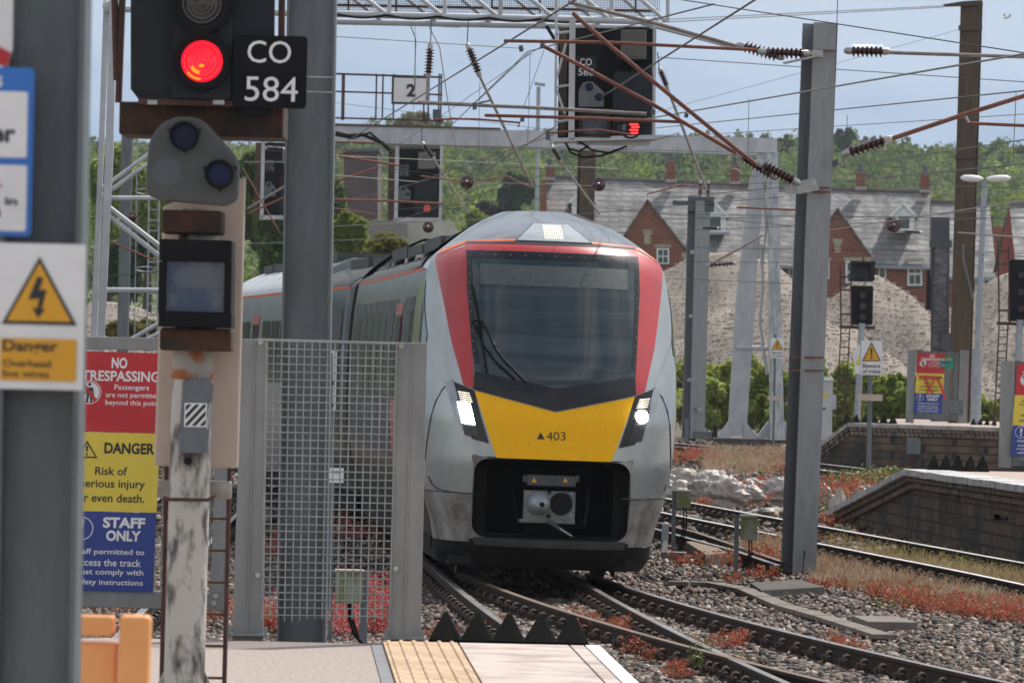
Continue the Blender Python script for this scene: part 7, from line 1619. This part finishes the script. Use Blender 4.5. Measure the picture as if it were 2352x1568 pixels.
def blades(n, polyfn, hmin, hmax, seed, name, label, m, wd=.006):
    g = np.random.default_rng(seed); B = []; 
    while len(B) < n:
        X, Y, ok = polyfn(g)
        if ok: p = G(X, Y, -.2); B.append((p.x, p.y, p.z))
    B = np.array(B); n = len(B); h = g.uniform(hmin, hmax, n); a = g.uniform(0, 6.28, n); ln = g.uniform(.1, 1.5, n) * h; d = np.stack([np.cos(a), np.sin(a), np.zeros(n)], -1)
    w_ = np.stack([np.ones(n), np.zeros(n), np.zeros(n)], -1) * (wd * g.uniform(.6, 1.4, n))[:, None]
    mid = B + d * (ln * .35)[:, None] + np.array([0, 0, 1]) * (h * .6)[:, None]; tip = B + d * ln[:, None] + np.array([0, 0, 1]) * h[:, None]
    V = np.stack([B - w_, B + w_, mid + w_ * .7, mid - w_ * .7, tip + w_ * .3, tip - w_ * .3], 1).reshape(-1, 3); i = np.arange(n)[:, None] * 6
    Fq = np.concatenate([i + [0, 1, 2, 3], i + [3, 2, 4, 5]]); o = mesh_np(name, V, Fq, M_(m)); tag(o, label, 'grass', kind='stuff')
def tri_region(g):
    X = g.uniform(1865, 2400); u = (X - 1865) / 487; lo = 1345 + 95 * u; hi = 1262 + 72 * u; t = g.random(); Y = hi + (lo - hi) * t; return X, Y, mnoise.noise((X * .03, Y * .12, 1.)) + mnoise.noise((X * .11, Y * .4, 5.)) * .6 > g.uniform(-.5, .25)
blades(11000, tri_region, .04, .17, 1, 'dry_grass', 'pinkish straw coloured dry grass between the tracks right of the big mast', 'straw', .005)
def reg2(g):
    X = g.uniform(1900, 2400); u = (X - 1900) / 452; return X, 1250 + 85 * u + g.normal() * 14, True
blades(3500, reg2, .05, .20, 2, 'green_grass', 'greenish grass along the shaded side of the rail', 'straw_green', .005)
def reg3(g): X = g.uniform(1620, 1830); Y = g.uniform(1045, 1092); return X, Y, mnoise.noise((X * .04, Y * .15, 2.)) > g.uniform(-.5, .3)
blades(4200, reg3, .1, .4, 3, 'dead_grass', 'bleached dead grass behind the pile of rubble sacks', 'straw', .010)
def reg4(g): X = g.uniform(1710, 1800); return X, g.uniform(1268, 1300), True
blades(900, reg4, .1, .35, 4, 'grass_tuft', 'dry grass tuft at the foot of the big mast', 'straw', .005)

# ------------------------------------------------------------ overhead wires
def wire(label, a, b, da, db, r=.009, m='wire', sag=0, n=10, group='overhead wires'):
    A, B = P(*a, da), P(*b, db); pts = []
    for i in range(n + 1):
        t = i / n; p = A.lerp(B, t); p.z -= sag * 4 * t * (1 - t); pts.append(p)
    mb = MB(); mb.tube(pts, r, 5); return mb.build('overhead_wire', M_(m), label=label, cat='wire', group=group, smooth=60)
wire('thick wire rising from the number 2 sign to the top edge of the sky', (765, 345), (1335, -8), 150, 62, .012)
wire('wire from the centre of the picture up to the top right of the truss', (1100, 402), (1750, -10), 130, 58, .012)
wire('wire climbing gently to the right above the red diagonal tubes', (1212, 119), (1640, 10), 90, 60, .010)
wire('wire falling from the red tube end to below the grey tube', (1212, 119), (1040, 285), 90, 130, .010)
wire('second wire falling from the red tube end', (1215, 122), (1097, 232), 90, 120, .007)
wire('long heavy contact wire rising to the right edge in front of the big mast', (1300, 305), (2360, 123), 100, 48, .010, 'wire_green')
wire('contact wire passing behind the big mast below the heavy one', (1470, 298), (2360, 208), 110, 60, .008)
wire('thin feeder wire falling across the top of the sky to the right', (1540, -4), (2360, 123), 60, 52, .006)
wire('upper strand of the twin wire reaching the brown mast top', (1512, 46), (2168, 14), 120, 146, .010); wire('lower strand of the twin wire reaching the brown mast top', (1512, 52), (2168, 17), 120, 146, .010)
wire('thin wire sloping down right behind the big mast head', (1512, 132), (2360, 189), 110, 100, .008)
wire('pale stay wire from the brown mast bracket to the left', (1500, 260), (2205, 68), 140, 146, .006)
wire('wire from the H mast bracket rising over the wooded hill', (1908, 387), (2360, 320), 90, 70, .008); wire('wire crossing the chimneys and rising to the right edge', (1500, 458), (2360, 376), 130, 80, .010)
wire('thin wire falling right just above the lamp heads', (1898, 414), (2360, 434), 110, 100, .007); wire('pale thick wire running past the round insulator to the right edge', (1898, 530), (2360, 460), 100, 85, .010, 'grey_tube')
wire('wire across the gable with the stone panel', (1898, 512), (2360, 476), 120, 100, .007); wire('thin wire crossing the slate roofs at mid height', (1512, 492), (2360, 502), 150, 130, .008)
wire('wire low across the dormer windows', (1400, 536), (2360, 498), 150, 120, .008); wire('faint wire in front of the brick walls', (1410, 565), (2360, 582), 160, 150, .009); wire('lowest faint wire before the gravel heap tops', (1560, 600), (2360, 610), 150, 150, .008)
wire('pale bracket wire at the right edge beside the lamp post', (2200, 534), (2360, 546), 120, 110, .016, 'grey_tube')
wire('long thin wire from the grey mast to the truss insulator', (765, 84), (1205, 112), 90, 100, .007); wire('wire along the white beam front', (766, 328), (1780, 352), 150, 150, .008)
wire('green tinted wire crossing the CO 576 signal', (764, 357), (1420, 388), 110, 118, .008, 'wire_green'); wire('green tinted wire lower across the CO 576 signal', (764, 402), (960, 418), 100, 110, .009, 'wire_green')
wire('wire rising from the signal lamp to the heavy contact wire', (960, 418), (1300, 300), 110, 100, .009); wire('thin wire above the train roof rising right', (905, 508), (1560, 305), 130, 110, .008)
wire('thin wire continuing from the insulator over the train roof', (764, 520), (1180, 500), 140, 150, .008); wire('wire from the round insulator to the slate roof', (1075, 418), (1760, 440), 110, 120, .007); wire('wire crossing the slim lamp column', (1180, 385), (1740, 405), 118, 118, .007)
wire('wire running to the big gable from the train roof', (1180, 505), (1800, 452), 140, 110, .008); wire('low wire in front of the train roof trees', (560, 560), (960, 545), 130, 150, .008); wire('wire between the white lattice and the grey mast', (560, 372), (660, 372), 110, 110, .012, 'grey_tube')
wire('thin wire over the bright trees behind the lattice leg', (210, 500), (420, 520), 120, 120, .010); wire('reddish arm behind the white lattice leg', (240, 548), (360, 600), 120, 120, .02, 'rust_tube'); wire('thin wire low behind the white lattice leg', (210, 640), (420, 618), 120, 120, .010)
for x, y0, y1, d in ((1720, 225, 358, 100), (1923, -5, 190, 66), (1946, 265, 370, 90), (2328, 215, 378, 70), (1220, 110, 350, 100), (1178, 160, 330, 110), (1096, 230, 420, 120), (1280, 130, 236, 95), (955, 60, 240, 100), (1040, 260, 420, 120)):
    pass
for lb, x0, y0, x1, y1, d in (('dropper hanging from the heavy contact wire left of the mast', 1720, 226, 1718, 354, 100), ('vertical dropper at the top right of the big mast', 1924, -5, 1918, 190, 66), ('dropper over the hill right of the big mast', 1946, 264, 1944, 365, 90), ('dropper near the right edge of the sky', 2334, 213, 2326, 378, 75), ('dropper beside the slim lamp column', 1218, 120, 1212, 340, 100), ('slanting dropper left of the CO 580 cage', 1250, 115, 1203, 245, 100), ('thin dropper above the round brown insulator', 1102, 190, 1098, 410, 115), ('looping wire left of the number 2 sign', 953, 60, 943, 330, 95)):
    mb = MB(); mb.tube([P(x0, y0, d), P((x0 + x1) / 2 + (6 if 'loop' in lb else 0), (y0 + y1) / 2, d), P(x1, y1, d)], .005, 4); mb.build('dropper_wire', M_('wire_green' if 'loop' in lb else 'wire'), label=lb, cat='wire', group='dropper wires')
def arm(label, pts, d, r, m='rust_tube'):
    mb = MB(); mb.tube([P(x, y, d) for x, y in pts], r, 7); mb.build('cantilever_arm', M_(m), label=label, cat='arm', group='far cantilever arms', smooth=60)
arm('rusty arm end sloping down to the CO 576 signal', [(766, 356), (915, 380)], 112, .022); arm('rusty arm rising right behind the grey mast', [(766, 418), (866, 386)], 112, .022); arm('short rusty tube above the dark brick building', [(766, 326), (862, 328)], 112, .018); arm('short rusty tube rising to the white beam', [(764, 362), (812, 342)], 112, .018)
arm('long rough tube crossing the lower part of the CO 576 signal', [(764, 458), (880, 461), (1016, 468)], 112, .022); arm('bent thin arm running over the round insulator', [(966, 404), (1075, 419), (1165, 405), (1195, 420), (1226, 432)], 110, .014); arm('bent arm above the big gable', [(1486, 452), (1486, 446), (1570, 424), (1620, 434)], 112, .014)
arm('thin lower arm above the train roof at the signal foot', [(764, 478), (860, 492)], 115, .014); arm('thin brown tube before the stained gantry leg', [(1692, 476), (1832, 482)], 120, .022); arm('pale tube beside the cream board rising right', [(568, 480), (660, 424)], 112, .022, 'grey_tube'); arm('rusty tube beside the cream board rising right', [(572, 490), (660, 450)], 112, .020); arm('thin stay slanting by the cream board', [(556, 385), (640, 530)], 112, .014)
arm('pale arm reaching right of the white leg to the slim mast', [(1622, 612), (1700, 570), (1752, 540)], 140, .03, 'grey_tube')
arm('curved pale wire arm at the top left of the number 2 sign', [(940, 52), (955, 90), (952, 200)], 88, .008, 'wire_green'); arm('long curved wire arm falling over the trees to the train roof', [(985, 60), (1010, 110), (1028, 230), (1045, 330), (1075, 385), (1090, 408)], 95, .009, 'grey_tube')
arm('curved feeder tube looping above the far chimney', [(1640, 395), (1665, 385), (1690, 388), (1705, 398)], 130, .012, 'grey_tube')
for lb, a, b, da, db, r in (('fine wire grazing the ridge tiles left of the big mast', (1250, 440), (1830, 418), 150, 130, .008), ('fine wire sagging across the big gable', (1300, 470), (1830, 520), 150, 140, .008),
        ('fine wire crossing the dormer of the first house', (1420, 506), (1830, 498), 150, 140, .007), ('pair wire just under the heavy contact wire', (1300, 330), (2360, 262), 120, 90, .006), ('fine wire low over the gravel heap tops', (1550, 640), (1840, 652), 150, 140, .008),
        ('fine wire across the lamp column and brown mast', (1900, 566), (2360, 590), 150, 140, .008), ('fine wire from the white beam end to the picture edge', (1785, 345), (2360, 352), 160, 150, .007), ('fine wire under the white beam across the dark building', (764, 372), (1250, 430), 130, 130, .007),
        ('fine wire rising across the trees to the truss', (764, 440), (1310, 60), 150, 95, .006), ('fine wire at mid height over the train roof', (764, 492), (1260, 455), 150, 140, .008), ('fine wire crossing behind the number 2 sign', (764, 235), (1275, 300), 150, 130, .006), ('fine wire from the CO 580 cage foot to the left', (764, 468), (1300, 335), 140, 100, .006)):
    wire(lb, a, b, da, db, r)
# a gull far off in the sky
mb = MB(); c = P(2313, 40, 180); mb.lathe(c + Vector((-.12, 0, -.03)), c + Vector((.12, 0, .03)), [(0, .01), (.3, .045), (.7, .04), (1, .01)], 8)
for sx in (-1, 1): mb.add([c + Vector((sx * .02, 0, .02)), c + Vector((sx * .02 + .06, .05, .02)), c + Vector((.10 * sx, -.1, .11)), c + Vector((.13 * sx, .02, .06))], [(0, 1, 3, 2)])
mb.build('gull', M_('white_paint'), label='tiny white gull gliding in the sky right of the brown mast', cat='bird')

# ------------------------------------------------------------ haze
hm = bpy.data.materials.new('haze_air'); hm.use_nodes = True; t_ = hm.node_tree; t_.nodes.clear(); ho = N(t_, 'ShaderNodeOutputMaterial'); pv = N(t_, 'ShaderNodeVolumePrincipled')
pv.inputs['Color'].default_value = (.82, .90, 1, 1); pv.inputs['Density'].default_value = .00009; pv.inputs['Anisotropy'].default_value = .3; t_.links.new(pv.outputs[0], ho.inputs['Volume'])
mb = MB(); mb.box((0, 480, 40), (720, 1700, 84)); hzo = mb.build('haze', hm, loc=(0, 480, -2), kind='stuff'); hzo['label'] = 'thin pale air haze over the far wooded hill'
